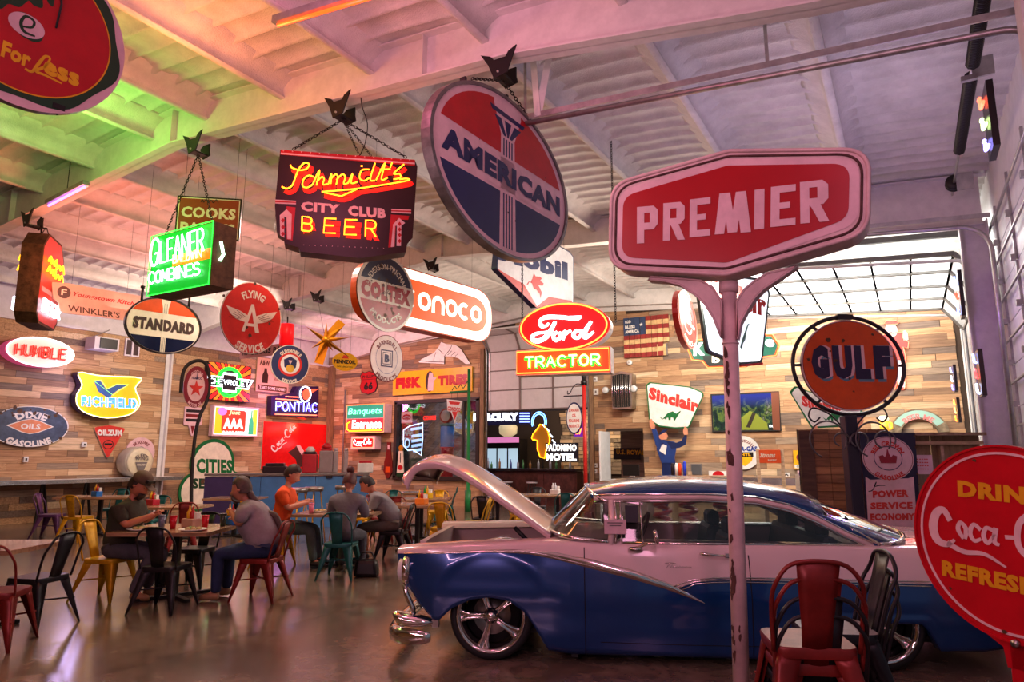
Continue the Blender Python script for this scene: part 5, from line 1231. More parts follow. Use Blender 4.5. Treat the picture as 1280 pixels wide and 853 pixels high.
# ================================================================== back wall
F = Fit(433, 480, 506, 541, wall='B', off=.45); F.sign('entrance_sign', 'neon entrance light-box, green over red, on the back wall')
w, h = F.w, F.h; mb = MB(); mb.plate(rect(w, h), 0, .4, PINKW); mb.build('cabinet', F.root)
mb = MB(); mb.flat(rect(w * .97, h * .47, 0, h * .25), -.004, soft('panel_green', 20, 140, 110, .7)); mb.flat(rect(w * .97, h * .47, 0, -h * .24), -.004, soft('panel_red', 225, 40, 50, .8)); mb.build('lit_face', F.root)
mb = MB(); text(mb, 'Banquets', 0, h * .24, w * .88, h * .30, neon('mint', 120, 255, 190, 3), -.02, .01, shear=.25); mb.build('upper_tube', F.root)
mb = MB(); text(mb, 'Entrance', w * .06, -h * .2, w * .78, h * .32, neon('peach_white', 255, 225, 215, 3), -.02, .05); mb.build('lower_tube', F.root)
mb = MB(); mb.tube([(w * .45, -.03, -h * .43), (-w * .40, -.03, -h * .43), (-w * .46, -.03, -h * .36), (-w * .46, -.03, -h * .16), (-w * .38, -.03, -h * .1)], .02, neon('yellow', 1, 1, 1)); outline(mb, rect(w, h), .012, neon('soft_orange', 1, 1, 1), -.01); mb.build('arrow_tube', F.root)
F = Fit(438.5, 469, 545.5, 562, wall='B', off=.35); F.sign('small_lit_sign', 'small lit red script box sign below the entrance neon')
w, h = F.w, F.h; mb = MB(); mb.plate(rect(w, h), 0, .3, PINKW); mb.flat(rect(w * .95, h * .9), -.003, soft('panel_pink', 250, 170, 160, .7)); mb.flat(rrect(w * .85, h * .66, .06), -.005, LR); mb.build('cabinet', F.root)
mb = MB(); coke(mb, lambda x, z: (-w * .36 + x * w * .0032, -h * .16 + z * h * .0078), neon('white', 1, 1, 1), -.012, w * .0048); mb.build('script_lettering', F.root)
mb = MB(); outline(mb, rrect(w * .86, h * .7, .06), .01, NO, -.02); mb.build('border_tube', F.root)
F = Fit(450, 472, 464, 493.5, wall='B', off=.05); F.sign('route_shield_sign', 'small red and black route shield with the number 66')
w, h = F.w, F.h; SH = [(-.38, .5), (-.28, .42), (0, .5), (.28, .42), (.38, .5), (.5, .3), (.42, .1), (.5, -.15), (.4, -.38), (0, -.5), (-.4, -.38), (-.5, -.15), (-.42, .1), (-.5, .3)]
mb = MB(); P = [(x * w, z * h) for x, z in SH]; mb.plate(P, -.01, .03, BLK); mb.flat(inset(P, .02), -.012, RED); mb.flat(rect(w * .8, .015, 0, h * .14), -.013, BLK); mb.build('sign_face', F.root); mb = MB(); text(mb, '66', 0, -h * .14, w * .5, h * .34, BLK, -.014, .06); text(mb, 'PHILLIPS', 0, h * .26, w * .7, h * .13, BLK, -.014, .03); mb.build('lettering', F.root)
F = Fit(491.5, 590, 460, 494, wall='B', off=.10); F.sign('tire_sign', 'long yellow tire sign with red letters and a robed child figure')
w, h = F.w, F.h; mb = MB(); mb.plate(rect(w, h * .88), -.01, .05, YEL); mb.build('sign_face', F.root); mb = MB(); text(mb, 'FISK', -w * .29, 0, w * .34, h * .42, RED, -.013, .09); text(mb, 'TIRES', w * .27, 0, w * .36, h * .38, RED, -.013, .09); mb.build('lettering', F.root)
mb = MB(); mb.flat(ell(w * .055, h * .38, 24, -w * .015, 0), -.013, paint('tire_grey', 60, 30, 40)); mb.flat([(-w * .04, -h * .34), (w * .03, -h * .34), (w * .035, -.0), (w * .07, h * .12), (w * .03, h * .14), (w * .02, h * .3), (-w * .02, h * .34), (-w * .035, h * .1)], -.015, PINKW); mb.build('robed_figure', F.root)
F = Fit(523, 590, 427, 457, wall='B', off=.06); F.sign('winged_foot_sign', 'flat white cut-out of a winged foot above the yellow tire sign')
q = F.crop(400, 420, 5.82); O = q((718, 185), (750, 165), (830, 125), (862, 85), (882, 45), (920, 60), (985, 65), (1025, 95), (1060, 150), (1095, 205), (1060, 205), (1010, 165), (960, 150), (905, 150), (905, 205), (725, 195))
mb = MB(); mb.plate(O, -.01, .03, WHITE, BLK); mb.build('sign_face', F.root); mb = MB()
for a in ([(725, 180, .02), (800, 188, .02), (905, 192, .02)], [(845, 120, .02), (835, 150, .015), (828, 178, .02)], [(865, 100, .02), (900, 130, .02)], [(905, 150, .02), (950, 95, .02), (960, 65, .015)], [(930, 140, .015), (960, 110, .015)], [(955, 145, .015), (985, 118, .015)], [(985, 150, .015), (1010, 125, .015)]):
 brush(mb, q(*a), BLK, -.014)
mb.build('drawn_line', F.root)
F = Fit(478, 493, 553, 598, wall='B', off=.06); F.sign('bottle_thermometer', 'tall bottle-shaped red and orange sign on the back wall left of the window')
w, h = F.w * .8, F.h; mb = MB(); mb.plate([(-w * .18, h / 2), (w * .18, h / 2), (w * .2, h * .3), (w * .28, h * .1), (w * .42, -h * .05), (w * .42, -h * .2), (w * .5, -h * .3), (w * .1, -h / 2), (-w * .1, -h / 2), (-w * .5, -h * .3), (-w * .42, -h * .2), (-w * .42, -h * .05), (-w * .28, h * .1), (-w * .2, h * .3)], -.01, .03, paint('brown_red', 120, 24, 20)); mb.flat(rect(w * .5, h * .16, 0, -h * .26), -.012, ORANGE); mb.flat(rect(w * .2, h * .12, 0, h * .36), -.012, PINKW); mb.build('sign_face', F.root)
F = Fit(495.5, 506, 556, 596, wall='B', off=.14); F.sign('button_thermometer', 'tall cream sign with gold finial and red button beside the window frame')
w, h = F.w * .8, F.h; mb = MB(); mb.plate([(-w * .3, h * .3), (w * .3, h * .3), (w / 2, -h * .38), (-w / 2, -h * .38)], -.01, .03, CREAM); mb.flat(ell(w * .38, h * .08, 16, 0, -h * .22), -.013, RED); mb.flat(rect(w * .12, h * .3, 0, h * .08), -.012, BLK); mb.build('sign_face', F.root)
mb = MB(); mb.plate([(-w * .2, h * .3), (-w * .35, h * .42), (0, h * .5), (w * .35, h * .42), (w * .2, h * .3)], -.01, .03, GOLD); mb.build('finial', F.root); mb = MB(); mb.box((0, .01, -h * .44), (w, .06, h * .11), DGREEN); mb.build('foot', F.root)
mb = MB(); p = at_Y(432, 480, YB - .12); mb.cyl((p.x, p.y, 0), (p.x, p.y, 3.9), .03, GREY); o = mb.build('wall_conduit'); o['kind'] = 'structure'; o.name = 'trim_conduit'
# ---- flag board made of slats
F = Fit(780, 836.5, 395.5, 446, wall='B', off=.10); F.sign('flag_board', 'wooden slat flag with red stripes and a blue corner with white words')
w, h = F.w, F.h; n = 8
FR, FC, FB = paint('flag_red', 150, 44, 40, rough=.7, var=.25), paint('flag_cream', 226, 186, 130, rough=.7, var=.25), paint('flag_blue', 50, 66, 100, rough=.7)
for k in range(n):
 x0 = -w / 2 + w * k / n; mb = MB(); sw = w / n - .012
 for j in range(9):
  z1 = h / 2 - h * j / 9
  if k == 7 and j > 5: continue
  m = FB if (k < 4 and j < 4) else (FR if j % 2 == 0 else FC)
  mb.box((x0 + sw / 2, .02 * (k % 2), z1 - h / 18), (sw, .035, h / 9), m)
 mb.build('slat', F.root)
mb = MB()
for t, z in (('GOD', .40), ('BLESS', .27), ('AMERICA', .15)): text(mb, t, -w * .5 + w * .04 + len(t) * w * .022, h * z, len(t) * w * .045, h * .08, WHITE, -.022, .05)
mb.build('lettering', F.root); mb = MB(); c = (-w * .1, h * .3); mb.flat([(c[0] + .06 * x, c[1] + .06 * z) for x, z in star(5, 1, .4)], -.022, WHITE); mb.build('star', F.root)
mb = MB(); mb.box((w * .44, 0, -h * .36), (w * .02, .06, h * .28), GREY); mb.box((w * .33, 0, -h * .36), (w * .2, .03, h * .28), FC); mb.build('hardware_panel', F.root)
# ---- car grille with headlights
F = Fit(752, 800, 463, 513, wall='B', off=.40); F.sign('grille_display', 'chrome radiator grille with two round headlights mounted on the plank wall', 'wall decoration')
q = F.crop(735, 380, 6.56); gx0, gz1 = F.at(763, 467); gx1, gz0 = F.at(791, 511); CH = mat('chrome', (.62, .6, .58), .12, 1, var=0); CHD = mat('chrome_dull', (.4, .37, .34), .3, .9, var=.2)
cx = (gx0 + gx1) / 2; gw = gx1 - gx0; gh = gz1 - gz0; cz = (gz0 + gz1) / 2
mb = MB(); mb.plate(rpoly([(gx0, gz1 - .03), (cx, gz1 + .04), (gx1, gz1 - .03), (gx1 - .03, gz0), (gx0 + .03, gz0)], .06, 3), 0, .35, CHD); mb.plate(inset(rpoly([(gx0, gz1 - .03), (cx, gz1 + .02), (gx1, gz1 - .03), (gx1 - .03, gz0), (gx0 + .03, gz0)], .06, 3), .05), -.01, 0, M_BLK); mb.build('shell', F.root)
for k in range(9):
 x = gx0 + gw * (k + 1) / 10; mb = MB(); mb.tube([(x, -.03, gz1 - .07), (x, -.05, cz), (x, -.03, gz0 + .06)], .012, CH); mb.build('grille_bar', F.root)
for hx, hy in ((756.5, 488), (792, 486)):
 c = F.at(hx, hy); mb = MB(); mb.lathe([(.02, .16), (.07, .12), (.10, .04), (.105, 0)], CHD, 20, (c[0], 0, c[1]), Matrix.Rotation(R(-90), 4, 'X')); s_ = mb.build('headlight', F.root)
 mb = MB(); mb.lathe([(.10, 0), (.08, -.02), (.01, -.03)], mat('lens', (.7, .7, .68), .08, var=0, coat=1), 20, (c[0], 0, c[1]), Matrix.Rotation(R(-90), 4, 'X')); mb.build('lens', s_)
mb = MB(); mb.tube([(gx0, .1, cz + .1), (F.at(756, 488)[0], .05, cz + .02)], .02, CHD); mb.tube([(gx1, .1, cz + .1), (F.at(792, 488)[0], .05, cz + .05)], .02, CHD); mb.build('headlight_bracket', F.root)
# ---- television
F = Fit(889, 975, 491, 540, wall='B', off=.08); F.sign('television', 'flat television on the plank wall showing a green and blue picture', 'television')
w, h = F.w, F.h; mb = MB(); mb.box((0, .03, 0), (w, .07, h), M_BLK); mb.build('case', F.root, bevel=.01)
m = bpy.data.materials.new('tv_picture'); m.use_nodes = True; nt = m.node_tree; b = nt.nodes['Principled BSDF']; tc = nt.nodes.new('ShaderNodeTexCoord'); mp = nt.nodes.new('ShaderNodeMapping'); mp.inputs['Scale'].default_value = (1.6, 1, 1.9)
vo = nt.nodes.new('ShaderNodeTexNoise'); vo.inputs['Scale'].default_value = 1.7; vo.inputs['Detail'].default_value = 3; vo.inputs['Distortion'].default_value = 1.5
cr = nt.nodes.new('ShaderNodeValToRGB'); e = cr.color_ramp.elements; e[0].position = .36; e[0].color = (.005, .02, .03, 1); e[1].position = .5; e[1].color = (.02, .10, .06, 1)
x = e.new(.56); x.color = (.35, .5, .08, 1); x = e.new(.62); x.color = (.04, .06, .03, 1); x = e.new(.7); x.color = (.6, .62, .35, 1)
sx = nt.nodes.new('ShaderNodeSeparateXYZ'); mr = nt.nodes.new('ShaderNodeMapRange'); mr.inputs[1].default_value = .1; mr.inputs[2].default_value = .38; mx = nt.nodes.new('ShaderNodeMix'); mx.data_type = 'RGBA'; mx.inputs[7].default_value = (.03, .08, .75, 1)
nt.links.new(tc.outputs['Object'], mp.inputs[0]); nt.links.new(mp.outputs[0], vo.inputs['Vector']); nt.links.new(vo.outputs['Fac'], cr.inputs[0]); nt.links.new(tc.outputs['Object'], sx.inputs[0]); nt.links.new(sx.outputs['Z'], mr.inputs[0]); nt.links.new(mr.outputs[0], mx.inputs[0]); nt.links.new(cr.outputs[0], mx.inputs[6]); nt.links.new(mx.outputs[2], b.inputs['Emission Color']); b.inputs['Emission Strength'].default_value = .5; b.inputs['Base Color'].default_value = (.01, .01, .01, 1); b.inputs['Roughness'].default_value = .15
mb = MB(); mb.flat(rect(w * .95, h * .91), -.007, m); sc_ = mb.build('screen', F.root)
mb = MB(); q = F.crop(880, 480, 6.09); mb.flat(q((510, 65), (570, 62), (580, 355), (525, 350)), -.0085, soft('picture_brown', 110, 60, 40, .4))
mb.flat(q((285, 260), (350, 205), (400, 230), (480, 300), (490, 350), (290, 350)), -.008, soft('picture_moss', 120, 130, 40, .35)); mb.flat(q((320, 330), (370, 215), (395, 225), (350, 335)), -.0088, soft('picture_dark', 40, 34, 24, .1))
text(mb, 'FX', *q((512, 322))[0], .09, .06, LWD, -.01, .05); mb.build('picture_detail', sc_)
# ---- neon attendant
F = Fit(1103, 1136, 400, 488, wall='B', off=.05); F.sign('waving_man_sign', 'neon cut-out of a waving man in red coat and white trousers behind the orange disc')
q = F.crop(1100, 370, 6.56); NP = neon('salmon', 255, 120, 90, 3.5)
body = q((5, 330), (60, 310), (100, 315), (130, 300), (190, 300), (185, 345), (215, 370), (235, 380), (230, 430), (190, 420), (210, 500), (205, 560), (200, 660), (210, 740), (195, 765), (150, 765), (150, 690), (120, 770), (95, 750), (130, 600), (110, 470), (60, 400))
mb = MB(); mb.plate(body, -.01, .03, soft('coat_red', 225, 50, 45, .5)); mb.flat(q((128, 530), (205, 530), (208, 600), (200, 750), (155, 750), (150, 690), (110, 745), (130, 600)), -.013, soft('trouser_white', 250, 225, 230, .6)); mb.build('figure_panel', F.root)
mb = MB(); c = F.at(1114, 413.5); mb.plate(ell(.13, .16, 20, *c), -.012, .03, soft('face', 250, 200, 190, .7)); mb.flat([(c[0] - .03, c[1] - .03), (c[0] + .03, c[1] - .03), (c[0] + .02, c[1] - .05), (c[0] - .02, c[1] - .05)], -.014, LRED); mb.build('face', F.root)
mb = MB(); mb.plate(q((35, 225), (60, 203), (130, 203), (155, 220), (140, 235), (60, 240)), -.014, .03, soft('cap_red', 230, 60, 50, .6)); mb.build('cap', F.root)
mb = MB(); mb.plate(q((190, 290), (205, 285), (225, 310), (232, 360), (195, 365), (182, 330)), -.014, .03, soft('hand_white', 255, 225, 220, .9)); mb.build('hand', F.root)
mb = MB(); outline(mb, body, .012, NP, -.03, 4); outline(mb, q((35, 225), (60, 203), (130, 203), (155, 220), (140, 235), (60, 240)), .012, NP, -.03, 4); mb.build('outline_tube', F.root)
# ---- arched arrow
F = Fit(1112, 1188, 505, 541, D=15.6, psi=-28); F.sign('arched_arrow_sign', 'weathered arched arrow sign reading Beer Me with small bulbs above the plywood shelf')
q = F.crop(1100, 505, 1); A0, A1 = F.at(1112, 541), F.at(1188, 541); cx = (A0[0] + A1[0]) / 2; ro = (A1[0] - A0[0]) / 2; cz = A0[1] - ro * .12
a = ell(ro, ro * 1.0, 26, cx, cz, 8, 172); b = ell(ro * .62, ro * .62, 26, cx, cz, 8, 172)
mb = MB(); mb.plate(a + b[::-1], 0, .12, mat('weathered', srgb(140, 120, 95), .7, var=.4, vs=8)); mb.build('arch', F.root)
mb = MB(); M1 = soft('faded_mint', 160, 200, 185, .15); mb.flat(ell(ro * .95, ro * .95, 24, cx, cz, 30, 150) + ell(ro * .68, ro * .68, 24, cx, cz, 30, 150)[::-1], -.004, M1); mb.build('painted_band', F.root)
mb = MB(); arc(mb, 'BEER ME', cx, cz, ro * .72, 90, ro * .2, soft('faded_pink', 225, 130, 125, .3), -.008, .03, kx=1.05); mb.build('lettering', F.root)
for side in (-1, 1): mb = MB(); mb.box((cx + side * ro * .8, .06, cz - ro * .1), (ro * .36, .1, ro * .4), MATS['weathered']); mb.build('foot', F.root)
DX = F
F = Fit(1097, 1113, 520, 541, D=15.6, psi=-28); F.sign('beer_mug_lamp', 'small glowing beer-mug ornament beside the arched arrow', 'lamp'); w, h = F.w * .45, F.h
mb = MB(); mb.lathe([(w * .8, -h / 2), (w * .8, h * .2)], soft('beer', 235, 180, 60, .8), 16); mb.build('mug', F.root); mb = MB(); mb.lathe([(w * .85, h * .2), (w, h * .34), (w * .6, h * .5)], soft('foam', 250, 240, 210, .9), 16); mb.build('foam', F.root)
mb = MB(); mb.tube([(w * .8, 0, h * .12), (w * 1.3, 0, h * .05), (w * 1.3, 0, -h * .25), (w * .8, 0, -h * .32)], .03, soft('beer', 1, 1, 1)); mb.build('handle', F.root)
# ---- right part of the back wall: gas disc, orange board, small signs
F = Fit(905, 953, 545, 587, wall='B', off=.06); F.sign('gas_disc_sign', 'white gas disc sign with blue letters above a yellow patch, behind the pink pole')
r = F.h / 2; mb = MB(); mb.plate(ell(r, r, 36), -.01, .03, WHITE, GREY); mb.flat([(-r * .7, -r * .1), (r * .6, -r * .1), (r * .5, -r * .5), (r * .1, -r * .8), (-r * .5, -r * .6)], -.012, YEL); mb.flat(rect(r * 1.3, r * .28, -r * .05, -r * .12), -.0125, BLK); mb.build('sign_face', F.root)
mb = MB(); arc(mb, 'BARNSDALL', 0, 0, r * .70, 80, r * .18, DRED, -.013, .03); text(mb, 'SUPER-GAS', 0, r * .22, r * 1.7, r * .30, BLUE, -.013, .06); text(mb, 'ETHYL', 0, -r * .12, r * .9, r * .18, YEL, -.014, .05); mb.build('lettering', F.root)
F = Fit(949, 976, 562.5, 579, D=14.0, psi=-20); F.sign('orange_board', 'orange board with cream script standing on wooden stakes by the plank wall')
w, h = F.w, F.h; mb = MB(); mb.plate(rect(w, h), -.01, .03, ORANGE); mb.build('board', F.root); mb = MB(); text(mb, 'Stroms', -w * .1, h * .1, w * .7, h * .38, CREAM, -.013, .03, shear=.3); text(mb, 'BAKERY', w * .1, -h * .28, w * .4, h * .14, CREAM, -.013, .03); mb.build('lettering', F.root)
for x in (-w * .56, w * .56): mb = MB(); mb.box((x, .03, -.35), (.07, .05, 1.0), PLK[8]); mb.build('stake', F.root)
for i, (bx_, lab, c1_) in enumerate((((992, 1008.5, 563, 587), 'yellow and maroon cola poster on the plank wall', 'y'), ((997, 1012, 588.5, 597), 'small violet and white label sign under the cola poster', 'v'), ((886, 910, 589, 598), 'white sign with a red arch at the shelf edge', 'w'), ((979, 987, 591, 598), 'tiny white card with a bird drawing', 'c'))):
 F = Fit(*bx_, wall='B', off=.06); F.sign('small_poster', lab, 'poster'); w, h = F.w, F.h; mb = MB()
 mb.plate(rect(w, h), -.005, .02, {'y': YEL, 'v': PINKW, 'w': WHITE, 'c': WHITE}[c1_]); mb.build('card', F.root); mb = MB()
 if c1_ == 'y': mb.flat(ell(w * .28, h * .2, 16, 0, h * .12), -.008, paint('maroon2', 120, 30, 50)); mb.flat(rect(w * .9, h * .18, 0, -h * .35), -.008, WHITE); text(mb, 'COLA', 0, -h * .35, w * .6, h * .1, BLK, -.01, .03)
 elif c1_ == 'v': text(mb, 'KAYO', 0, 0, w * .8, h * .5, paint('violet2', 90, 40, 110), -.008, .06)
 elif c1_ == 'w': mb.flat(ell(w * .3, h * .6, 16, 0, -h * .1, 0, 180), -.008, RED); text(mb, 'CORNER', 0, -h * .3, w * .8, h * .25, DRED, -.009, .05)
 else: brush(mb, [(-w * .3, -h * .2, .02), (0, h * .2, .03), (w * .3, -h * .1, .02)], BLK, -.008)
 mb.build('print', F.root)
for bx_, nm, lab, cat in (((29, 35, 571, 578), 'switch_box', 'small white switch box low on the plank wall beside the oval gasoline sign', 'switch box'), ((102, 108, 553, 559), 'wall_socket', 'small white wall socket between the eagle shield and the wedge sign', 'socket')):
 F = Fit(*bx_, wall='L', off=.06); F.sign(nm, lab, cat); mb = MB(); mb.box((0, 0, 0), (F.w, .06, F.h), M_STEELW); mb.build('cover', F.root, bevel=.01); mb = MB(); mb.box((0, -.035, 0), (F.w * .3, .02, F.h * .4), BLK); mb.build('toggle', F.root)
for bx_, lab in (((742, 746.5, 471, 477.5), 'white light switch above the headlight of the mounted grille'), ((742, 748, 486, 494), 'pale switch plate beside the mounted grille'), ((742.5, 747, 579.5, 584.5), 'upper wall socket beside the doorway'), ((742, 746.5, 587, 592), 'lower white wall socket beside the doorway')):
 F = Fit(*bx_, wall='B', off=.05); F.sign('switch_plate', lab, 'switch'); mb = MB(); mb.box((0, 0, 0), (F.w, .03, F.h), WHITE); mb.build('plate', F.root, bevel=.005); mb = MB(); mb.box((0, -.02, 0), (F.w * .3, .015, F.h * .35), GREY); mb.build('toggle', F.root)
F = Fit(783, 789.5, 450, 456.5, wall='B', off=.1); F.sign('smoke_detector', 'small round white detector below the slat flag', 'detector'); mb = MB(); mb.lathe([(F.w / 2, .08), (F.w / 2, .02), (F.w * .3, 0)], WHITE, 16, M=Matrix.Rotation(R(-90), 4, 'X')); mb.build('housing', F.root); mb = MB(); mb.box((0, -.01, 0), (.02, .01, .02), GREY); mb.build('vent', F.root)
F = Fit(864, 877.5, 580, 594, wall='B', off=.06); F.sign('speaker_panel', 'square grey panel on the plank wall beside the cut-out man', 'panel'); mb = MB(); mb.box((0, 0, 0), (F.w, .05, F.h), GREY); mb.build('panel', F.root); mb = MB(); mb.box((0, -.03, 0), (F.w * .85, .01, F.h * .85), paint('mesh_grey', 84, 84, 88)); mb.build('grille', F.root)
F = Fit(114, 152, 417, 443, wall='L', off=.5); F.sign('wall_speaker', 'black loudspeaker in a white housing above the eagle shield', 'loudspeaker')
w, h = F.w * .8, F.h * .6; mb = MB(); mb.box((0, .2, 0), (w, .45, h), M_PINKW); mb.build('housing', F.root); mb = MB(); mb.box((w * .05, -.04, 0), (w * .7, .04, h * .8), BLK); mb.build('speaker_cloth', F.root)
mb = MB(); mb.bar((-w * .4, .2, h * .5), (w * .3, .25, h * 1.3), .03, .02, GREY); mb.build('arm_bracket', F.root)
F = Fit(156, 174, 424, 446, wall='L', off=.05); F.sign('vent_grate', 'white lattice vent at the top of the plank wall behind the framed oval', 'vent'); w, h = F.w, F.h
mb = MB(); mb.ring(rect(w, h), rect(w * .84, h * .84), -.03, .02, M_PINKW); mb.build('frame', F.root); mb = MB(); mb.box((0, 0, 0), (w * .84, .02, h * .84), paint('vent_dark', 70, 50, 50)); mb.build('backing', F.root); mb = MB(); mb.box((0, -.02, 0), (.05, .03, h * .84), M_PINKW); mb.build('muntin', F.root)
# ================================================================== standing signs at the right, things by the back wall
random.seed(41)
PK = mat('pole_pink', srgb(226, 190, 190), .45, var=.15, vs=5, bump=.1)
P = at_D(917, 600, 4.35)
F = Fit(765, 1084, 188, 344, psi=-26.5, P=P); F.sign('pole_sign', 'tall pink pole sign with a large red six-sided panel, at the front')
q = F.crop(760, 180, 3.765)
O = rpoly(q((12, 205), (565, 34), (1232, 14), (1238, 415), (565, 628), (12, 606)), .17, 8)
I1 = rpoly(q((52, 240), (562, 80), (1180, 62), (1182, 372), (570, 596), (52, 576)), .14, 8)
I2 = rpoly(q((76, 264), (562, 112), (1134, 92), (1134, 348), (570, 566), (76, 550)), .11, 8)
mb = MB(); mb.plate(O, -.03, .15, PK); mb.build('cabinet', F.root)
mb = MB(); P1 = [((x - .0) * 1, z) for x, z in O]; outline(mb, inset(O, .012), .014, PK, -.03, 6); outline(mb, inset(O, .05), .009, mat('pole_rust', (.10, .04, .035), .8, var=.3, vs=20), -.032, 5); outline(mb, inset(O, .012), .014, PK, .15, 6); mb.build('frame', F.root, split=False)
mb = MB(); mb.flat(I1, -.034, PINKW); mb.flat(I2, -.037, paint('panel_red', 176, 8, 24, rough=.3, var=.04)); mb.build('sign_face', F.root)
PREM = [((143, 315), (240, 305), (146, 485)), ((266, 295), (366, 285), (268, 470)), ((390, 275), (486, 262), (392, 452)), ((508, 247), (676, 228), (510, 436)), ((692, 225), (738, 218), (694, 410)), ((768, 210), (884, 194), (770, 397)), ((903, 185), (1034, 168), (910, 378))]
mb = MB()
for ch, (a, b, c) in zip('PREMIER', PREM):
 A, B, C = q(a, b, c); A, B, C = Vector(A), Vector(B), Vector(C); U = B - A; V = C - A
 T = lambda u, v: tuple(A + U * u + V * v)
 GL = {'P': [[(0, 0), (.35, 0), (.35, 1), (0, 1)], [(.35, 0), (.8, 0), (1, .12), (1, .5), (.8, .64), (.35, .64), (.35, .45), (.62, .45), (.62, .18), (.35, .18)]],
          'R': [[(0, 0), (.33, 0), (.33, 1), (0, 1)], [(.33, 0), (.8, 0), (1, .12), (1, .45), (.82, .58), (.33, .58), (.33, .42), (.62, .42), (.62, .16), (.33, .16)], [(.33, .58), (.72, .58), (1.02, 1), (.68, 1), (.40, .64)]],
          'E': [[(0, 0), (.36, 0), (.36, 1), (0, 1)], [(.36, 0), (1, 0), (1, .17), (.36, .17)], [(.36, .42), (.78, .42), (.78, .57), (.36, .57)], [(.36, .83), (1, .83), (1, 1), (.36, 1)]],
          'M': [[(.12, 0), (.42, 0), (.26, 1), (0, 1)], [(.42, 0), (.5, .45), (.5, .98), (.36, .98), (.28, .42)], [(.5, .45), (.58, 0), (.72, .42), (.62, .98), (.5, .98)], [(.58, 0), (.86, 0), (1, 1), (.72, 1)]], 'I': [[(0, 0), (1, 0), (1, 1), (0, 1)]]}[ch]
 for gi, g in enumerate(GL): mb.flat([T(*p) for p in g], -.041 - gi * .0006, PINKW)
mb.build('lettering', F.root, split=False)
px0 = F.at(914.5, 440)[0]; pz = -F.loc.z; yc = .095; r0 = .050; F.root.rotation_euler[1] = R(1.2)
mb = MB(); mb.tube([(px0, yc, pz), (px0, yc, F.at(917, 360)[1])], [r0, r0], PK, 16); mb.tube([(px0, yc, F.at(912, 349)[1]), (px0, yc, F.at(912, 362)[1])], .064, PK, 16); mb.tube([(px0, yc, F.at(912, 426)[1]), (px0, yc, F.at(912, 428)[1])], .055, PK, 16)
pole = mb.build('pole', F.root); mb = MB(); RS = MATS['pole_rust']; 
for (x, y, k) in ((906, 440, 1.6), (908, 458, 1.4), (908, 466, 1.8), (909, 478, 1.5), (910, 490, 1.2), (909, 505, 1), (911, 515, 1.5), (914, 570, 2.2), (916, 576, 1.5), (918, 622, 1), (917, 676, 1.6), (920, 705, 1), (921, 720, 1.4), (922, 730, 2.2), (921, 735, 1.8), (920, 748, 1.2), (922, 790, 1), (923, 805, 1.3), (925, 825, 1.4), (931, 790, .8), (932, 800, .9), (912, 540, .7), (915, 640, .7)):
 c = F.at(x, y); dx = c[0] - px0 + .018; n = 9; Pp = []
 for i in range(n):
  a = 6.283 * i / n; rr = .013 * k * (.4 + random.random() * .8); x_ = max(-r0 * .95, min(r0 * .95, dx + rr * math.cos(a) * .8)); z_ = c[1] + rr * 2.4 * math.sin(a); Pp.append((px0 + x_, yc - math.sqrt(max(r0 * r0 - x_ * x_, 0)) - .0025, z_))
 mb.add(Pp, [tuple(range(n))], RS)
o = mb.build('rust_patch', F.root, split=False); o['kind'] = 'stuff'
q6 = F.crop(840, 340, 6.56)
for nm, P_ in (('left', q6((-180, 40), (60, 52), (235, 62), (335, 118), (412, 232), (425, 540), (405, 500), (350, 370), (270, 250), (190, 180), (60, 100), (-60, 75), (-200, 70))), ('right', q6((550, 540), (540, 230), (600, 130), (680, 62), (780, -5), (1000, -60), (1040, -80), (960, -20), (860, 50), (760, 120), (690, 195), (630, 290), (575, 400)))):
 mb = MB(); mb.plate(P_, .04, .15, PK); outline(mb, P_, .008, PK, .04, 4); mb.build('curved_brace', F.root)
mb = MB(); c = F.at(908, 186); mb.tube([(c[0], .09, c[1] - .05), (c[0], .09, c[1] + .02)], .028, PK, 10); mb.build('top_eyelet', F.root)
mb = MB(); mb.lathe([(.16, 0), (.16, .015), (.07, .02)], PK, 20, (px0, yc, pz)); mb.build('base_plate', F.root)
# ---- lollipop sign
P = at_D(1276, 672, 3.0); F = Fit(1157, 1390, 556, 803, psi=-66, P=P)
F.rz += 0; root_ = F.sign('lollipop_sign', 'big round red enamel lollipop sign on a red post, nearest at the right edge')
r = F.h / 2 * 1.0; tl = R(-4)
CR = paint('enamel_red', 196, 14, 32, rough=.3); CY2 = paint('enamel_yellow', 226, 160, 30)
def T(x, z): return (x * math.cos(tl) - z * math.sin(tl), x * math.sin(tl) + z * math.cos(tl))
mb = MB(); mb.plate(ell(r, r, 72), -.012, .012, CR); mb.ring(ell(r, r, 72), ell(r * .975, r * .975, 72), -.02, .02, CR); mb.build('disc', F.root)
mb = MB(); mb.ring(ell(r * .925, r * .925, 72), ell(r * .90, r * .90, 72), -.016, -.0125, PINKW); mb.build('white_ring', F.root)
mb = MB(); text(mb, 'DRINK', *T(-r * .02, r * .50), r * .92, r * .175, CY2, -.015, .055, rot=-4); text(mb, 'REFRESHING', *T(r * .02, -r * .40), r * 1.42, r * .175, CY2, -.015, .055, rot=-4); mb.build('small_lettering', F.root)
mb = MB(); k = r * 1.58 / 222; 
def f(x, z): return T((x - 111) * k, (z - 17) * k * 1.08)
for st in [[(30, 34, 6), (20, 48, 7), (8, 42, 9), (2, 22, 10), (8, 4, 9), (24, 0, 6), (36, 8, 3)]] + COKE[1:]: brush(mb, [f(x, z) + (wd * k * 1.45,) for x, z, wd in st], PINKW, -.0155, n=8)
mb.build('script_lettering', F.root)
mb = MB(); z0 = -F.loc.z; mb.box((0, .03, (z0 - r * .9) / 2 - .02), (.105, .06, -z0 - r * .9), CR); mb.build('post', F.root, bevel=.012)
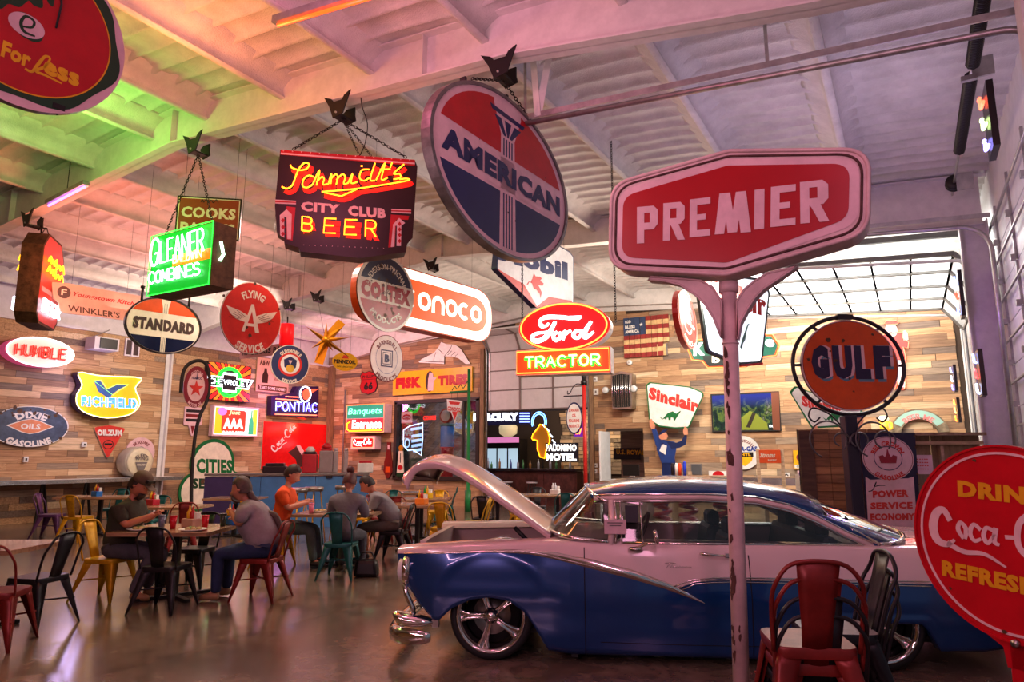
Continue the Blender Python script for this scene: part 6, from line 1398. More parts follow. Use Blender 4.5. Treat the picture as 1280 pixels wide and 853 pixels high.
mb = MB(); mb.plate([(-r * .60, -r * .80), (-.07, -r * 1.06), (-.06, -r * 1.25), (.06, -r * 1.25), (.07, -r * 1.06), (r * .60, -r * .80), (0, -r * .9)], .0, .05, CR); mb.build('yoke', F.root)
mb = MB(); mb.box((0, .03, z0 + .02), (.6, .45, .04), CR); mb.build('base', F.root, bevel=.01)
mb = MB(); chips(mb, [T(-r * .28, r * .82) + (1.2,), T(r * .25, -r * .0) + (2.2,), T(-r * .05, -r * .9) + (1.5,), T(-r * .6, -r * .6) + (.9,)], -.018, .009); mb.build('enamel_chip', F.root)
mb = MB(); mb.lathe([(.016, 0), (.016, .02)], CHD, 8, (0, -.02, -r * .98), Matrix.Rotation(R(90), 4, 'X')); mb.build('bolt', F.root)
# ---- orange disc in a ring on a dark post
P = at_D(1061, 457, 7.9); F = Fit(1001, 1122, 401, 514, psi=2, P=P); F.sign('ring_disc_sign', 'round orange sign inside a black iron ring on a dark blue post')
w, h = F.w / 2, F.h / 2; GO = paint('disc_orange', 214, 78, 22, rough=.3); GN = paint('disc_navy', 32, 22, 66); GB = paint('disc_blue', 96, 140, 165)
E = ell(w, h, 64); mb = MB(); mb.plate(E, -.02, .02, PINKW, GREY); mb.flat(scale(E, .975), -.022, BLK); mb.flat(scale(E, .965), -.023, GO); mb.build('disc', F.root)
IR = paint('ring_black', 30, 22, 34); c2 = F.at(1060.5, 457); rw = (F.at(1130.5, 457)[0] - F.at(992, 457)[0]) / 2; rh = (F.at(1061, 396)[1] - F.at(1061, 518)[1]) / 2
mb = MB(); mb.tube([(c2[0] + rw * math.cos(R(a)), 0, rh * math.sin(R(a)) + c2[1]) for a in range(0, 360, 6)], .024, IR, 8, close=True); mb.build('iron_ring', F.root)
mb = MB()
for a in (0, 180, 52, 128, -50, -130): mb.bar((w * .98 * math.cos(R(a)), 0, h * .98 * math.sin(R(a))), (rw * math.cos(R(a)) * 1.0, 0, rh * math.sin(R(a)) + c2[1]), .03, .03, IR)
mb.build('ring_lug', F.root); mb = MB(); c = F.at(1055, 397); mb.box((c[0], 0, c[1]), (.18, .08, .06), IR); mb.build('top_cap', F.root)
for m, dx, dz, y in ((GB, .05, -.045, -.025), (PINKW, .055, .005, -.026), (GN, 0, 0, -.029)):
 mb = MB(); 
 for i, (ch, cx, ww) in enumerate((('G', -.62, .36), ('U', -.16, .40), ('L', .25, .32), ('F', .66, .34))):
  text(mb, ch, cx * w + dx * w * 1.2, h * .06 + dz * w * 1.2, w * ww, h * .74, m, y, .085)
 mb.build('lettering', F.root, split=False)
mb = MB(); chips(mb, [(-w * .42, h * .56, 3), (-w * .12, h * .54, 2), (w * .5, h * .68, 1.6), (-w * .86, h * .12, 1.8), (-w * .3, h * .1, 2.2), (w * .02, -h * .58, 1.3), (-w * .4, h * .3, 1.4), (-w * .05, -h * .3, 1.5)], -.032, .012); mb.build('enamel_chip', F.root)
mb = MB(); c = F.at(1060, 520); mb.box((c[0], .0, (c[1] - F.loc.z) / 2), (.14, .14, c[1] + F.loc.z), paint('post_navy', 26, 24, 48)); mb.build('post', F.root, bevel=.01)
mb = MB()
for s_ in (-1, 1):
 P_ = [(c2[0] + s_ * .13, -.25), (c2[0] + s_ * .30, -.14), (c2[0] + s_ * .44, -.10), (c2[0] + s_ * .50, -.02), (c2[0] + s_ * .44, .05), (c2[0] + s_ * .37, 0)] if 0 else [(s_ * .10, c[1] - .10), (s_ * .22, c[1] + .02), (s_ * .40, c[1] + .09), (s_ * .46, c[1] + .0), (s_ * .40, c[1] - .07), (s_ * .33, c[1] - .02)]
 stroke(mb, P_, .010, IR, 0, 6, 8, ox=c[0])
mb.build('upper_scroll', F.root)
mb = MB(); cz = F.at(1060, 548)[1]
for cx, rr in ((-.30, .21), (-.14, .09), (.22, .2), (.06, .1), (.36, .12)):
 mb.tube([(c[0] + cx + rr * math.cos(R(a)), -.09, cz - .02 + rr * math.sin(R(a)) * (1 if rr > .15 else .8)) for a in range(-30, 250, 12)], .010, mat('scroll_iron', (.12, .11, .12), .35, .8, var=0), 6)
mb.build('lower_scroll', F.root)
mb = MB(); mb.box((c[0], 0, -F.loc.z + .03), (.7, .7, .06), IR); mb.build('base', F.root)
# ---- plank partition with the tall enamel sign
P = at_D(1060, 600, 9.3); F = Fit(1003, 1111, 537, 720, psi=-8, P=P); F.h = F.loc.z + F.h / 2; top = F.at(1050, 537)[1]
t_ = root('plank_partition', 'free-standing partition of reddish pallet planks behind the car', 'partition', (F.loc.x, F.loc.y, 0), F.rz); z1 = F.loc.z + top; w = F.w
rnd = random.Random(9); mb = MB(); mb.box((0, .03, z1 / 2), (w, .04, z1), M_BACKING); mb.build('backing', t_)
RP = [mat('partition_wood_%d' % i, c, .7, var=.35, vs=4, col2=c2, stretch=(.6, 6, 6)) for i, (c, c2) in enumerate([((.34, .16, .06), (.2, .08, .03)), ((.42, .21, .085), (.28, .12, .05)), ((.28, .13, .055), (.15, .07, .03)), ((.10, .05, .03), (.05, .025, .018))])]
def board(par, x0, x1, z0, z1_, m, d=.02, y=0): mb = MB(); mb.box(((x0 + x1) / 2, y - d / 2, (z0 + z1_) / 2), (x1 - x0 - .006, d, z1_ - z0 - .006), m); return mb.build('plank', par)
z = 0
while z < z1 - .05:
 h_ = min(.11, z1 - z); x = -w / 2
 for wd in (w * .36, w * .26, w * .38): board(t_, x, x + wd, z, z + h_, rnd.choice(RP[:3]), rnd.choice([.015, .022])); x += wd
 z += .11
board(t_, -w / 2 - .0, -w / 2 + .19, .75, z1 - .02, RP[3], .05)
for x in (w * .30, w * .42): board(t_, x, x + .13, .3, z1, rnd.choice(RP[:2]), .05)
q = F.crop(1040, 530, 4.55)
F2 = Fit(1062, 1131, 539, 700, psi=-8, P=P + Vector((F.n.x, F.n.y, 0)) * .09); F2.sign('enamel_panel_sign', 'tall navy and white enamel gasoline sign with a red crown in a circle')
q = F2.crop(1040, 530, 4.55); mb = MB(); mb.plate(q((155, 50), (470, 50), (520, 770), (215, 770)), -.01, .03, paint('enamel_navy', 24, 22, 56)); mb.flat(q((188, 300), (215, 318), (430, 310), (462, 300), (497, 770), (215, 770)), -.012, PINKW)
cc = F2.at(1040 + 316 / 4.55, 530 + 196 / 4.55); R_ = .33
rx = (F2.at(1040 + 462 / 4.55, 573)[0] - F2.at(1040 + 170 / 4.55, 573)[0]) / 2
mb.flat(ell(rx, rx * .90, 40, *cc), -.014, PINKW); mb.ring(ell(rx * .96, rx * .87, 40, *cc), ell(rx * .94, rx * .85, 40, *cc), -.016, -.015, DRED); mb.ring(ell(rx * .56, rx * .5, 40, *cc), ell(rx * .53, rx * .47, 40, *cc), -.016, -.015, NAVY); mb.build('sign_face', F2.root)
mb = MB(); arc(mb, 'RED CROWN', cc[0], cc[1], rx * .61, 90, rx * .2, LRED, -.017, .05, kx=.95); arc(mb, 'GASOLINE', cc[0], cc[1], rx * .80, 270, rx * .2, LRED, -.017, .05, low=True, kx=.95); mb.build('ring_lettering', F2.root)
mb = MB(); qq = lambda a, b, c: tuple((1040 + p[0] / 4.55, 530 + p[1] / 4.55) for p in (a, b, c))
ptext(mb, F2, 'POWER', *qq((228, 380), (432, 373), (230, 422)), LRED, -.014, .06); ptext(mb, F2, 'SERVICE', *qq((215, 447), (455, 443), (217, 487)), LRED, -.014, .06); ptext(mb, F2, 'ECONOMY', *qq((215, 510), (468, 508), (217, 552)), LRED, -.014, .06); mb.build('lettering', F2.root)
mb = MB(); brush(mb, q((205, 385, .012), (230, 375, .012), (250, 330, .012), (240, 355, .01), (270, 350, .012), (300, 352, .006)), BLK, -.014); mb.build('script_word', F2.root)
mb = MB(); s_ = rx * .4; mb.flat([(cc[0] + x * s_, cc[1] + z * s_) for x, z in [(-.75, -.5), (.75, -.5), (.9, .2), (.5, .35), (.3, .1), (.12, .5), (.05, .9), (-.05, .9), (-.12, .5), (-.3, .1), (-.5, .35), (-.9, .2)]], -.018, paint('crown_red', 150, 30, 50)); mb.build('crown', F2.root)
mb = MB(); a, b = q((348, 580), (350, 770)); mb.bar((a[0], -.016, a[1]), (b[0], -.016, b[1]), .02, .01, BLK); mb.build('thermometer', F2.root)
mb = MB(); rchips(mb, 22, lambda a, b: tuple(Vector(q((240, 590))[0]) + Vector((a * .45, -b * .45))), -.015, .012); rchips(mb, 14, lambda a, b: tuple(Vector(q((470 + b * 45, 60 + b * 700))[0])), -.013, .014); mb.build('enamel_chip', F2.root)
# ---- plywood shelf unit beside the partition
F = Fit(1111, 1236, 541, 720, psi=-8, P=at_D(1170, 600, 9.5)); top = F.loc.z + F.at(1170, 543)[1]; w = F.w; PLY = mat('plywood', (.30, .20, .11), .7, var=.35, vs=3, col2=(.2, .12, .06), stretch=(4, 4, .8)); STUD = mat('stud_wood', (.48, .31, .2), .65, var=.2, stretch=(1, 5, 5))
t_ = root('plywood_cabinet', 'tall open stud frame lined with plywood beside the plank partition', 'shelving', (F.loc.x, F.loc.y, 0), F.rz)
for k in range(2): mb = MB(); mb.box((-w / 4 + k * w / 2, .06, top / 2), (w / 2 - .01, .015, top), PLY); mb.build('plywood_sheet', t_)
for x in (-w / 2 + .03, .1, w / 2 - .03): mb = MB(); mb.box((x, 0, top / 2 - .08), (.04, .09, top - .16), STUD); mb.build('stud', t_)
mb = MB(); mb.box((0, 0, top - .12), (w, .1, .045), STUD); mb.build('rail', t_); mb = MB(); mb.box((0, .05, top), (w + .02, .35, .04), PLY); mb.build('top_board', t_)
F3 = Fit(1129, 1166, 569, 593, psi=-8, P=at_D(1147, 580, 9.3)); F3.sign('paper_notice', 'pink-lit paper notice taped to the plywood', 'notice'); mb = MB(); mb.box((0, 0, 0), (F3.w, .004, F3.h), PINKW); mb.build('sheet', F3.root); mb = MB()
for k in range(4):
 for j in range(9): mb.box((-F3.w * .32 + j * F3.w * .08, -.004, F3.h * (.28 - .17 * k)), (F3.w * .05, .001, F3.h * .05), LRED)
o = mb.build('print', F3.root, split=False)
mb = MB(); c0 = at_D(1143, 600, 9.15); c1_ = at_D(1150, 668, 9.15); ch = chain('hanging_chain', c0, c1_, None, .09, .009, CHD); tag(ch, 'steel chain hanging down the plank partition', 'chain')
# ---- painted cut-out men holding up shield signs
SKIN = paint('cutout_skin', 214, 140, 110); OV = paint('overall_blue', 30, 56, 118); OVd = paint('overall_dark', 20, 36, 84)
def cutout(F, q, label, shield, part, full=True):
 F.sign('cutout_man', label)
 mb = MB(); mb.plate(shield, -.03, .0, GREEN); mb.flat(inset(shield, .035), -.033, WHITE); mb.build('shield_face', F.root)
 for nm, P_, m, y in part: mb = MB(); mb.plate(P_, y, y + .03, m); mb.build(nm, F.root)
F = Fit(806, 880, 478, 700, wall='B', off=.35); q = F.crop(720, 370, 4.49); q2 = F.crop(740, 520, 8)
S_ = rpoly(q((395, 500), (415, 485), (640, 510), (712, 540), (718, 560), (635, 742), (560, 745), (470, 735), (412, 700)), .06, 4)
cutout(F, q, 'cut-out man in blue overalls holding up a green-edged white shield, beside the doorway', S_, [
 ('left_arm', q2((600, 130), (635, 120), (690, 230), (720, 260), (700, 400), (640, 290)), OV, -.04), ('left_hand', q2((578, 40), (600, 30), (635, 90), (632, 130), (600, 130), (580, 100)), SKIN, -.045),
 ('torso', q2((690, 230), (760, 250), (830, 260), (850, 310), (830, 420), (835, 470), (700, 470), (650, 330)), OV, -.05), ('right_arm', q2((750, 255), (850, 270), (900, 250), (935, 190), (955, 210), (940, 290), (880, 320), (800, 330)), OVd, -.055), ('right_hand', q2((915, 150), (935, 105), (960, 130), (965, 190), (925, 190)), SKIN, -.06),
 ('leg', q2((705, 440), (835, 440), (845, 700), (850, 1100), (710, 1100), (705, 650)), OVd, -.04), ('head', q2((675, 200), (700, 175), (745, 165), (765, 205), (750, 235), (700, 240), (680, 225)), SKIN, -.06), ('cap', q2((678, 195), (690, 165), (720, 140), (765, 135), (745, 160), (700, 185)), OVd, -.065), ('emblem', q2((710, 280), (755, 300), (740, 390), (680, 350)), WHITE, -.058)])
mb = MB(); ptext(mb, F, 'Sinclair', (811, 483), (873, 500), (811, 499), LRED, -.036, .07, shear=.02); mb.build('lettering', F.root)
DINO = ((470, 678), (490, 690), (515, 660), (545, 648), (565, 662), (588, 645), (590, 650), (570, 680), (558, 700), (550, 700), (548, 685), (535, 683), (533, 698), (522, 698), (520, 685), (512, 685), (508, 698), (500, 690), (485, 695))
mb = MB(); mb.flat(q(*DINO), -.036, GREEN); mb.build('dinosaur', F.root)
mb = MB(); a = F.at(829, 551); mb.flat([(a[0] + x * .05, a[1] - .08 + z * .05) for x, z in star(4, 1, .3)], -.062, NAVY); mb.build('star', F.root)
for x in (-.28, .42): mb = MB(); mb.box((x, .02, -F.loc.z / 2 + .0), (.10, .05, F.loc.z - .1), CREAM if x < 0 else STUD); mb.build('standing_strut', F.root)
F = Fit(986, 1050, 484, 700, D=13.2, psi=-20); q = F.crop(980, 370, 4.49)
S_ = rpoly(q((30, 540), (60, 505), (150, 540), (330, 600), (440, 640), (435, 680), (330, 735), (155, 745)), .06, 4); q3 = F.crop(980, 520, 4.74)
cutout(F, q, 'second cut-out man with a green-edged shield, mostly hidden behind the plank partition', S_, [
 ('left_hand', q3((165, 80), (175, 55), (195, 60), (205, 95), (190, 115), (170, 110)), SKIN, -.05), ('left_arm', q3((175, 115), (200, 110), (255, 150), (300, 190), (245, 195), (205, 185), (185, 150)), OV, -.045), ('torso', q3((250, 150), (420, 150), (420, 340), (260, 340)), OV, -.05), ('leg', q3((270, 340), (210, 410), (240, 460), (270, 475), (420, 475), (420, 340)), OVd, -.048), ('head', q3((395, 20), (440, 0), (470, 20), (460, 70), (410, 75)), SKIN, -.06), ('cap', q3((390, 18), (420, -14), (470, -8), (475, 12), (440, 12)), OVd, -.064)])
mb = MB(); ptext(mb, F, 'Sinclair', (1001, 494), (1050, 506), (1003, 508), LRED, -.036, .07); mb.flat([(x, z) for x, z in q(*[(p[0] * .9 - 205, p[1] + 5) for p in DINO])], -.037, GREEN); mb.build('lettering', F.root)
for x in (-.3, -.12): mb = MB(); mb.box((x, .02, -F.loc.z / 2), (.07, .05, F.loc.z - .1), CREAM); mb.build('standing_strut', F.root)
# ---- bracket signs on the red and green posts
p = at_Y(732, 600, 17.3); t_ = root('red_post', 'slim red lamp post with black finial and bracket in front of the raised door', 'post', (p.x, p.y, 0)); zt = at_Y(732, 467, 17.3).z
mb = MB(); mb.tube([(0, 0, 0), (0, 0, zt - .3)], .055, paint('post_red', 200, 40, 36), 10); mb.build('post', t_)
mb = MB(); mb.lathe([(.09, zt - .32), (.09, zt - .2), (.05, zt - .18), (.07, zt - .08), (.01, zt)], BLK, 10); mb.build('finial', t_)
F = Fit(708, 728, 503, 543, P=Vector((0, 17.3, 2)), psi=-30); F.P = 0; za = at_Y(720, 495, 17.3).z
mb = MB(); L_ = -.62; mb.bar((0, 0, za), (L_, 0, za), .03, .03, IR); mb.tube(crom([(0, 0, za + .28), (-.2, 0, za + .33), (-.33, 0, za + .25), (-.42, 0, za + .1), (-.5, 0, za + .06), (-.5, 0, za + .15)], 6), .014, IR); mb.build('bracket', t_)
F.sign('hanging_oval_sign', 'small white oval sign with red lettering hanging from the red post bracket'); w, h = F.w / 2, F.h / 2; E = ell(w, h, 32)
mb = MB(); mb.plate(E, -.015, .015, NAVY); mb.flat(scale(E, .9), -.018, WHITE); mb.build('sign_face', F.root); mb = MB()
for k, t in enumerate(('STANDARD', 'OIL', 'POLARINE', 'PRODUCTS')): text(mb, t, 0, h * (.5 - .33 * k), w * (1.3 if t != 'OIL' else .5), h * .2, LRED, -.02, .04)
mb.build('lettering', F.root, split=False); mb = MB()
for x in (-w * .5, w * .5): mb.tube([(x, 0, h * .85), (x, 0, za - F.loc.z)], .006, M_CHAIN, 4)
mb.build('hanging_link', F.root)
p = at_Y(585, 600, 16.6); zt = at_Y(585, 462, 16.6).z; t_ = root('green_post', 'slim green lamp post with scrolled bracket in front of the window', 'post', (p.x, p.y, 0)); GP = paint('post_green', 30, 120, 60)
mb = MB(); mb.tube([(0, 0, 0), (0, 0, .6), (0, 0, .61), (0, 0, zt)], [.09, .09, .05, .045], GP, 10); mb.build('post', t_); za = at_Y(570, 490, 16.6).z
mb = MB(); mb.bar((0, 0, za), (-.66, 0, za), .05, .05, GP); mb.tube(crom([(-.05, 0, za + .3), (-.2, 0, za + .1), (-.3, 0, za + .2), (-.42, 0, za + .08), (-.5, 0, za + .16), (-.6, 0, za + .05)], 6), .015, GP); mb.build('bracket', t_)
F = Fit(558.5, 577.5, 499, 526, P=Vector((0, 16.6, 2)), psi=-30); F.sign('triangle_sign', 'small white and red inverted triangle sign hanging from the green post'); q = F.crop(480, 480, 4.92)
mb = MB(); mb.plate(q((388, 95), (482, 105), (470, 170), (455, 172), (437, 238), (412, 172), (392, 168)), -.015, .015, WHITE); mb.flat(q((398, 106), (472, 114), (462, 130), (410, 126)), -.018, LRED); mb.flat(q((420, 170), (455, 172), (437, 225)), -.018, LRED); mb.build('sign_face', F.root); mb = MB(); ptext(mb, F, 'CONOCO', (560, 508), (576, 510), (560, 513.5), LRED, -.019, .05); mb.build('lettering', F.root)
mb = MB(); 
for x in (-.1, .1): mb.tube([(x, 0, F.h * .45), (x, 0, za - F.loc.z)], .006, M_CHAIN, 4)
mb.build('hanging_link', F.root)
# ---- neon seen through the opened door and the window
def inner(box, Y, name, label, cat='sign', psi=-30):
 F = Fit(*box, P=Vector((0, Y, 2)), psi=psi); F.sign(name, label, cat); return F
F = inner((598, 664, 514, 531), 21.5, 'bar_word_sign', 'white neon word sign with blue stripes inside the bar'); mb = MB(); mb.plate(rect(F.w, F.h * 1.05), 0, .1, paint('night', 16, 14, 50)); mb.build('cabinet', F.root)
mb = MB(); ptext(mb, F, 'MERCURY', (592, 517), (648, 516), (592, 527), neon('white', 1, 1, 1), -.01, .08); mb.build('lettering', F.root)
mb = MB(); 
for y in (517, 520.5, 524, 527.5): a, b = F.at(650, y), F.at(662, y); mb.tube([(a[0], -.02, a[1]), (b[0], -.02, b[1])], .025, neon('blue', 110, 130, 255, 5))
mb.build('stripe_tube', F.root)
F = inner((664, 724, 517, 578), 20.5, 'horse_sign', 'yellow neon horse head with blue ring above white motel letters'); q = F.crop(480, 480, 4.92); NYL = neon('yellow', 1, 1, 1); 
hs = q((910, 335), (918, 310), (950, 270), (960, 250), (985, 255), (1010, 290), (1020, 330), (1020, 360), (1000, 400), (990, 460), (962, 450), (945, 400), (945, 350), (930, 345), (918, 345))
mb = MB(); mb.plate(hs, 0, .08, soft('horse_gold', 190, 120, 20, .35)); mb.build('horse_panel', F.root)
mb = MB(); outline(mb, hs, .016, NYL, -.03, 4); mb.build('outline_tube', F.root); mb = MB(); c = F.at(480 + 955 / 4.92, 480 + 235 / 4.92)
for rr in (.22, .28): mb.tube([(c[0] + rr * math.cos(R(a)), -.02, c[1] + rr * 1.2 * math.sin(R(a))) for a in range(-20, 220, 15)], .018, neon('sky', 110, 170, 255, 5), 4)
mb.build('ring_tube', F.root); mb = MB(); P_ = q((985, 250), (1010, 275), (1030, 310), (1045, 345), (1055, 365))
for i, a in enumerate(P_): mb.tube([(a[0] - .05, -.02, a[1]), (a[0] + .05, -.02, a[1] - .1)], .02, neon('white', 1, 1, 1), 4)
mb.build('mane_tube', F.root, split=False)
mb = MB(); A1_, A2_ = ((683, 555.5), (721, 555.5), (683, 564)), ((683, 567), (721, 567), (683, 576)); ptext(mb, F, 'PALOMINO', *A1_, neon('white_low', 1, 1, 1), -.03, .04); ptext(mb, F, 'MOTEL', *A2_, neon('white_low', 1, 1, 1), -.03, .05); mb.build('lettering', F.root)
mb = MB(); a, b = F.at(682, 554), F.at(722.5, 577.5); mb.box(((a[0] + b[0]) / 2, .03, (a[1] + b[1]) / 2), (b[0] - a[0], .08, a[1] - b[1]), paint('motel_panel', 60, 60, 74)); mb.build('letter_panel', F.root)
mb = MB(); c = F.at(678, 575); mb.box((c[0], .03, (c[1] - F.loc.z + .0) / 2 + .5), (.06, .06, max(.1, c[1] + F.loc.z - 1.0)), BLK); mb.build('stand', F.root)
F = inner((717, 730, 524, 546), 20.9, 'bar_neon_sign', 'purple and orange neon seen behind the hanging oval sign'); mb = MB(); mb.plate(rect(F.w, F.h), 0, .06, soft('purple', 120, 40, 180, .8)); mb.build('panel', F.root); mb = MB(); text(mb, '27', 0, -F.h * .2, F.w * .6, F.h * .35, neon('orange', 1, 1, 1), -.01, .05); mb.build('lettering', F.root)
F = inner((504, 531, 528, 572), 18.6, 'window_neon_sign', 'white and blue neon tavern sign glowing inside the back-wall window'); q = F.crop(480, 480, 4.92); SW = soft('blue_white', 170, 215, 255, 1.1)
O = q((122, 285), (160, 260), (240, 240), (240, 330), (232, 440), (180, 405), (150, 410), (122, 380)); mb = MB(); mb.plate(O, 0, .06, paint('neon_dark', 14, 20, 60)); mb.build('panel', F.root); mb = MB(); outline(mb, O, .02, neon('ice', 1, 1, 1), -.02, 4); mb.build('border_tube', F.root)
mb = MB(); 
for a, b, c_ in ((165, 262, 238), (170, 305, 236), (170, 335, 234), (170, 365, 232), (180, 395, 230)): P_ = q((a, b + 10), (c_, b), (c_, b + 17), (a, b + 27)); mb.flat(P_, -.01, SW)
mb.build('lettering_bar', F.root, split=False); c = F.at(480 + 144 / 4.92, 480 + 365 / 4.92); mb = MB(); mb.ring(ell(.12, .16, 20, *c), ell(.07, .11, 20, *c), -.012, -.01, SW); mb.build('face_ring', F.root)
F = inner((529, 545, 519, 526), 18.9, 'window_open_sign', 'small orange-red neon word in the top of the window'); mb = MB(); text(mb, 'COORS', 0, 0, F.w, F.h * .8, neon('red', 1, 1, 1), 0, .06); o = mb.build('lettering', F.root)
F = inner((501.5, 515, 515, 529), 18.33, 'window_sticker', 'square pink and red cola sign in the window corner'); mb = MB(); mb.plate(rect(F.w, F.h), 0, .02, PINKW); mb.flat(ell(F.w * .4, F.h * .28, 20), -.004, RED); mb.build('panel', F.root); mb = MB(); brush(mb, [(-F.w * .3, 0, .03), (0, .02, .04), (F.w * .3, 0, .03)], WHITE, -.006); mb.build('script', F.root)
p = at_Y(559, 560, 19.3); t_ = root('gas_pump', 'old visible gas pump with a blue glass cylinder behind the window', 'gas pump', (p.x, p.y, 0)); z2 = at_Y(559, 533, 19.3).z; z3 = at_Y(559, 559, 19.3).z
mb = MB(); mb.lathe([(.28, 0), (.28, .1), (.22, .14), (.22, z3 - .05), (.27, z3)], RED, 18); mb.build('body', t_); mb = MB(); mb.lathe([(.24, z3), (.24, z2)], mat('pump_glass', srgb(60, 110, 170), .1, emit=srgb(40, 80, 130), es=.35, var=0), 18); mb.build('cylinder', t_); mb = MB(); mb.lathe([(.27, z2), (.27, z2 + .06), (.1, z2 + .1)], paint('teal_cap', 40, 110, 110), 18); mb.build('cap', t_)
mb = MB(); mb.lathe([(.25, -.06), (.25, .06)], RED, 24, (-.05, 0, z2 + .36), Matrix.Rotation(R(90), 4, 'X')); mb.lathe([(.19, -.08), (.19, .08)], WHITE, 24, (-.05, 0, z2 + .36), Matrix.Rotation(R(90), 4, 'X')); mb.build('globe', t_)
p0, p1 = at_Y(612, 600, 20.2), at_Y(729, 602, 20.2); zc = at_Y(670, 586, 20.0).z
t_ = root('bar_counter', 'long dark wooden bar counter with a red-brown front inside the raised door', 'counter', ((p0.x + p1.x) / 2 - .4, 19.9, 0)); Lb = p1.x - p0.x + .9
mb = MB(); mb.box((0, 0, zc - .03), (Lb, .7, .07), mat('bar_dark', (.03, .016, .02), .2, var=.2)); mb.build('counter_top', t_, bevel=.01); mb = MB(); mb.box((0, .05, zc / 2 - .04), (Lb - .1, .5, zc - .08), mat('bar_front', (.13, .035, .03), .5, var=.4, vs=5)); mb.build('counter_front', t_)
for k in range(4): mb = MB(); mb.box((-Lb / 2 + .5 + k * Lb / 4, -.21, zc / 2), (Lb / 4 - .1, .02, zc * .7), MATS['bar_front']); mb.build('panel', t_)
p = at_Y(628, 555, 22.5); t_ = root('bottle_cooler', 'glass-door cooler with pink header behind the bar', 'cooler', (p.x, 22.5, 0)); mb = MB(); mb.box((0, .3, 1.1), (1.5, .6, 2.2), BLK); mb.build('case', t_); mb = MB(); mb.box((0, -.02, at_Y(628, 552, 22.5).z + .05), (1.45, .03, .2), soft('cooler_pink', 225, 130, 190, .8)); mb.build('header', t_)
for k in range(3): mb = MB(); mb.box((-.47 + k * .47, -.01, 1.3), (.4, .02, 1.1), soft('cooler_light', 180, 210, 225, .7)); mb.build('door', t_)
p = at_Y(634, 545, 22.9); t_ = root('gas_globe', 'cream globe ornament on top of the cooler', 'ornament', (p.x + .1, 22.8, 2.26)); mb = MB(); mb.lathe([(.1, 0), (.34, .15), (.36, .4), (.2, .62), (.02, .7)], mat('lit_globe', srgb(240, 220, 180), .4, emit=srgb(240, 215, 165), es=.5, var=0), 16); mb.build('globe', t_); mb = MB(); mb.box((0, 0, 0), (.3, .3, .04), BLK); mb.build('base', t_)
rnd = random.Random(2); bc = [(.5, .5, .6), (.1, .3, .12), (.45, .2, .06), (.6, .6, .65), (.1, .15, .5)]
bot_ = None
for k in range(14):
 X = p0.x + .4 + k * .24
 if k in (3, 9): continue
 hb = .2 + rnd.random() * .14; mb = MB(); mb.lathe([(.04, 0), (.04, hb * .6), (.015, hb * .75), (.015, hb)], mat('bottle_%d' % (k % 5), bc[k % 5], .1, var=0), 8, (0, 0, 0)); o = mb.build('bottle', None, (X - .3, 19.75 + rnd.random() * .2, zc + .005)); tag(o, 'small bottle on the dark bar counter', 'bottle', 'bottles along the bar counter')
for k in range(3):
 t_ = root('bar_stool', 'small round bar stool at the dark bar counter', 'stool', (p1.x - 1.3 - k * .9, 19.2, 0), 0, 'stools at the bar counter'); mb = MB(); mb.lathe([(.17, .72), (.18, .76)], mat('stool_seat', (.6, .5, .55), .3, var=0), 16); mb.build('seat', t_)
 for a in (45, 135, 225, 315): mb = MB(); mb.tube([(.11 * math.cos(R(a)), .11 * math.sin(R(a)), .72), (.2 * math.cos(R(a)), .2 * math.sin(R(a)), 0)], .014, M_BLACK, 5); mb.build('leg', t_)
F = inner((767, 800, 561, 574), 20.6, 'doorway_sign', 'dark sign with yellow letters seen through the doorway', psi=-30); mb = MB(); mb.plate(rect(F.w * 1.0, F.h * 1.1), 0, .04, paint('dark_board', 18, 18, 22)); mb.build('board', F.root); mb = MB(); ptext(mb, F, 'U.S. ROYAL', (770.5, 562), (806, 563), (770.5, 568), YEL, -.005, .04); mb.build('lettering', F.root)
mb = MB(); mb.box((-6.9, 20.8, 1.6), (2.2, .05, 3.2), PLK[6]); mb.build('partition', bw)
mb = MB(); mb.box((0, 0, 1.12), (.05, .7, 2.24), M_STEELW); o = mb.build('door_4', None, (-7.40, 18.0, 0)); o['kind'] = 'structure'
mb = MB(); mb.box((-.04, -.28, 1.0), (.03, .05, .2), CHD); mb.build('door_handle', o)
# ---- counters and tables along the back wall at the right
STL = mat('steel_top', (.5, .5, .52), .25, .9, var=.15)
p0, p1 = at_Y(835, 597, 16.8), at_Y(1022, 594, 16.8); t_ = root('wall_counter', 'long dark-topped high counter with a perforated steel rail along the back wall', 'counter', ((p0.x + p1.x) / 2, 16.8, 0)); zc = (p0.z + p1.z) / 2; Lc = p1.x - p0.x
mb = MB(); mb.box((0, 0, zc - .04), (Lc, .6, .08), PLK[4]); mb.build('counter_top', t_); mb = MB(); mb.box((Lc * .22, -.32, zc - .10), (Lc * .55, .02, .16), STL); mb.build('steel_rail', t_)
for k in range(4): mb = MB(); mb.box((-Lc / 2 + .1 + k * (Lc - .2) / 3, 0, zc / 2 - .04), (.09, .5, zc - .08), STUD); mb.build('leg', t_)
for k, (x, c_, lab) in enumerate(((856, (40, 60, 200), 'dark blue tall cup on the wall counter'), (850, (230, 70, 30), 'orange-red bottle on the wall counter'), (846, (240, 235, 235), 'white-capped condiment bottle on the wall counter'), (841, (30, 20, 26), 'dark bottle on the wall counter'))):
 p = at_Y(x, 592, 16.8); o = root('counter_bottle', lab, 'bottle', (p.x, 16.8, zc)); h_ = .34 if k == 0 else .3; m = paint('cb%d' % k, *c_); mb = MB(); mb.lathe([(.04, 0), (.045, h_ * .8), (.04, h_ * .85)], m, 10); mb.build('body', o); mb = MB(); mb.lathe([(.045, h_ * .85), (.02, h_)], m, 10); mb.build('cap', o)
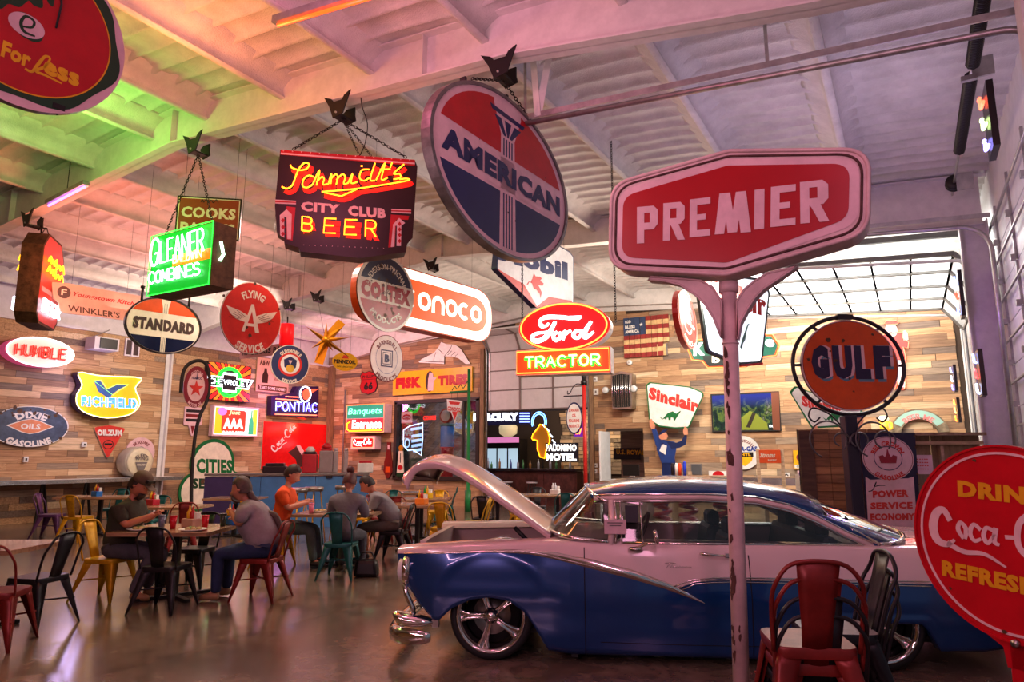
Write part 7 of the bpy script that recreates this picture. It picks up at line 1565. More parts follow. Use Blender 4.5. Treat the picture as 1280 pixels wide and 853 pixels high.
p = at_Y(801, 590, 17.2); t_ = root('till_monitor', 'black till monitor in front of the doorway', 'monitor', (p.x, 16.5, 0)); mb = MB(); mb.box((0, 0, 1.22), (.42, .04, .28), BLK); mb.build('screen', t_); mb = MB(); mb.box((0, .05, 1.04), (.1, .1, .1), WHITE); mb.build('stand', t_); mb = MB(); mb.box((0, .1, .5), (.9, .5, 1.0), PLK[5]); mb.build('till_desk', t_)
# ---- white counter along the left wall, steel edge, black legs
a, b = at_X(0, 602, -17.6), at_X(180, 600, -17.6); zc = .98; t_ = root('wall_bench_counter', 'long steel-edged white counter on black legs along the plank wall', 'counter', (-17.75, 8.5, 0), R(90)); L_ = 7.0
mb = MB(); mb.box((0, 0, zc), (L_, .8, .05), M_STEELW); mb.build('counter_top', t_); mb = MB(); mb.box((0, -.41, zc - .01), (L_, .02, .09), STL); mb.build('steel_edge', t_)
for x in (-2.4, -1.0, .2, 1.2, 2.3): mb = MB(); mb.bar((x, .2, 0), (x, .05, zc - .03), .06, .05, M_BLACK); mb.bar((x + .25, .2, 0), (x + .02, .05, zc - .03), .05, .05, M_BLACK); mb.build('leg', t_)
# ---- blue bar in front of the corner
a, b = at_D(257, 590, 15.3), at_D(462, 585, 15.9); d = b - a; rz = math.atan2(d.y, d.x); Lb = math.hypot(d.x, d.y); zc = 1.16
t_ = root('blue_counter', 'long sky-blue service counter with a thin grey top in the far corner', 'counter', ((a.x + b.x) / 2, (a.y + b.y) / 2, 0), rz); SB = paint('sky_blue', 74, 130, 190)
mb = MB(); mb.box((0, .2, zc + .0), (Lb, .6, .05), GREY); mb.build('counter_top', t_, bevel=.01)
for k in range(6): x0 = -Lb / 2 + k * Lb / 6; mb = MB(); mb.box((x0 + Lb / 12, .1, zc / 2 - .02), (Lb / 6 - .01, .3, zc - .04), SB if k else paint('dull_violet2', 74, 62, 110)); mb.build('front_panel', t_)
mb = MB()
for k in range(3): mb.box((-Lb / 2 + Lb * (k + 1) / 4, -.06, zc - .06), (.14, .06, .06), BLK)
mb.build('bracket', t_)
for i, (px, lab, c_, s_) in enumerate(((340, 'black wire basket on the blue counter', (40, 20, 24), (.5, .3, .16)), (384, 'red drink dispenser box on the blue counter', (190, 30, 40), (.32, .3, .42)), (405, 'steel beverage machine with red top on the blue counter', (150, 130, 130), (.3, .3, .5)), (417, 'tall steel tap on the blue counter', (170, 150, 150), (.1, .1, .5)), (430, 'second steel tap on the blue counter', (170, 150, 150), (.1, .1, .5)), (456, 'white napkin box with a red lid near the end of the blue counter', (230, 225, 220), (.35, .25, .22)))):
 p = at_D(px, 583, 15.6 + .0); k_ = (px - 257) / 205; pos = a + d * k_; nrm = Vector((-math.sin(rz), math.cos(rz), 0)) * .2
 o = root('counter_item', lab, 'container', (pos.x + nrm.x, pos.y + nrm.y, zc + .026), rz); mb = MB(); mb.box((0, 0, s_[2] / 2), s_, paint('item%d' % i, *c_)); mb.build('body', o, bevel=.02); mb = MB(); mb.box((0, 0, s_[2] + .03), (s_[0] * .8, s_[1] * .8, .06), RED if i in (2, 5) else (BLK if i < 2 else CHD)); mb.build('lid', o, bevel=.01)
 if i in (1, 2): mb = MB(); mb.lathe([(.1, 0), (.11, .05), (.05, .12)], RED if i == 2 else WHITE, 12, (0, -.05, s_[2] + .05)); mb.build('dome', o)
 o.name = ['wire_basket', 'drink_dispenser', 'beverage_machine', 'beer_tap', 'beer_tap', 'napkin_box'][i]
# ---- neon strips and small signs edge-on by the right wall
for bx_, D_, c_, lab in (((1221, 1230, 338, 395), 9.6, ((130, 160, 255), (255, 60, 40), (120, 160, 255)), 'blue and red neon seen edge-on on the purple-lit column'), ((1245, 1252, 437, 495), 8.2, ((130, 160, 255), (255, 60, 60), (200, 210, 255)), 'small blue and red neon seen edge-on by the closed door'), ((1262, 1274, 105, 186), 5.2, ((255, 90, 60), (220, 255, 160), (150, 140, 255)), 'bright multi-coloured neon seen edge-on high by the near column'), ((1212, 1217, 456, 489), 12.5, ((150, 160, 240), (235, 235, 255), (120, 120, 240)), 'small violet-blue neon seen edge-on beside the white door rail'), ((1217, 1222, 497, 528), 12.5, ((255, 150, 50), (255, 190, 90), (255, 120, 40)), 'small orange neon seen edge-on below the violet one')):
 F = Fit(*bx_, D=D_, psi=0); F.rz = R(-90) ; F.loc.x = min(F.loc.x, .80 if D_ > 7 else .78); F.sign('edge_neon_sign', lab); L_ = .35
 mb = MB(); mb.box((0, .02, 0), (L_, .05, F.h), BLK); mb.build('backing', F.root)
 for k, c in enumerate(c_): mb = MB(); z = F.h * (.33 - .33 * k); mb.tube(crom([(-L_ * .4, -.03, z + F.h * .12), (L_ * .1, -.04, z + F.h * .02), (-L_ * .2, -.03, z - F.h * .06), (L_ * .4, -.03, z - F.h * .12)], 4), .014, neon('edge_%d_%d_%d' % c, *c, 5)); mb.build('tube', F.root)
for (x0, y0, x1, y1, c_, lab) in ((345, 27, 470, -12, (255, 70, 20), 'long grey strip lamp glowing orange-red under the roof'), (60, 254, 108, 229, (200, 120, 255), 'slim strip lamp with violet tube along the near rafter')):
 a = at_Y(x0, y0, 3.9 if y0 < 100 else 5.3); b = at_Y(x1, y1, 3.9 if y0 < 100 else 5.3); m_ = (a + b) / 2; t_ = root('strip_lamp', lab, 'lamp', m_); a = a - m_; b = b - m_
 mb = MB(); mb.bar(a, b, .10, .07, M_GALV); mb.build('housing', t_); mb = MB(); mb.tube([a + Vector((.03, 0, -.05)), b + Vector((-.03, 0, -.05))], .018, neon('strip%d' % x0, *c_, 4)); mb.build('tube', t_)
 mb = MB(); mb.tube([(0, 0, 0), (0, 0, deck(m_.x) - m_.z)], .006, M_CHAIN, 4); mb.build('hanging_wire', t_)
# ================================================================== the car: x runs from nose to tail, y away from the camera, wheels on z = 0
CB = mat('car_blue', (.006, .05, .20), .22, .35, var=0, coat=.8); CPK = mat('car_cream', srgb(236, 206, 204), .2, var=0, coat=.8)
CRM = mat('car_chrome', (.75, .70, .68), .06, 1, var=0); TYR = mat('tyre', (.012, .012, .012), .7, var=0); RUB = mat('car_black', (.008, .008, .009), .5, var=0); SEAT = mat('seat_leather', (.05, .045, .06), .45, var=.1); GRO = mat('seam_dark', (.004, .004, .006), .8, var=0)
CG = glassm('car_glass', (.55, .6, .6))
CA = R(24.34); car = root('classic_car', 'lowered two-tone 1950s hardtop, blue below and cream above, with its hood open', 'car', (-2.92, 4.71, 0), CA)
YW = 1.90
def lerp(T, x):
 if x <= T[0][0]: return T[0][1]
 for a, b in zip(T, T[1:]):
  if x <= b[0]: return a[1] + (b[1] - a[1]) * (x - a[0]) / (b[0] - a[0])
 return T[-1][1]
ZT = [(-.78, .80), (-.6, .825), (-.2, .855), (.4, .88), (1.8, .875), (3.0, .865), (3.8, .86), (4.25, .83)]
ZS = [(-.78, .785), (-.5, .80), (-.1, .825), (.25, .828), (.45, .815), (.80, .745), (1.15, .66), (1.43, .565), (1.50, .60), (1.60, .635), (1.75, .65), (2.9, .645), (4.25, .62)]
ZB = [(-.78, .40), (-.60, .37), (-.50, .31), (-.42, .30), (-.385, .325), (-.30, .395), (-.15, .465), (0, .485), (.15, .46), (.28, .37), (.36, .25), (.45, .10), (.52, .075), (2.48, .075), (2.50, .30), (2.60, .355), (3.18, .355), (3.24, .30), (3.30, .17), (3.6, .17), (4.25, .26)]
XF = [(0, -.46), (.28, -.50), (.36, -.57), (.50, -.64), (.56, -.70), (.66, -.745), (.80, -.78)]
XT = [(0, 4.1), (.3, 4.22), (.6, 4.20), (.75, 4.27), (.9, 4.22)]
def ys(x, z):
 y = .03 + .05 * max(0, (z - .62) / .25) ** 2 - .018 * math.exp(-((z - .50) / .10) ** 2) + .06 * max(0, (.28 - z) / .28) ** 1.5
 if x < -.3: y += .10 * ((-.3 - x) / .48) ** 2
 if x > 3.3: y += .12 * ((x - 3.3) / .95) ** 2
 for hx, hr in ((0, .50),):
  d = math.hypot(x - hx, (z - .33)); y -= .008 * math.exp(-((d - hr) / .04) ** 2)
 if z < .40 and x > 2.3: y -= .012 * math.exp(-((z - .38) / .03) ** 2)
 return y
def wx(x, z):
 if x < -.3: k = (-.3 - x) / .48; return x + k * k * (lerp(XF, z) + .78)
 if x > 3.6: k = (x - 3.6) / .65; return x + k * k * (lerp(XT, z) - 4.25)
 return x
ST = sorted(set([round(-.78 + .04 * k, 3) for k in range(12)] + [round(-.3 + .03 * k, 3) for k in range(26)] + [.62, .8, 1.0, 1.2, 1.35, 1.43, 1.5, 1.56, 1.62, 1.75, 2.0, 2.3, 2.47, 2.5, 2.54, 2.6, 2.8, 3.0, 3.18, 3.21, 3.24, 3.3, 3.45, 3.6, 3.8, 4.0, 4.15, 4.25]))
def side(far, x0=-9, x1=9):
 f = (lambda y: YW - y) if far else (lambda y: y)
 low, up = MB(), MB(); S_ = [x for x in ST if x0 <= x <= x1]
 for mb_, za, zb, n, m in ((low, ZB, ZS, 14, CB), (up, ZS, ZT, 5, CPK)):
  rows = []
  for x in S_:
   a, b = lerp(za, x), lerp(zb, x); r = []
   if mb_ is low: r.append((wx(x, a), f(ys(x, a) + .10), a))
   for i in range(n + 1): z = a + (b - a) * i / n; r.append((wx(x, z), f(ys(x, z)), z))
   if mb_ is up:
    z = b; y = ys(x, z)
    for dy, dz in ((.012, .014), (.04, .024), (.09, .03), (.16, .032)): r.append((wx(x, z), f(y + dy), z + dz))
   rows.append(r if not far else r[::-1])
  mb_.grid(rows, m)
 return low, up
for far in (False, True):
 for nm, a, b in (('front_fender', -9, .62), ('door', .8, 2.0), ('rear_quarter', 2.0, 9)):
  if nm == 'front_fender': lo, up = side(far, a, .62); b2 = .62
  else: lo, up = side(far, a, b)
  lo.build(nm + '_lower', car, split=False); up.build(nm + '_upper', car, split=False)
 lo, up = side(far, .62, .8); lo.build('cowl_panel_lower', car, split=False); up.build('cowl_panel_upper', car, split=False)
def sl(P, r, m, nm, dy=0, n=5, par=car): mb = MB(); mb.tube([(x, ys(x, z) + dy, z) for x, z in P], r, m, n); return mb.build(nm, par)
sl([(.735, .06 + .08 * k) for k in range(11)] , .004, GRO, 'door_seam', -.0005); sl([(1.98, .10 + .08 * k) for k in range(10)], .004, GRO, 'door_seam', -.0005)
sl([(.85, .17), (1.5, .165), (2.4, .17)], .003, GRO, 'rocker_seam', 0)
mb = MB(); rows = []
for x, z, w_ in [(-.72, .79, .004), (-.4, .805, .008), (0, .825, .012), (.3, .825, .018), (.5, .80, .026), (.8, .74, .034), (1.1, .67, .034), (1.35, .595, .026), (1.5, .535, .018), (1.63, .475, .003)]:
 rows.append([(x, ys(x, z + w_ * t) - .001 - .012 * (1 - t * t), z + w_ * t) for t in (-1, -.5, 0, .5, 1)])
mb.grid(rows, CRM); mb.build('chrome_spear', car)
for k in range(3): dz = .016 * k; sl([(1.40 + .03 * k, .585 - dz * .6), (1.47 + .02 * k, .615 - dz), (1.56, .640 - dz), (1.70, .655 - dz), (1.85, .66 - dz), (2.5, .66 - dz), (3.2, .655 - dz), (4.15, .635 - dz)], .0055, CRM, 'moulding', -.002)
def cross(nm, prof, m, y0=.16, n=10, bow=0):
 mb = MB(); mb.grid([[(x + bow * (1 - (2 * i / n - 1) ** 2), y0 + (YW - 2 * y0) * i / n, z) for x, z in prof] for i in range(n + 1)], m); return mb.build(nm, car, split=False)
cross('nose_panel', [(-.66, .80), (-.70, .72), (-.66, .62)], CB, bow=-.03); cross('grille', [(-.62, .62), (-.64, .5), (-.58, .36)], CRM, bow=-.03)
cross('tail_panel', [(4.22, .86), (4.26, .75), (4.22, .6), (4.2, .3), (4.1, .2)], CB, bow=.03)
for y in (.17, YW - .17):
 mb = MB(); mb.lathe([(.10, 0), (.095, -.05), (.05, -.07), (.01, -.075)], mat('headlamp', (.8, .8, .78), .05, var=0, coat=1), 20, (-.70, y, .66), Matrix.Rotation(R(90), 4, 'Y')); mb.lathe([(.12, .03), (.125, -.02), (.10, -.03)], CRM, 20, (-.69, y, .66), Matrix.Rotation(R(90), 4, 'Y')); mb.build('headlight', car, split=False)
mb = MB(); mb.box((1.9, YW / 2, .2), (4.4, 1.4, .04), RUB); mb.box((.65, YW / 2, .45), (.05, 1.75, .8), RUB); mb.box((2.9, YW / 2, .42), (.04, 1.75, .82), RUB); mb.build('floor_pan', car, split=False)
mb = MB(); rows = []
for i in range(9):
 t = -1 + i / 4; y = YW / 2 + t * (YW / 2 - .235); dz = .045 * (1 - t * t)
 rows.append([(x, y, lerp(ZT, x) + .032 + dz * min(1, (x - 2.7) * 2)) for x in (2.75, 2.95, 3.2, 3.5, 3.9, 4.2)] + [(4.27, y, .82 + dz)])
mb.grid(rows, CPK); mb.build('rear_deck', car, split=False)
mb = MB(); mb.tube([(3.28, .42, .925), (3.26, .95, .952), (3.28, 1.48, .925)], .003, GRO, 4); mb.tube([(3.28, .42, .925), (3.9, .40, .90), (4.25, .42, .86)], .003, GRO, 4); mb.build('trunk_seam', car, split=False)
mb = MB(); rows = []
for i in range(9): t = -1 + i / 4; y = YW / 2 + t * (YW / 2 - .235); rows.append([(x, y, .905 + .05 * (1 - t * t) - (.02 if x < .45 else 0)) for x in (.42, .5, .62, .75, .95)])
mb.grid(rows, CPK); mb.build('cowl', car, split=False)
IW = mat('bay_white', srgb(214, 190, 186), .4, var=.05)
for y, s_ in ((.24, 1), (YW - .24, -1)):
 mb = MB(); rows = []
 for x in [-.66 + .09 * k for k in range(13)]:
  z = .83 + .03 * (x + .66); rows.append([(x, y, z + .01), (x, y + s_ * .05, z + .0), (x, y + s_ * .12, z - .10), (x, y + s_ * .30, z - .16 + .12 * math.exp(-(x / .3) ** 2)), (x, y + s_ * .34, .35)])
 mb.grid(rows, IW); mb.build('inner_fender', car, split=False)
mb = MB(); mb.box((-.60, YW / 2, .70), (.05, 1.3, .34), IW); mb.build('radiator_support', car); 
mb = MB(); mb.box((-.02, YW / 2, .56), (.75, .5, .35), RUB); mb.box((0, YW / 2 - .28, .72), (.5, .1, .08), CHD); mb.box((0, YW / 2 + .28, .72), (.5, .1, .08), CHD); mb.lathe([(.16, 0), (.17, .06), (.04, .08)], CRM, 18, (0, YW / 2, .75)); mb.build('engine', car, split=False)
for x in (-.42, -.1, .05, .2): mb = MB(); mb.box((x, .30, .80), (.10, .05, .035), RUB); mb.build('bay_fitting', car)
mb = MB(); rows = []
for x in [-.70 + .08 * k for k in range(15)]: rows.append([(x, YW - .36, .84 + .03 * (x + .7)), (x, YW - .30, .885 + .02 * (x + .7)), (x, YW - .2, .90 + .02 * (x + .7)), (x, YW - .08, .87)])
mb.grid(rows, CPK); mb.build('far_fender_crown', car, split=False)
HP = [(.45, .905), (.25, 1.045), (-.0, 1.215), (-.2, 1.345), (-.38, 1.445), (-.52, 1.485), (-.64, 1.475), (-.76, 1.42), (-.86, 1.33)]
mb = MB(); rows = []; PP = crom([(a, 0, b) for a, b in HP], 3)
for i, p in enumerate(PP):
 t = PP[min(i + 1, len(PP) - 1)] - PP[max(i - 1, 0)]; n_ = Vector((-t.z, 0, t.x)).normalized(); n_ = n_ if n_.z > 0 else -n_; u = i / (len(PP) - 1); hw = .72 - .10 * u; r = []
 for j in range(-8, 9):
  s_ = j / 8; c = .02 + .055 * (1 - abs(s_) ** 2.2) + .03 * math.exp(-((s_) / .18) ** 2) * u; ex = 0
  if u > .8: ex = (u - .8) * .5 * abs(s_) ** 2
  q_ = p + n_ * c; r.append((q_.x + ex, YW / 2 + s_ * hw, q_.z - ex * .2))
 rows.append(r)
mb.grid(rows, CPK); mb.build('hood_skin', car, split=False, solid=.012)
mb = MB(); rows2 = [[(r[k][0] + .02, r[k][1], r[k][2] - .05) for k in (0, 1, 2)] for r in rows]
for side_ in (0, -1):
 g = [[r[side_], (r[side_][0] + .022, r[side_][1] + (.005 if side_ == 0 else -.005), r[side_][2] - .045), (r[side_][0] + .022, r[side_][1] + (.06 if side_ == 0 else -.06), r[side_][2] - .04)] for r in rows]; mb.grid(g, CPK)
g = [[(p[0], p[1], p[2]) for p in rows[-1]], [(p[0] + .05, p[1], p[2] - .01) for p in rows[-1]]]; mb.grid(g, CPK); mb.build('hood_edge', car, split=False)
for y in (.36, YW - .36): mb = MB(); mb.tube([(.30, y, .84), (.16, y, .98)], .018, RUB, 6); mb.build('hood_hinge', car)
ZC = [(.80, 1.30), (1.05, 1.355), (1.5, 1.385), (2.0, 1.37), (2.4, 1.31), (2.62, 1.245)]; ZR = [(.80, 1.235), (1.1, 1.25), (1.7, 1.255), (2.1, 1.235), (2.4, 1.17), (2.62, 1.09)]
mb = MB(); rows = []
for x in [.80, .83, .9, 1.0, 1.2, 1.4, 1.6, 1.8, 2.0, 2.2, 2.4, 2.52, 2.62]:
 r = []
 for j in range(-9, 10):
  s_ = j / 9; a = abs(s_); hw = .68 + .02 * min(1, (x - .8) * 2); zc, zr = lerp(ZC, x), lerp(ZR, x); r.append((x + (.03 * (1 - a * a) * (-1 if x < 1 else (1 if x > 2.4 else 0))), YW / 2 + hw * (1 - (1 - a) ** 1.25) * (1 if s_ > 0 else -1) if a else YW / 2, zr + (zc - zr) * (1 - a ** 3)))
 rows.append(r)
mb.grid(rows, CB); mb.build('roof', car, split=False, solid=.02)
for far in (0, 1):
 f = (lambda y: YW - y) if far else (lambda y: y)
 RL = [(.82, 1.225, .26), (1.1, 1.235, .25), (1.7, 1.24, .245), (2.1, 1.22, .245), (2.35, 1.165, .235), (2.55, 1.08, .22), (2.75, .97, .19), (2.93, .885, .15)]
 mb = MB(); mb.tube([(x, f(y), z) for x, z, y in RL], .021, CPK, 8); mb.tube([(x, f(y - .012), z - .028) for x, z, y in RL], .012, CRM, 6); mb.tube([(x, f(y - .005), z + .026) for x, z, y in RL], .008, CRM, 6); mb.build('roof_rail', car, split=False)
 SQ_ = [(2.30, 1.19, .24), (2.5, 1.12, .225), (2.7, 1.01, .195), (2.98, .87, .14)]; SB_ = [(2.62, 1.10, .30), (2.75, 1.07, .27), (2.95, .98, .23), (3.12, .90, .17)]
 mb = MB(); g = [[(a[0], f(a[2]), a[1]), (b[0], f(b[2]), b[1])] for a, b in zip(SQ_, SB_)]; mb.grid(g, CB); mb.build('sail_panel', car, split=False, solid=.015)
 mb = MB(); mb.tube([(.94, f(.10), .88), (.965, f(.15), 1.02), (.955, f(.24), 1.21)], .026, CPK, 8); mb.tube([(.98, f(.085), .89), (.995, f(.14), 1.03), (.985, f(.225), 1.20)], .010, CRM, 6); mb.build('front_pillar', car, split=False)
 for x0 in (1.03, 1.19): mb = MB(); mb.tube([(x0, f(.09), .89), (x0 + .0, f(.225), 1.20)], .008, CRM, 5); mb.build('vent_window_post', car)
 mb = MB(); mb.tube([(1.03, f(.10), .895), (1.7, f(.10), .895), (2.85, f(.13), .895)], .012, CRM, 6); mb.build('belt_moulding', car)
 mb = MB(); mb.add([(1.02, f(.10), .89), (2.86, f(.13), .89), (2.55, f(.215), 1.06), (2.2, f(.235), 1.19), (1.02, f(.235), 1.21)], [(0, 1, 2, 3, 4)], CG); mb.build('side_glass', car)
def band(lo, hi, n=3): return [[tuple(Vector(a).lerp(Vector(b), k / n)) for k in range(n + 1)] for a, b in zip(lo, hi)]
LO = crom([(.93, .10, .90), (.66, .12, .925), (.53, .24, .94), (.44, .5, .955), (.41, .95, .965), (.44, 1.4, .955), (.53, 1.66, .94), (.66, 1.78, .925), (.93, 1.80, .90)], 4)
HI = crom([(.93, .23, 1.205), (.88, .24, 1.225), (.82, .30, 1.25), (.78, .5, 1.29), (.76, .95, 1.305), (.78, 1.4, 1.29), (.82, 1.6, 1.25), (.88, 1.66, 1.225), (.93, 1.67, 1.205)], 4)
mb = MB(); mb.grid(band(LO, HI), CG); mb.build('windshield', car, split=False)
mb = MB(); mb.tube(LO, .018, CRM, 6); mb.tube(HI, .016, CRM, 6); mb.build('windshield_frame', car, split=False)
LO = crom([(2.98, .15, .90), (3.15, .22, .91), (3.30, .5, .94), (3.36, .95, .955), (3.30, 1.4, .94), (3.15, 1.68, .91), (2.98, 1.75, .90)], 4); HI = crom([(2.66, .28, 1.09), (2.66, .32, 1.11), (2.67, .6, 1.20), (2.68, .95, 1.23), (2.67, 1.3, 1.20), (2.66, 1.58, 1.11), (2.66, 1.62, 1.09)], 4)
mb = MB(); mb.grid(band(LO, HI), CG); mb.build('rear_glass', car, split=False); mb = MB(); mb.tube(LO, .018, CRM, 6); mb.tube(HI, .014, CRM, 6); mb.tube([LO[0], HI[0]], .016, CRM, 6); mb.tube([LO[-1], HI[-1]], .016, CRM, 6); mb.build('rear_glass_frame', car, split=False)
for nm, x, y in (('front_seat', 1.75, .52), ('front_seat', 1.75, 1.36), ('rear_seat', 2.45, .95)):
 w_ = .52 if nm == 'front_seat' else 1.5; mb = MB(); mb.box((x - .15, y, .45), (.5, w_, .2), SEAT); mb.box((x + .15, y, .70), (.14, w_, .5), SEAT, M=Matrix.Rotation(R(12), 4, 'Y')); s_ = mb.build(nm, car, bevel=.05, split=False)
 for dy in ((0,) if nm == 'front_seat' else (-.4, .4)): mb = MB(); mb.box((x + .20, y + dy, .99), (.11, .27 if nm == 'front_seat' else .34, .15), SEAT); mb.build('headrest', s_, bevel=.04)
mb = MB(); mb.box((.85, YW / 2, .83), (.22, 1.5, .12), RUB); mb.build('dashboard', car, bevel=.03)
mb = MB(); M = Matrix.Translation((1.2, .5, .92)) @ Matrix.Rotation(R(-65), 4, 'Y'); mb.tube([tuple(M @ Vector((.19 * math.cos(R(a)), .19 * math.sin(R(a)), 0))) for a in range(0, 360, 15)], .014, RUB, 6, close=True); mb.tube([tuple(M @ Vector((0, 0, 0))), (.9, .5, .82)], .02, CHD, 6); mb.build('steering_wheel', car, split=False)
def loft(rings, m, nm): mb = MB(); mb.grid(rings, m, close=True); return mb.build(nm, car, split=False, subs=1)
def sec(c, d, rx, rz, n=12): d = Vector(d).normalized(); return [tuple(Vector(c) + d * (rx * math.cos(R(a))) + Vector((0, 0, rz * math.sin(R(a))))) for a in range(0, 360, 360 // n)]
loft([sec(c, d, rx, rz) for c, d, rx, rz in [((-.47, .05, .17), (0, 1, 0), .01, .03), ((-.50, .05, .17), (.1, 1, 0), .035, .055), ((-.68, .06, .17), (.5, 1, 0), .05, .066), ((-.80, .16, .165), (1, .6, 0), .055, .068), ((-.84, .4, .165), (1, .1, 0), .055, .066), ((-.86, .95, .165), (1, 0, 0), .05, .062), ((-.84, 1.5, .165), (1, -.1, 0), .055, .066), ((-.80, 1.74, .165), (1, -.6, 0), .055, .068), ((-.68, 1.84, .17), (.5, -1, 0), .05, .066), ((-.50, 1.85, .17), (.1, -1, 0), .035, .055)]], CRM, 'bumper')
for y in (.10, YW - .10): loft([sec((x, y, z), (0, 1, 0), rx, rz) for x, z, rx, rz in [(-.44, .275, .01, .01), (-.47, .275, .05, .03), (-.55, .28, .075, .048), (-.64, .285, .085, .055), (-.72, .30, .085, .055), (-.77, .32, .06, .04), (-.79, .33, .01, .01)]], CRM, 'bumper_guard')
mb = MB(); mb.tube([(-.705, .12, .56), (-.685, .11, .48), (-.63, .10, .38), (-.62, .10, .32)], .022, CRM, 8); mb.build('headlight_trim', car); mb = MB(); mb.box((-.44, .10, .27), (.05, .06, .06), CHD); mb.build('bumper_bracket', car)
mb = MB(); mb.box((4.30, YW / 2, .32), (.12, 1.8, .14), CRM); mb.build('rear_bumper', car, bevel=.03)
mb = MB(); mb.lathe([(.005, -.02), (.055, -.015), (.06, .0), (.055, .01)], CRM, 20, (1.285, -.03, .955), Matrix.Rotation(R(80), 4, 'Y')); mb.tube([(1.28, -.03, .91), (1.22, .01, .90), (1.16, .03, .875), (1.10, .05, .86)], .010, CRM, 6); mb.lathe([(.06, 0), (.05, .015), (.01, .02)], CRM, 16, (1.13, .05, .855)); mb.build('wing_mirror', car, split=False)
mb = MB(); mb.box((1.81, -.005, .825), (.035, .035, .035), CRM); mb.tube([(1.61, .0, .832), (1.64, -.02, .835), (1.70, -.022, .83), (1.80, -.015, .822)], [.012, .012, .008, .008], CRM, 8); mb.build('door_handle', car, split=False)
mb = MB(); P_ = [(0, 0), (.02, .03), (.03, 0), (.045, .028), (.05, .004), (.06, .015), (.068, .002), (.08, .015), (.09, .002), (.10, .018), (.11, .0), (.125, .014), (.135, .002), (.15, .014), (.16, .002), (.175, .012), (.19, .002)]; mb.tube([(1.36 + x, ys(1.4, .73) - .004, .722 + z) for x, z in P_], .0022, CRM, 4); mb.tube([(1.35, ys(1.4, .74) - .004, .757), (1.40, ys(1.4, .74) - .004, .76), (1.43, ys(1.4, .74) - .004, .755)], .0025, CRM, 4); mb.build('script_badge', car, split=False)
mb = MB(); mb.box((.98, .075, 1.02), (.17, .003, .11), PINKW); mb.box((.98, .072, 1.05), (.12, .001, .008), GREY); mb.box((.98, .072, 1.03), (.09, .001, .008), GREY)
mb.box((1.11, .08, 1.12), (.10, .01, .13), SEAT); mb.build('window_card', car, split=False)
def wheel(x, y, s_):
 w_ = root('wheel', None, None, (x, y, .33)); w_.parent = car; w_.rotation_euler = (0, 0, 0 if s_ < 0 else math.pi); M = Matrix.Rotation(R(90), 4, 'X')
 mb = MB(); mb.grid([[(r * math.cos(R(a)), y_, r * math.sin(R(a))) for a in range(0, 360, 9)] for r, y_ in [(.262, -.085), (.275, -.10), (.30, -.105), (.325, -.08), (.33, -.05), (.33, .05), (.325, .08), (.30, .105), (.26, .10)]], TYR, close=True); mb.build('tyre', w_, split=False)
 mb = MB(); mb.grid([[(r * math.cos(R(a)), y_, r * math.sin(R(a))) for a in range(0, 360, 9)] for r, y_ in [(.27, -.10), (.272, -.108), (.26, -.108), (.245, -.09), (.235, -.06), (.23, .02), (.225, .08)]], CRM, close=True); mb.build('rim', w_, split=False)
 mb = MB(); mb.lathe([(.22, -.03), (.22, -.05)], RUB, 28, M=M); mb.lathe([(.15, .0), (.15, .02)], CHD, 28, M=M); mb.build('brake_disc', w_, split=False)
 for k in range(5):
  a = R(90 + 72 * k + 20); c, sn = math.cos(a), math.sin(a); mb = MB(); rows = []
  for r, hw, d in [(.045, .028, -.075), (.09, .024, -.082), (.14, .026, -.080), (.19, .034, -.072), (.222, .048, -.066), (.238, .06, -.062)]:
   rows.append([(c * r - sn * o_, d + dd, sn * r + c * o_) for o_, dd in ((-hw, .018), (-hw * .8, 0), (-hw * .35, -.003), (-hw * .2, .008), (hw * .2, .008), (hw * .35, -.003), (hw * .8, 0), (hw, .018))])
  mb.grid(rows, CRM); mb.build('spoke', w_, split=False)
 mb = MB(); mb.lathe([(.062, .07), (.062, .085), (.035, .095), (.032, .105), (.005, .108)], CRM, 24, M=M); mb.build('hub_cap', w_)
 for k in range(5): a = R(54 + 72 * k + 20); mb = MB(); mb.lathe([(.009, .08), (.009, .092)], RUB, 8, (.047 * math.cos(a), 0, .047 * math.sin(a)), M); mb.build('wheel_nut', w_)
for x in (0, 2.91): wheel(x, .18, -1); wheel(x, YW - .18, 1)
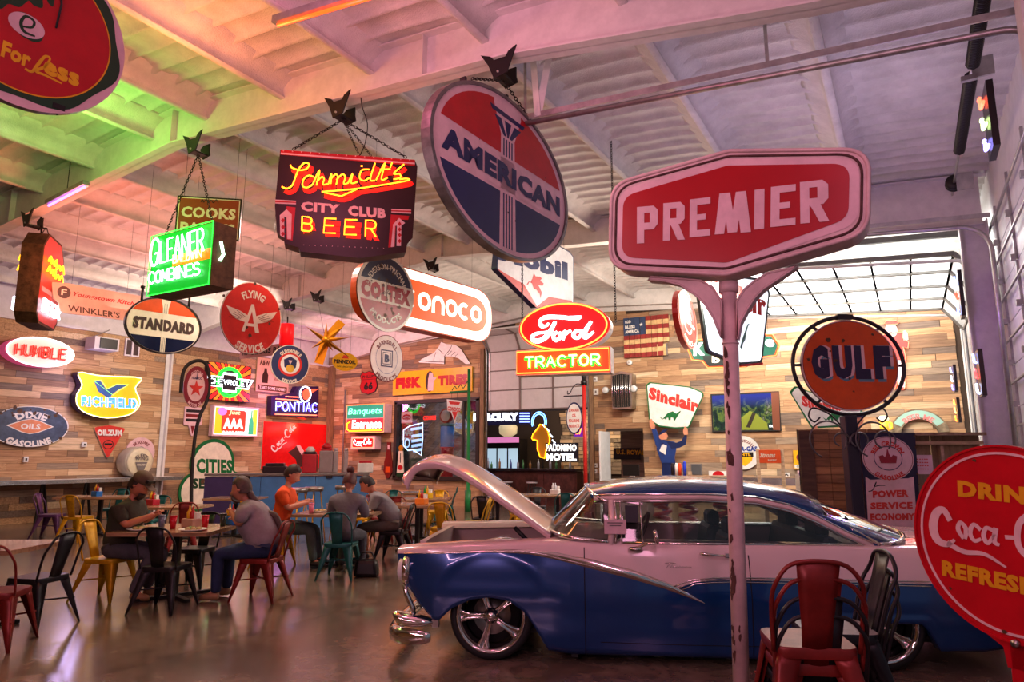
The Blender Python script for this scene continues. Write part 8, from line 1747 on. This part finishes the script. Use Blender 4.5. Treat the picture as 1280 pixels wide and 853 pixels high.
# ================================================================== tables, chairs, people
def ck(n, r, g, b, **k): k.setdefault('metal', .3); return mat('chair_' + n, srgb(r, g, b), .38, var=.2, vs=8, **k)
CC = {'gold': ck('gold', 216, 160, 20), 'black': ck('black', 36, 32, 36), 'red': ck('red', 128, 34, 30), 'teal': ck('teal', 30, 96, 96), 'purple': ck('purple', 90, 50, 100)}
TOPW = mat('table_wood', (.42, .25, .14), .25, var=.35, vs=5, col2=(.25, .13, .07), stretch=(.6, 6, 6), coat=.4)
def chair_proto(c, sh=.45, bh=.85, seat=None):
 m = CC[c]; t = root('metal_chair', 'x', 'chair'); w = .19
 mb = MB(); P_ = rrect(.37, .37, .07, 0, 0, 4); n = len(P_); mb.add([(x, y, sh) for x, y in P_], [tuple(range(n))], seat or m); mb.grid([[(x * k, y * k, z) for x, y in P_] for k, z in ((1, sh), (1.03, sh - .012), (1.0, sh - .05))], m, close=True); mb.build('seat', t, split=False)
 for sx in (-1, 1):
  for sy in (-1, 1):
   mb = MB(); rows = []
   for u in (0, .12, .3, .6, 1):
    z = (sh - .03) * (1 - u); x = sx * (w - .02 + .07 * u); y = sy * (w - .02 + (.07 if sy > 0 else .11) * u); a = .055 * (1 - u) + .012
    rows.append([(x - sx * a * 1.6, y, z), (x - sx * a * .2, y + sy * .004, z), (x, y, z), (x + sx * .004, y - sy * a * .2, z), (x, y - sy * a * 1.6, z)])
   mb.grid(rows, m); mb.build('leg', t, solid=.004, split=False)
 mb = MB(); mb.tube([(-w, w, sh * .42), (w, w, sh * .42)][:0] or [(-w - .02, -w - .04, sh * .5), (w + .02, w + .02, sh * .5)], .008, m, 5); mb.tube([(w + .02, -w - .04, sh * .5), (-w - .02, w + .02, sh * .5)], .008, m, 5); mb.build('cross_brace', t, split=False)
 top = bh; by = -w - .10
 mb = MB(); mb.tube(crom([(-w, -w + .02, sh - .02), (-w - .01, -w - .04, (sh + top) / 2), (-w + .005, by + .01, top - .10), (-w + .07, by, top - .02), (0, by - .01, top), (w - .07, by, top - .02), (w - .005, by + .01, top - .10), (w + .01, -w - .04, (sh + top) / 2), (w, -w + .02, sh - .02)], 4), .011, m, 6); mb.build('back_frame', t, split=False)
 mb = MB(); mb.grid([[(s_ * hw, -w + .015 + (by + w - .015) * u - .01 * (1 - s_ * s_), sh - .01 + (top - sh) * u) for s_ in (-1, -.5, 0, .5, 1)] for u, hw in ((0, .065), (.3, .07), (.7, .085), (1, .095))], m); mb.build('back_splat', t, solid=.004, split=False)
 return t
PRO = {}; KM = None
def chair(c, px, D, rz, label, z=0, proto=None, y=600):
 p = at_D(px, y, D); k = proto or c
 if k not in PRO: PRO[k] = chair_proto(c); o = PRO[k]; o.location = (p.x, p.y, z); o.rotation_euler = (0, 0, R(rz)); o['label'] = label
 else: o = copy_tree(PRO[k], (p.x, p.y, z), R(rz), label)
 o['group'] = 'metal cafe chairs'; return o
def table(px, D, w, d, label, rz=30, m=None):
 p = at_D(px, 640, D); t = root('dining_table', label, 'table', (p.x, p.y, 0), R(rz))
 mb = MB(); n = 5
 for k in range(n): mb.box((0, -d / 2 + d * (k + .5) / n, .735), (w, d / n - .003, .04), m or TOPW)
 o = mb.build('tabletop', t); mb = MB(); mb.box((0, 0, .37), (.07, .07, .70), M_BLACK); mb.box((0, 0, .70), (w * .5, .08, .03), M_BLACK); mb.build('pedestal', t, split=False)
 mb = MB(); mb.bar((-.3, -.3, .02), (.3, .3, .02), .06, .03, M_BLACK); mb.bar((.3, -.3, .02), (-.3, .3, .02), .06, .03, M_BLACK); mb.build('cross_foot', t, split=False); t['group'] = 'dining tables'; return t
def on(t, x, y): c, s = math.cos(t.rotation_euler.z), math.sin(t.rotation_euler.z); return (t.location.x + x * c - y * s, t.location.y + x * s + y * c, .756)
def cup(t, x, y, label, col, h=.14, r=.04, name='cup'):
 o = root(name, label, name.replace('_', ' '), on(t, x, y)); mb = MB(); m = paint('cup_%d_%d_%d' % col, *col, rough=.2); mb.lathe([(r * .75, 0), (r, h)], m, 12); mb.build('body', o); mb = MB(); mb.lathe([(r * 1.06, h - .01), (r * 1.06, h + .005)], m, 12); mb.build('rim', o); return o
def caddy(t, x, y, label, col, bottles=((225, 170, 30), (190, 30, 30))):
 o = root('condiment_caddy', label, 'caddy', on(t, x, y)); mb = MB(); mb.box((0, 0, .05), (.2, .13, .1), paint('caddy_%d_%d_%d' % col, *col)); mb.build('tray', o, bevel=.01)
 for k, c in enumerate(bottles):
  b = MB(); b.lathe([(.028, .05), (.03, .17), (.01, .2), (.006, .24)], paint('cd_%d_%d_%d' % c, *c), 8, (-.05 + .06 * k, 0, 0)); b.build('bottle', o)
 mb = MB(); mb.box((.06, .02, .13), (.06, .05, .08), WHITE); mb.build('napkins', o)
T3 = table(-28, 6.55, 1.25, .8, 'dining table at the left edge between the red and black chairs')
chair('red', 16, 6.05, 42, 'dark red metal chair at the left edge, nearest of all')
chair('black', 62, 6.75, 108, 'black metal chair at the end of the table cut by the left edge')
T1 = table(225, 8.05, 1.08, 1.0, 'dining table with plates and red cups between the two bearded men')
chair('gold', 146, 7.95, -68, 'mustard yellow metal chair under the man in the brown cap')
chair('black', 218, 7.42, 26, 'black metal chair with its back to the viewer at the first occupied table')
chair('black', 250, 8.75, 205, 'black metal chair on the far side of the first occupied table')
chair('red', 333, 7.95, 112, 'dark red metal chair under the ponytailed man')
T2 = table(425, 10.3, 1.15, .9, 'dining table shared by three people beside the car')
chair('teal', 430, 9.3, 26, 'dark teal metal chair under the person in the grey sweatshirt')
chair('gold', 348, 10.2, -62, 'yellow metal chair under the person in the orange shirt')
chair('black', 494, 10.7, 112, 'black metal chair under the man in cargo shorts')
T4 = table(125, 14.3, 1.5, .8, 'dining table with a blue caddy in front of the long wall counter')
chair('gold', 103, 13.2, 24, 'bright yellow metal chair near the plank wall, back to the viewer')
chair('purple', 70, 13.7, -50, 'purple metal chair next to the bright yellow one by the wall')
chair('teal', 143, 15.2, 205, 'dark teal metal chair behind the table with the blue caddy')
T5 = table(205, 11.6, 1.3, .8, 'dining table behind the man in the cap, below the crook pole sign')
chair('teal', 192, 12.6, 200, 'teal metal chair behind the table with the red caddy'); chair('red', 232, 11.2, 60, 'red metal chair at the end of the table with the red caddy')
T6 = table(294, 13.9, 1.0, .8, 'dining table close in front of the violet end of the blue counter'); chair('gold', 300, 14.9, 205, 'yellow metal chair against the blue counter')
T7 = table(522, 12.0, 1.1, .8, 'dining table behind the car nose with an orange caddy'); chair('gold', 556, 11.2, 20, 'yellow metal chair with its back to the viewer behind the open engine bay'); chair('gold', 594, 12.2, 105, 'yellow metal chair seen from the side under the raised hood')
chair('red', 480, 13.0, -60, 'dark red metal chair behind the man in shorts'); T8 = table(527, 13.6, 1.1, .8, 'second dining table in the row behind the car nose'); chair('gold', 548, 14.5, 210, 'yellow metal chair facing the viewer at the second table behind the car nose'); chair('red', 499, 12.7, 30, 'dark red metal chair between the two tables behind the car nose')
T9 = table(522, 16.0, 1.3, .8, 'farthest dining table of the row below the window'); chair('teal', 556, 16.2, 120, 'teal metal chair at the farthest table below the window')
T10 = table(697, 15.0, 1.55, .8, 'pale dining table in front of the bar opening'); chair('teal', 705, 13.9, 30, 'teal metal chair in front of the bar opening'); chair('red', 729, 14.8, 100, 'red metal chair beside the red post'); chair('black', 672, 15.9, 210, 'black metal chair on the bar side of the pale table'); chair('gold', 652, 13.6, -40, 'yellow metal chair between the raised hood and the pale table')
T11 = table(622, 13.9, 1.0, .8, 'dining table behind the raised hood with a yellow caddy'); chair('black', 606, 12.9, 20, 'black metal chair under the slope of the raised hood')
chair('gold', 452, 13.0, 28, 'yellow metal chair behind the sunglasses of the man in shorts'); chair('teal', 488, 14.5, 205, 'teal metal chair at the far right end of the blue counter')
for px, D, lab in ((372, 12.6, 'round steel-topped stool with yellow wire legs behind the person in orange'), (392, 13.0, 'second steel-topped stool with yellow wire legs, nearer the blue counter'), (430, 13.6, 'third steel-topped stool with yellow wire legs, behind the person in grey')):
 p = at_D(px, 620, D); o = root('wire_stool', lab, 'stool', (p.x, p.y, 0)); mb = MB(); mb.lathe([(.17, .92), (.18, .99), (.16, 1.0)], CHD, 18); mb.build('seat', o)
 for k in range(4): a = R(45 + 90 * k); mb = MB(); mb.tube([(.12 * math.cos(a), .12 * math.sin(a), .93), (.24 * math.cos(a), .24 * math.sin(a), 0)], .011, CC['gold'], 5); mb.build('leg', o)
def stack(px, D, rz, items):
 for k, (c, z, lab) in enumerate(items): o = chair(c, px, D - .025 * k, rz, lab, z, y=700); o['group'] = 'stacked metal chairs'
CC['black2'] = CC['black']; CC['red2'] = CC['red']
PRO['red2'] = chair_proto('red', seat=mat('worn_seat', srgb(150, 84, 70), .4, .3, var=.3)); PRO['black2'] = chair_proto('black', seat=mat('seat_grey', srgb(160, 155, 155), .4, .3, var=.2))
def first(o, px, D, rz, z, lab): p = at_D(px, 700, D); o.location = (p.x, p.y, z); o.rotation_euler = (0, 0, R(rz)); o['label'] = lab; o['group'] = 'stacked metal chairs'
first(PRO['red2'], 1001, 3.5, 22, .25, 'worn red metal chair on top of the nearer stack, beside the pink pole')
stack(1002, 3.58, 22, [('black', 0, 'black metal chair at the bottom of the nearer stack'), ('black', .085, 'black metal chair second from the floor in the nearer stack'), ('red', .17, 'red metal chair directly under the worn red one in the nearer stack')])
first(PRO['black2'], 1035, 3.95, 112, .20, 'black metal chair with a grey seat on top of the farther stack')
stack(1036, 4.02, 112, [('black', 0, 'black metal chair at the bottom of the farther stack'), ('black', .10, 'black metal chair in the middle of the farther stack')])
for x, y, l, c in ((-.02, -.1, 'red cup on the first occupied table, nearer the man in the cap', (200, 20, 40)), (.32, -.05, 'red cup on the first occupied table, nearer the ponytailed man', (200, 22, 42)), (-.2, -.0, 'clear blue-grey glass on the first occupied table', (120, 130, 150)), (.42, .2, 'dark glass beside the ponytailed man', (40, 50, 40))): cup(T1, x, y, l, c)
caddy(T1, .12, .05, 'condiment caddy with a yellow bottle in the middle of the first occupied table', (190, 150, 130)); caddy(T4, -.1, 0, 'bright blue caddy in front of the long wall counter', (30, 110, 200)); caddy(T5, -.25, .1, 'red caddy on the table behind the man in the cap', (170, 30, 50)); caddy(T6, .05, 0, 'white caddy in front of the violet counter end', (220, 210, 210))
caddy(T7, .08, -.1, 'orange caddy on the table behind the car nose', (230, 130, 50)); caddy(T8, .1, 0, 'yellow caddy with a green bottle on the second table behind the car nose', (235, 190, 30), ((60, 150, 60), (230, 180, 40))); caddy(T11, 0, 0, 'yellow caddy behind the raised hood', (235, 190, 30)); caddy(T10, -.05, 0, 'salt and pepper caddy on the pale table', (230, 225, 225), ((235, 235, 235), (200, 200, 205))); caddy(T2, .05, .2, 'white and brown caddy on the table of three', (230, 225, 215))
caddy(T1, .45, .38, 'blue caddy near the arm of the ponytailed man', (30, 110, 210))
for t, x, y, l in ((T1, -.3, -.25, 'plate of food in front of the man in the cap'), (T1, .3, -.3, 'plate of food in front of the ponytailed man'), (T2, -.3, .0, 'plate in front of the person in orange'), (T2, .3, .05, 'plate in front of the man in shorts')):
 o = root('food_plate', l, 'plate', on(t, x, y)); mb = MB(); mb.lathe([(.09, 0), (.15, .02), (.145, .022), (.08, .008)], WHITE, 18); mb.build('plate', o); mb = MB()
 for k in range(9): a = k * 2.4; mb.lathe([(.028, .01), (.03, .03), (.012, .045)], mat('food_%d' % (k % 3), [(.4, .2, .05), (.12, .25, .04), (.5, .35, .15)][k % 3], .7), 6, (.07 * math.cos(a) * (k % 3) / 2, .07 * math.sin(a) * (k % 3) / 2, 0))
 mb.build('food', o, split=False)['kind'] = 'stuff'
for x, l, c in ((-.35, 'pink cup on the table of three', (230, 120, 150)), (-.1, 'tall clear glass on the table of three', (150, 140, 150))): cup(T2, x, -.25, l, c)
# ------------------------------------------------------------------ seated figures (front is +y)
def skin(mb, chains, m, subs=1):
 vs, es, rs, roots = [], [], [], []
 for ch in chains:
  for part in ch:
   prev = None
   for nd in part:
    if isinstance(nd, int): prev = roots[-1] + nd; continue
    p, r = nd
    if prev is None: roots.append(len(vs))
    else: es.append((prev, len(vs)))
    prev = len(vs); vs.append(p); rs.append(r)
 me = bpy.data.meshes.new('s'); me.from_pydata([tuple(v) for v in vs], es, []); ob = bpy.data.objects.new('s', me); COL.objects.link(ob)
 ob.modifiers.new('k', 'SKIN'); sm = ob.modifiers.new('b', 'SUBSURF'); sm.levels = sm.render_levels = subs
 for i, v in enumerate(me.skin_vertices[0].data): v.radius = (rs[i], rs[i]) if not isinstance(rs[i], tuple) else rs[i]; v.use_root = i in roots
 dg = bpy.context.evaluated_depsgraph_get(); e = bpy.data.meshes.new_from_object(ob.evaluated_get(dg)); mb.add([v.co.copy() for v in e.vertices], [tuple(p.vertices) for p in e.polygons], m, True); bpy.data.objects.remove(ob)
def person(label, px, D, rz, sk, shirt, pants, hair, lean=15, headp=25, k=1.0, shorts=False, shoe=(60, 40, 30), arms=((-.12, .46, .86), (.14, .44, .86)), elb=.28, feet=.42, long_sleeve=False, fat=1.0, style='short', turn=0):
 p = at_D(px, 680, D); t = root('person', label, 'person', (p.x, p.y, 0), R(rz)); t.scale = (k, k, k); V = Vector
 SK = mat('skin_%s' % str(sk), srgb(*sk), .5, var=.08); SH = mat('cloth_%s' % str(shirt), srgb(*shirt), .85, var=.12, bump=.3, bs=25); PA = mat('cloth_%s' % str(pants), srgb(*pants), .85, var=.2, bump=.3, bs=25); HR = mat('hair_%s' % str(hair), srgb(*hair), .6, var=.25, vs=30); SO = paint('shoe_%d_%d_%d' % shoe, *shoe, rough=.6)
 a = R(lean); hip = V((0, 0, .56)); ch = hip + V((0, math.sin(a), math.cos(a))) * .30; sh_ = hip + V((0, math.sin(a * 1.15), math.cos(a * 1.15))) * .47; nk = sh_ + V((0, math.sin(a * 1.6 + .1), math.cos(a * 1.6 + .1))) * .11; hd = nk + V((0, math.sin(a + R(headp) * .5), math.cos(a + R(headp) * .5))) * .13
 S = lambda s: sh_ + V((s * .19 * (.6 + .4 * fat), .0, -.03)); K = lambda s: V((s * .13, .46, .50)); AN = lambda s: V((s * .14, feet, .11)); E = lambda s, w: (S(s) + V(w)) / 2 + V((s * .06, -.06, -.13 - (elb - .28)))
 W = [V(w) for w in arms]; fr = V((0, math.cos(a), -math.sin(a))); body = MB(); arm = []
 for s, w in zip((-1, 1), W): arm.append([(S(s), .05), (E(s, w), .046), (E(s, w).lerp(w, .4), .046), (w, .030), (w + (w - E(s, w)).normalized() * .06, .034)])
 leg = [[(hip + V((s * .09, 0, -.02)), .07), (K(s), .060 if shorts else .045), (K(s).lerp(AN(s), .4), .056 if shorts else .04), (AN(s), .034), (AN(s) + V((0, .08, -.06)), .035)] for s in (-1, 1)]
 tor = [(hip, .09), (ch, .09), (sh_ - V((0, 0, .03)), .07), (nk, .046), (hd - V((0, .01, .03)), .05)]
 skin(body, [[tor, [0] + leg[0], [0] + leg[1], [2] + arm[0], [2] + arm[1]]], SK)
 for s, w in zip((-1, 1), W):
  d = (w - E(s, w)).normalized(); sd = V((-s, 0, 0)); up = V((0, 0, 1)); c = w + d * .06
  for i, (o_, L_) in enumerate(((-.027, .058), (-.009, .068), (.009, .064), (.026, .052))):
   q0 = c + sd * o_ + d * .01; skin(body, [[[(q0, .009), (q0 + d * L_ * .6 - up * .006, .008), (q0 + d * L_ * .9 - up * .026, .006)]]], SK, 1)
  q0 = c - d * .03 + sd * .03; skin(body, [[[(q0, .011), (q0 + sd * .03 + d * .02, .009), (q0 + sd * .035 + d * .05 - up * .01, .007)]]], SK, 1)
 M = Matrix.Translation(hd) @ Matrix.Rotation(R(turn), 4, 'Z') @ Matrix.Rotation(-R(headp), 4, 'X') @ Matrix.Scale(1.1, 4); body.M = M; rows = []
 for i in range(15):
  th = math.pi * (i + .02) / 14.04; z = .122 * math.cos(th); r = math.sin(th); row = []
  for j in range(20):
   f = 2 * math.pi * j / 20; x, y = .076 * r * math.cos(f), .094 * r * math.sin(f)
   if z < -.02: x *= 1 - .22 * min(1, (-.02 - z) / .09); y = y * (1 - .12 * min(1, (-.02 - z) / .09)) + .012
   if y > 0: y += .028 * math.exp(-(x / .014) ** 2 - ((z + .022) / .024) ** 2) - .010 * math.exp(-((abs(x) - .03) / .014) ** 2 - ((z - .006) / .014) ** 2) + .006 * math.exp(-(x / .025) ** 2 - ((z + .065) / .012) ** 2)
   row.append((x, y, z))
  rows.append(row[::-1])
 body.grid(rows, SK, close=True)
 for s in (-1, 1): body.lathe([(.006, -.012), (.018, -.006), (.016, .006), (.006, .012)], SK, 8, (s * .078, -.005, -.01), Matrix.Rotation(R(90), 4, 'Y')); body.lathe([(.002, -.004), (.008, 0), (.002, .005)], BLK, 8, (s * .03, .078, .006), Matrix.Rotation(R(90), 4, 'X'))
 body.box((0, .087, -.062), (.04, .006, .006), paint('lip', 130, 60, 55)); body.build('body', t, split=False)
 mb = MB(); z = 1.16; shp = [(hip + V((0, -.01, -.03)), .135 * fat), (hip + V((0, 0, .06)), .152 * fat), (ch + fr * .02 * fat, .155 * fat), (sh_ - V((0, 0, .02)), .125), (nk - V((0, 0, .035)), .066)]
 sl_ = [[(S(s), .088), (S(s).lerp(E(s, w), .5), .078), (S(s).lerp(E(s, w), .85), .072)] + ([(E(s, w), .054), (E(s, w).lerp(w, .8), .042)] if long_sleeve else []) for s, w in zip((-1, 1), W)]
 skin(mb, [[shp, [3] + sl_[0], [3] + sl_[1]]], SH); mb.build('shirt', t, split=False)
 mb = MB(); pl = [[(hip + V((s * .09, .0, -.02)), .105), (hip.lerp(K(s), .5) + V((s * .05, 0, -.01)), .094), (K(s) + V((0, 0, 0)), .082)] + ([(K(s) + V((0, .03, -.06)), .08)] if shorts else [(K(s).lerp(AN(s), .4), .074), (AN(s) + V((0, 0, .03)), .062), (AN(s) + V((0, 0, -.03)), .06)]) for s in (-1, 1)]
 skin(mb, [[[(hip + V((0, -.01, .03)), .148 * fat), (hip + V((0, 0, -.02)), .13)], [1] + pl[0], [1] + pl[1]]], PA); mb.build('shorts' if shorts else 'trousers', t, split=False)
 for s in (-1, 1): mb = MB(); A = AN(s); skin(mb, [[[(A + V((0, -.05, -.055)), .048), (A + V((0, .02, -.055)), .05), (A + V((0, .13, -.07)), .042), (A + V((0, .18, -.075)), .03)]]], SO); mb.build('shoe', t, split=False)
 mb = MB(); mb.M = M; rows = []; low = {'short': -.02, 'bun': .0, 'long': -.06, 'mop': -.03}[style if style in ('short', 'bun', 'long', 'mop') else 'short']
 for i in range(9):
  th = math.pi * .62 * i / 8; z = .135 * math.cos(th); r = math.sin(th) + .002; row = []
  for j in range(20):
   f = 2 * math.pi * j / 20; x, y = .087 * r * math.cos(f), .106 * r * math.sin(f) - .006; zz = z
   if y > .02 and z < .075: y *= .80; x *= .93; zz = max(z, .062 if style != 'mop' else .04)
   row.append((x, y, zz + .004 * math.sin(j * 5 + i)))
  rows.append(row)
 mb.grid(rows, HR, close=True)
 if style == 'bun': mb.M = M @ Matrix.Translation((0, -.045, .145)); mb.lathe([(.01, -.05), (.045, -.03), (.052, 0), (.04, .03), (.01, .045)], HR, 14)
 mb.build('hair', t, split=False)
 if style == 'long':
  mb = MB(); b = hd + V((0, -.09, -.02)); mb.tube(crom([b, b + V((0, -.05, -.08)), sh_ + V((.02, -.15, -.05)), ch + V((.03, -.19, .05)), hip + V((.03, -.17, .18))], 4), [.03 + .012 * math.sin(i * .18) for i in range(17)], HR, 8); mb.build('ponytail', t)
 if style == 'cap' or style == 'beardcap':
  CPM = paint('cap_brown', 96, 76, 58, rough=.8); mb = MB(); mb.M = M; mb.lathe([(.098, .035), (.10, .07), (.085, .115), (.045, .142), (.01, .148)], CPM, 20, (0, -.004, .005)); mb.add([(-.075, .06, .045), (.075, .06, .045), (.06, .16, .03), (0, .18, .028), (-.06, .16, .03)], [(0, 1, 2, 3, 4)], CPM); mb.add([(-.075, .06, .05), (.075, .06, .05), (.06, .16, .035), (0, .18, .033), (-.06, .16, .035)], [(4, 3, 2, 1, 0)], CPM); mb.build('cap', t, split=False)
  mb = MB(); mb.M = M; mb.box((0, .082, .088), (.15, .03, .03), BLK); mb.build('sunglasses', t)
 if style in ('beardcap', 'long'):
  mb = MB(); mb.M = M; mb.grid([[(x * .068 * w_, .07 * w_ + .035 * (1 - abs(x)) + .012, z) for x in (-1, -.6, 0, .6, 1)] for z, w_ in ((-.045, 1.02), (-.075, 1.0), (-.105, .85), (-.13, .5))], HR); mb.build('beard', t, solid=.012, split=False)
 return t
person('bearded man in a brown cap and olive T-shirt sitting with hands raised over his plate', 148, 7.95, -60, (196, 124, 92), (62, 58, 44), (88, 84, 92), (50, 30, 22), lean=9, headp=32, style='beardcap', arms=((-.02, .40, .93), (.09, .37, .90)), shoe=(150, 110, 70), feet=.30, fat=1.22)
person('heavy man with a long grey ponytail, grey T-shirt and jeans leaning over his plate', 331, 7.95, 118, (190, 124, 98), (150, 138, 142), (34, 48, 84), (84, 66, 60), lean=20, headp=12, style='long', arms=((-.08, .36, .93), (.12, .36, .84)), shoe=(170, 130, 90), feet=.46, fat=1.42, k=1.0)
person('person with dark hair in an orange T-shirt looking down at their hands', 348, 10.2, -58, (200, 132, 104), (235, 84, 30), (84, 100, 96), (56, 34, 28), lean=7, headp=28, style='mop', arms=((-.05, .36, .88), (.10, .37, .86)), feet=.52, shoe=(40, 34, 34), k=1.04)
person('person in a grey sweatshirt with a dark hair bun, seen from behind', 430, 9.35, 28, (196, 130, 104), (112, 104, 112), (70, 66, 74), (84, 36, 34), lean=10, headp=22, style='bun', long_sleeve=True, arms=((-.16, .42, .84), (.16, .42, .84)), k=.98)
person('man in grey T-shirt and cargo shorts with sunglasses on his head, bent over the table', 490, 10.7, 122, (198, 122, 92), (132, 126, 128), (100, 86, 78), (46, 36, 34), lean=26, headp=34, shorts=True, arms=((-.10, .50, .80), (.12, .50, .80)), feet=.40, shoe=(70, 60, 56), fat=1.25)
p = at_Z(458, 721, 0); o = root('black_bag', 'black bag on the floor beside the teal chair', 'bag', (p.x, p.y, 0), R(30)); mb = MB(); mb.box((0, 0, .11), (.34, .22, .22), BLK, taper=.8); mb.build('bag_body', o, bevel=.05); mb = MB(); mb.tube(crom([(-.1, 0, .2), (-.06, 0, .30), (.06, 0, .30), (.1, 0, .2)], 4), .012, BLK); mb.build('strap', o)
for px, lab in ((829, 'red coil spring pedestal seen through the car window, nearest the windshield'), (861, 'red coil spring pedestal seen through the car window, second from the windshield'), (904, 'red coil spring pedestal seen through the car window, beside the pink pole')):
 p = at_D(px, 650, 9.0); o = root('spring_pedestal', lab, 'stool', (p.x, p.y, 0)); mb = MB(); mb.tube([(.10 * math.cos(i * .6), .10 * math.sin(i * .6), .35 + i * .0125) for i in range(72)], .03, paint('spring_red', 190, 40, 50), 6); mb.build('coil_spring', o); mb = MB(); mb.lathe([(.22, 0), (.22, .03), (.05, .05), (.05, .36)], CHD, 16); mb.build('base', o); mb = MB(); mb.lathe([(.17, 1.25), (.18, 1.30)], BLK, 16); mb.build('seat', o)
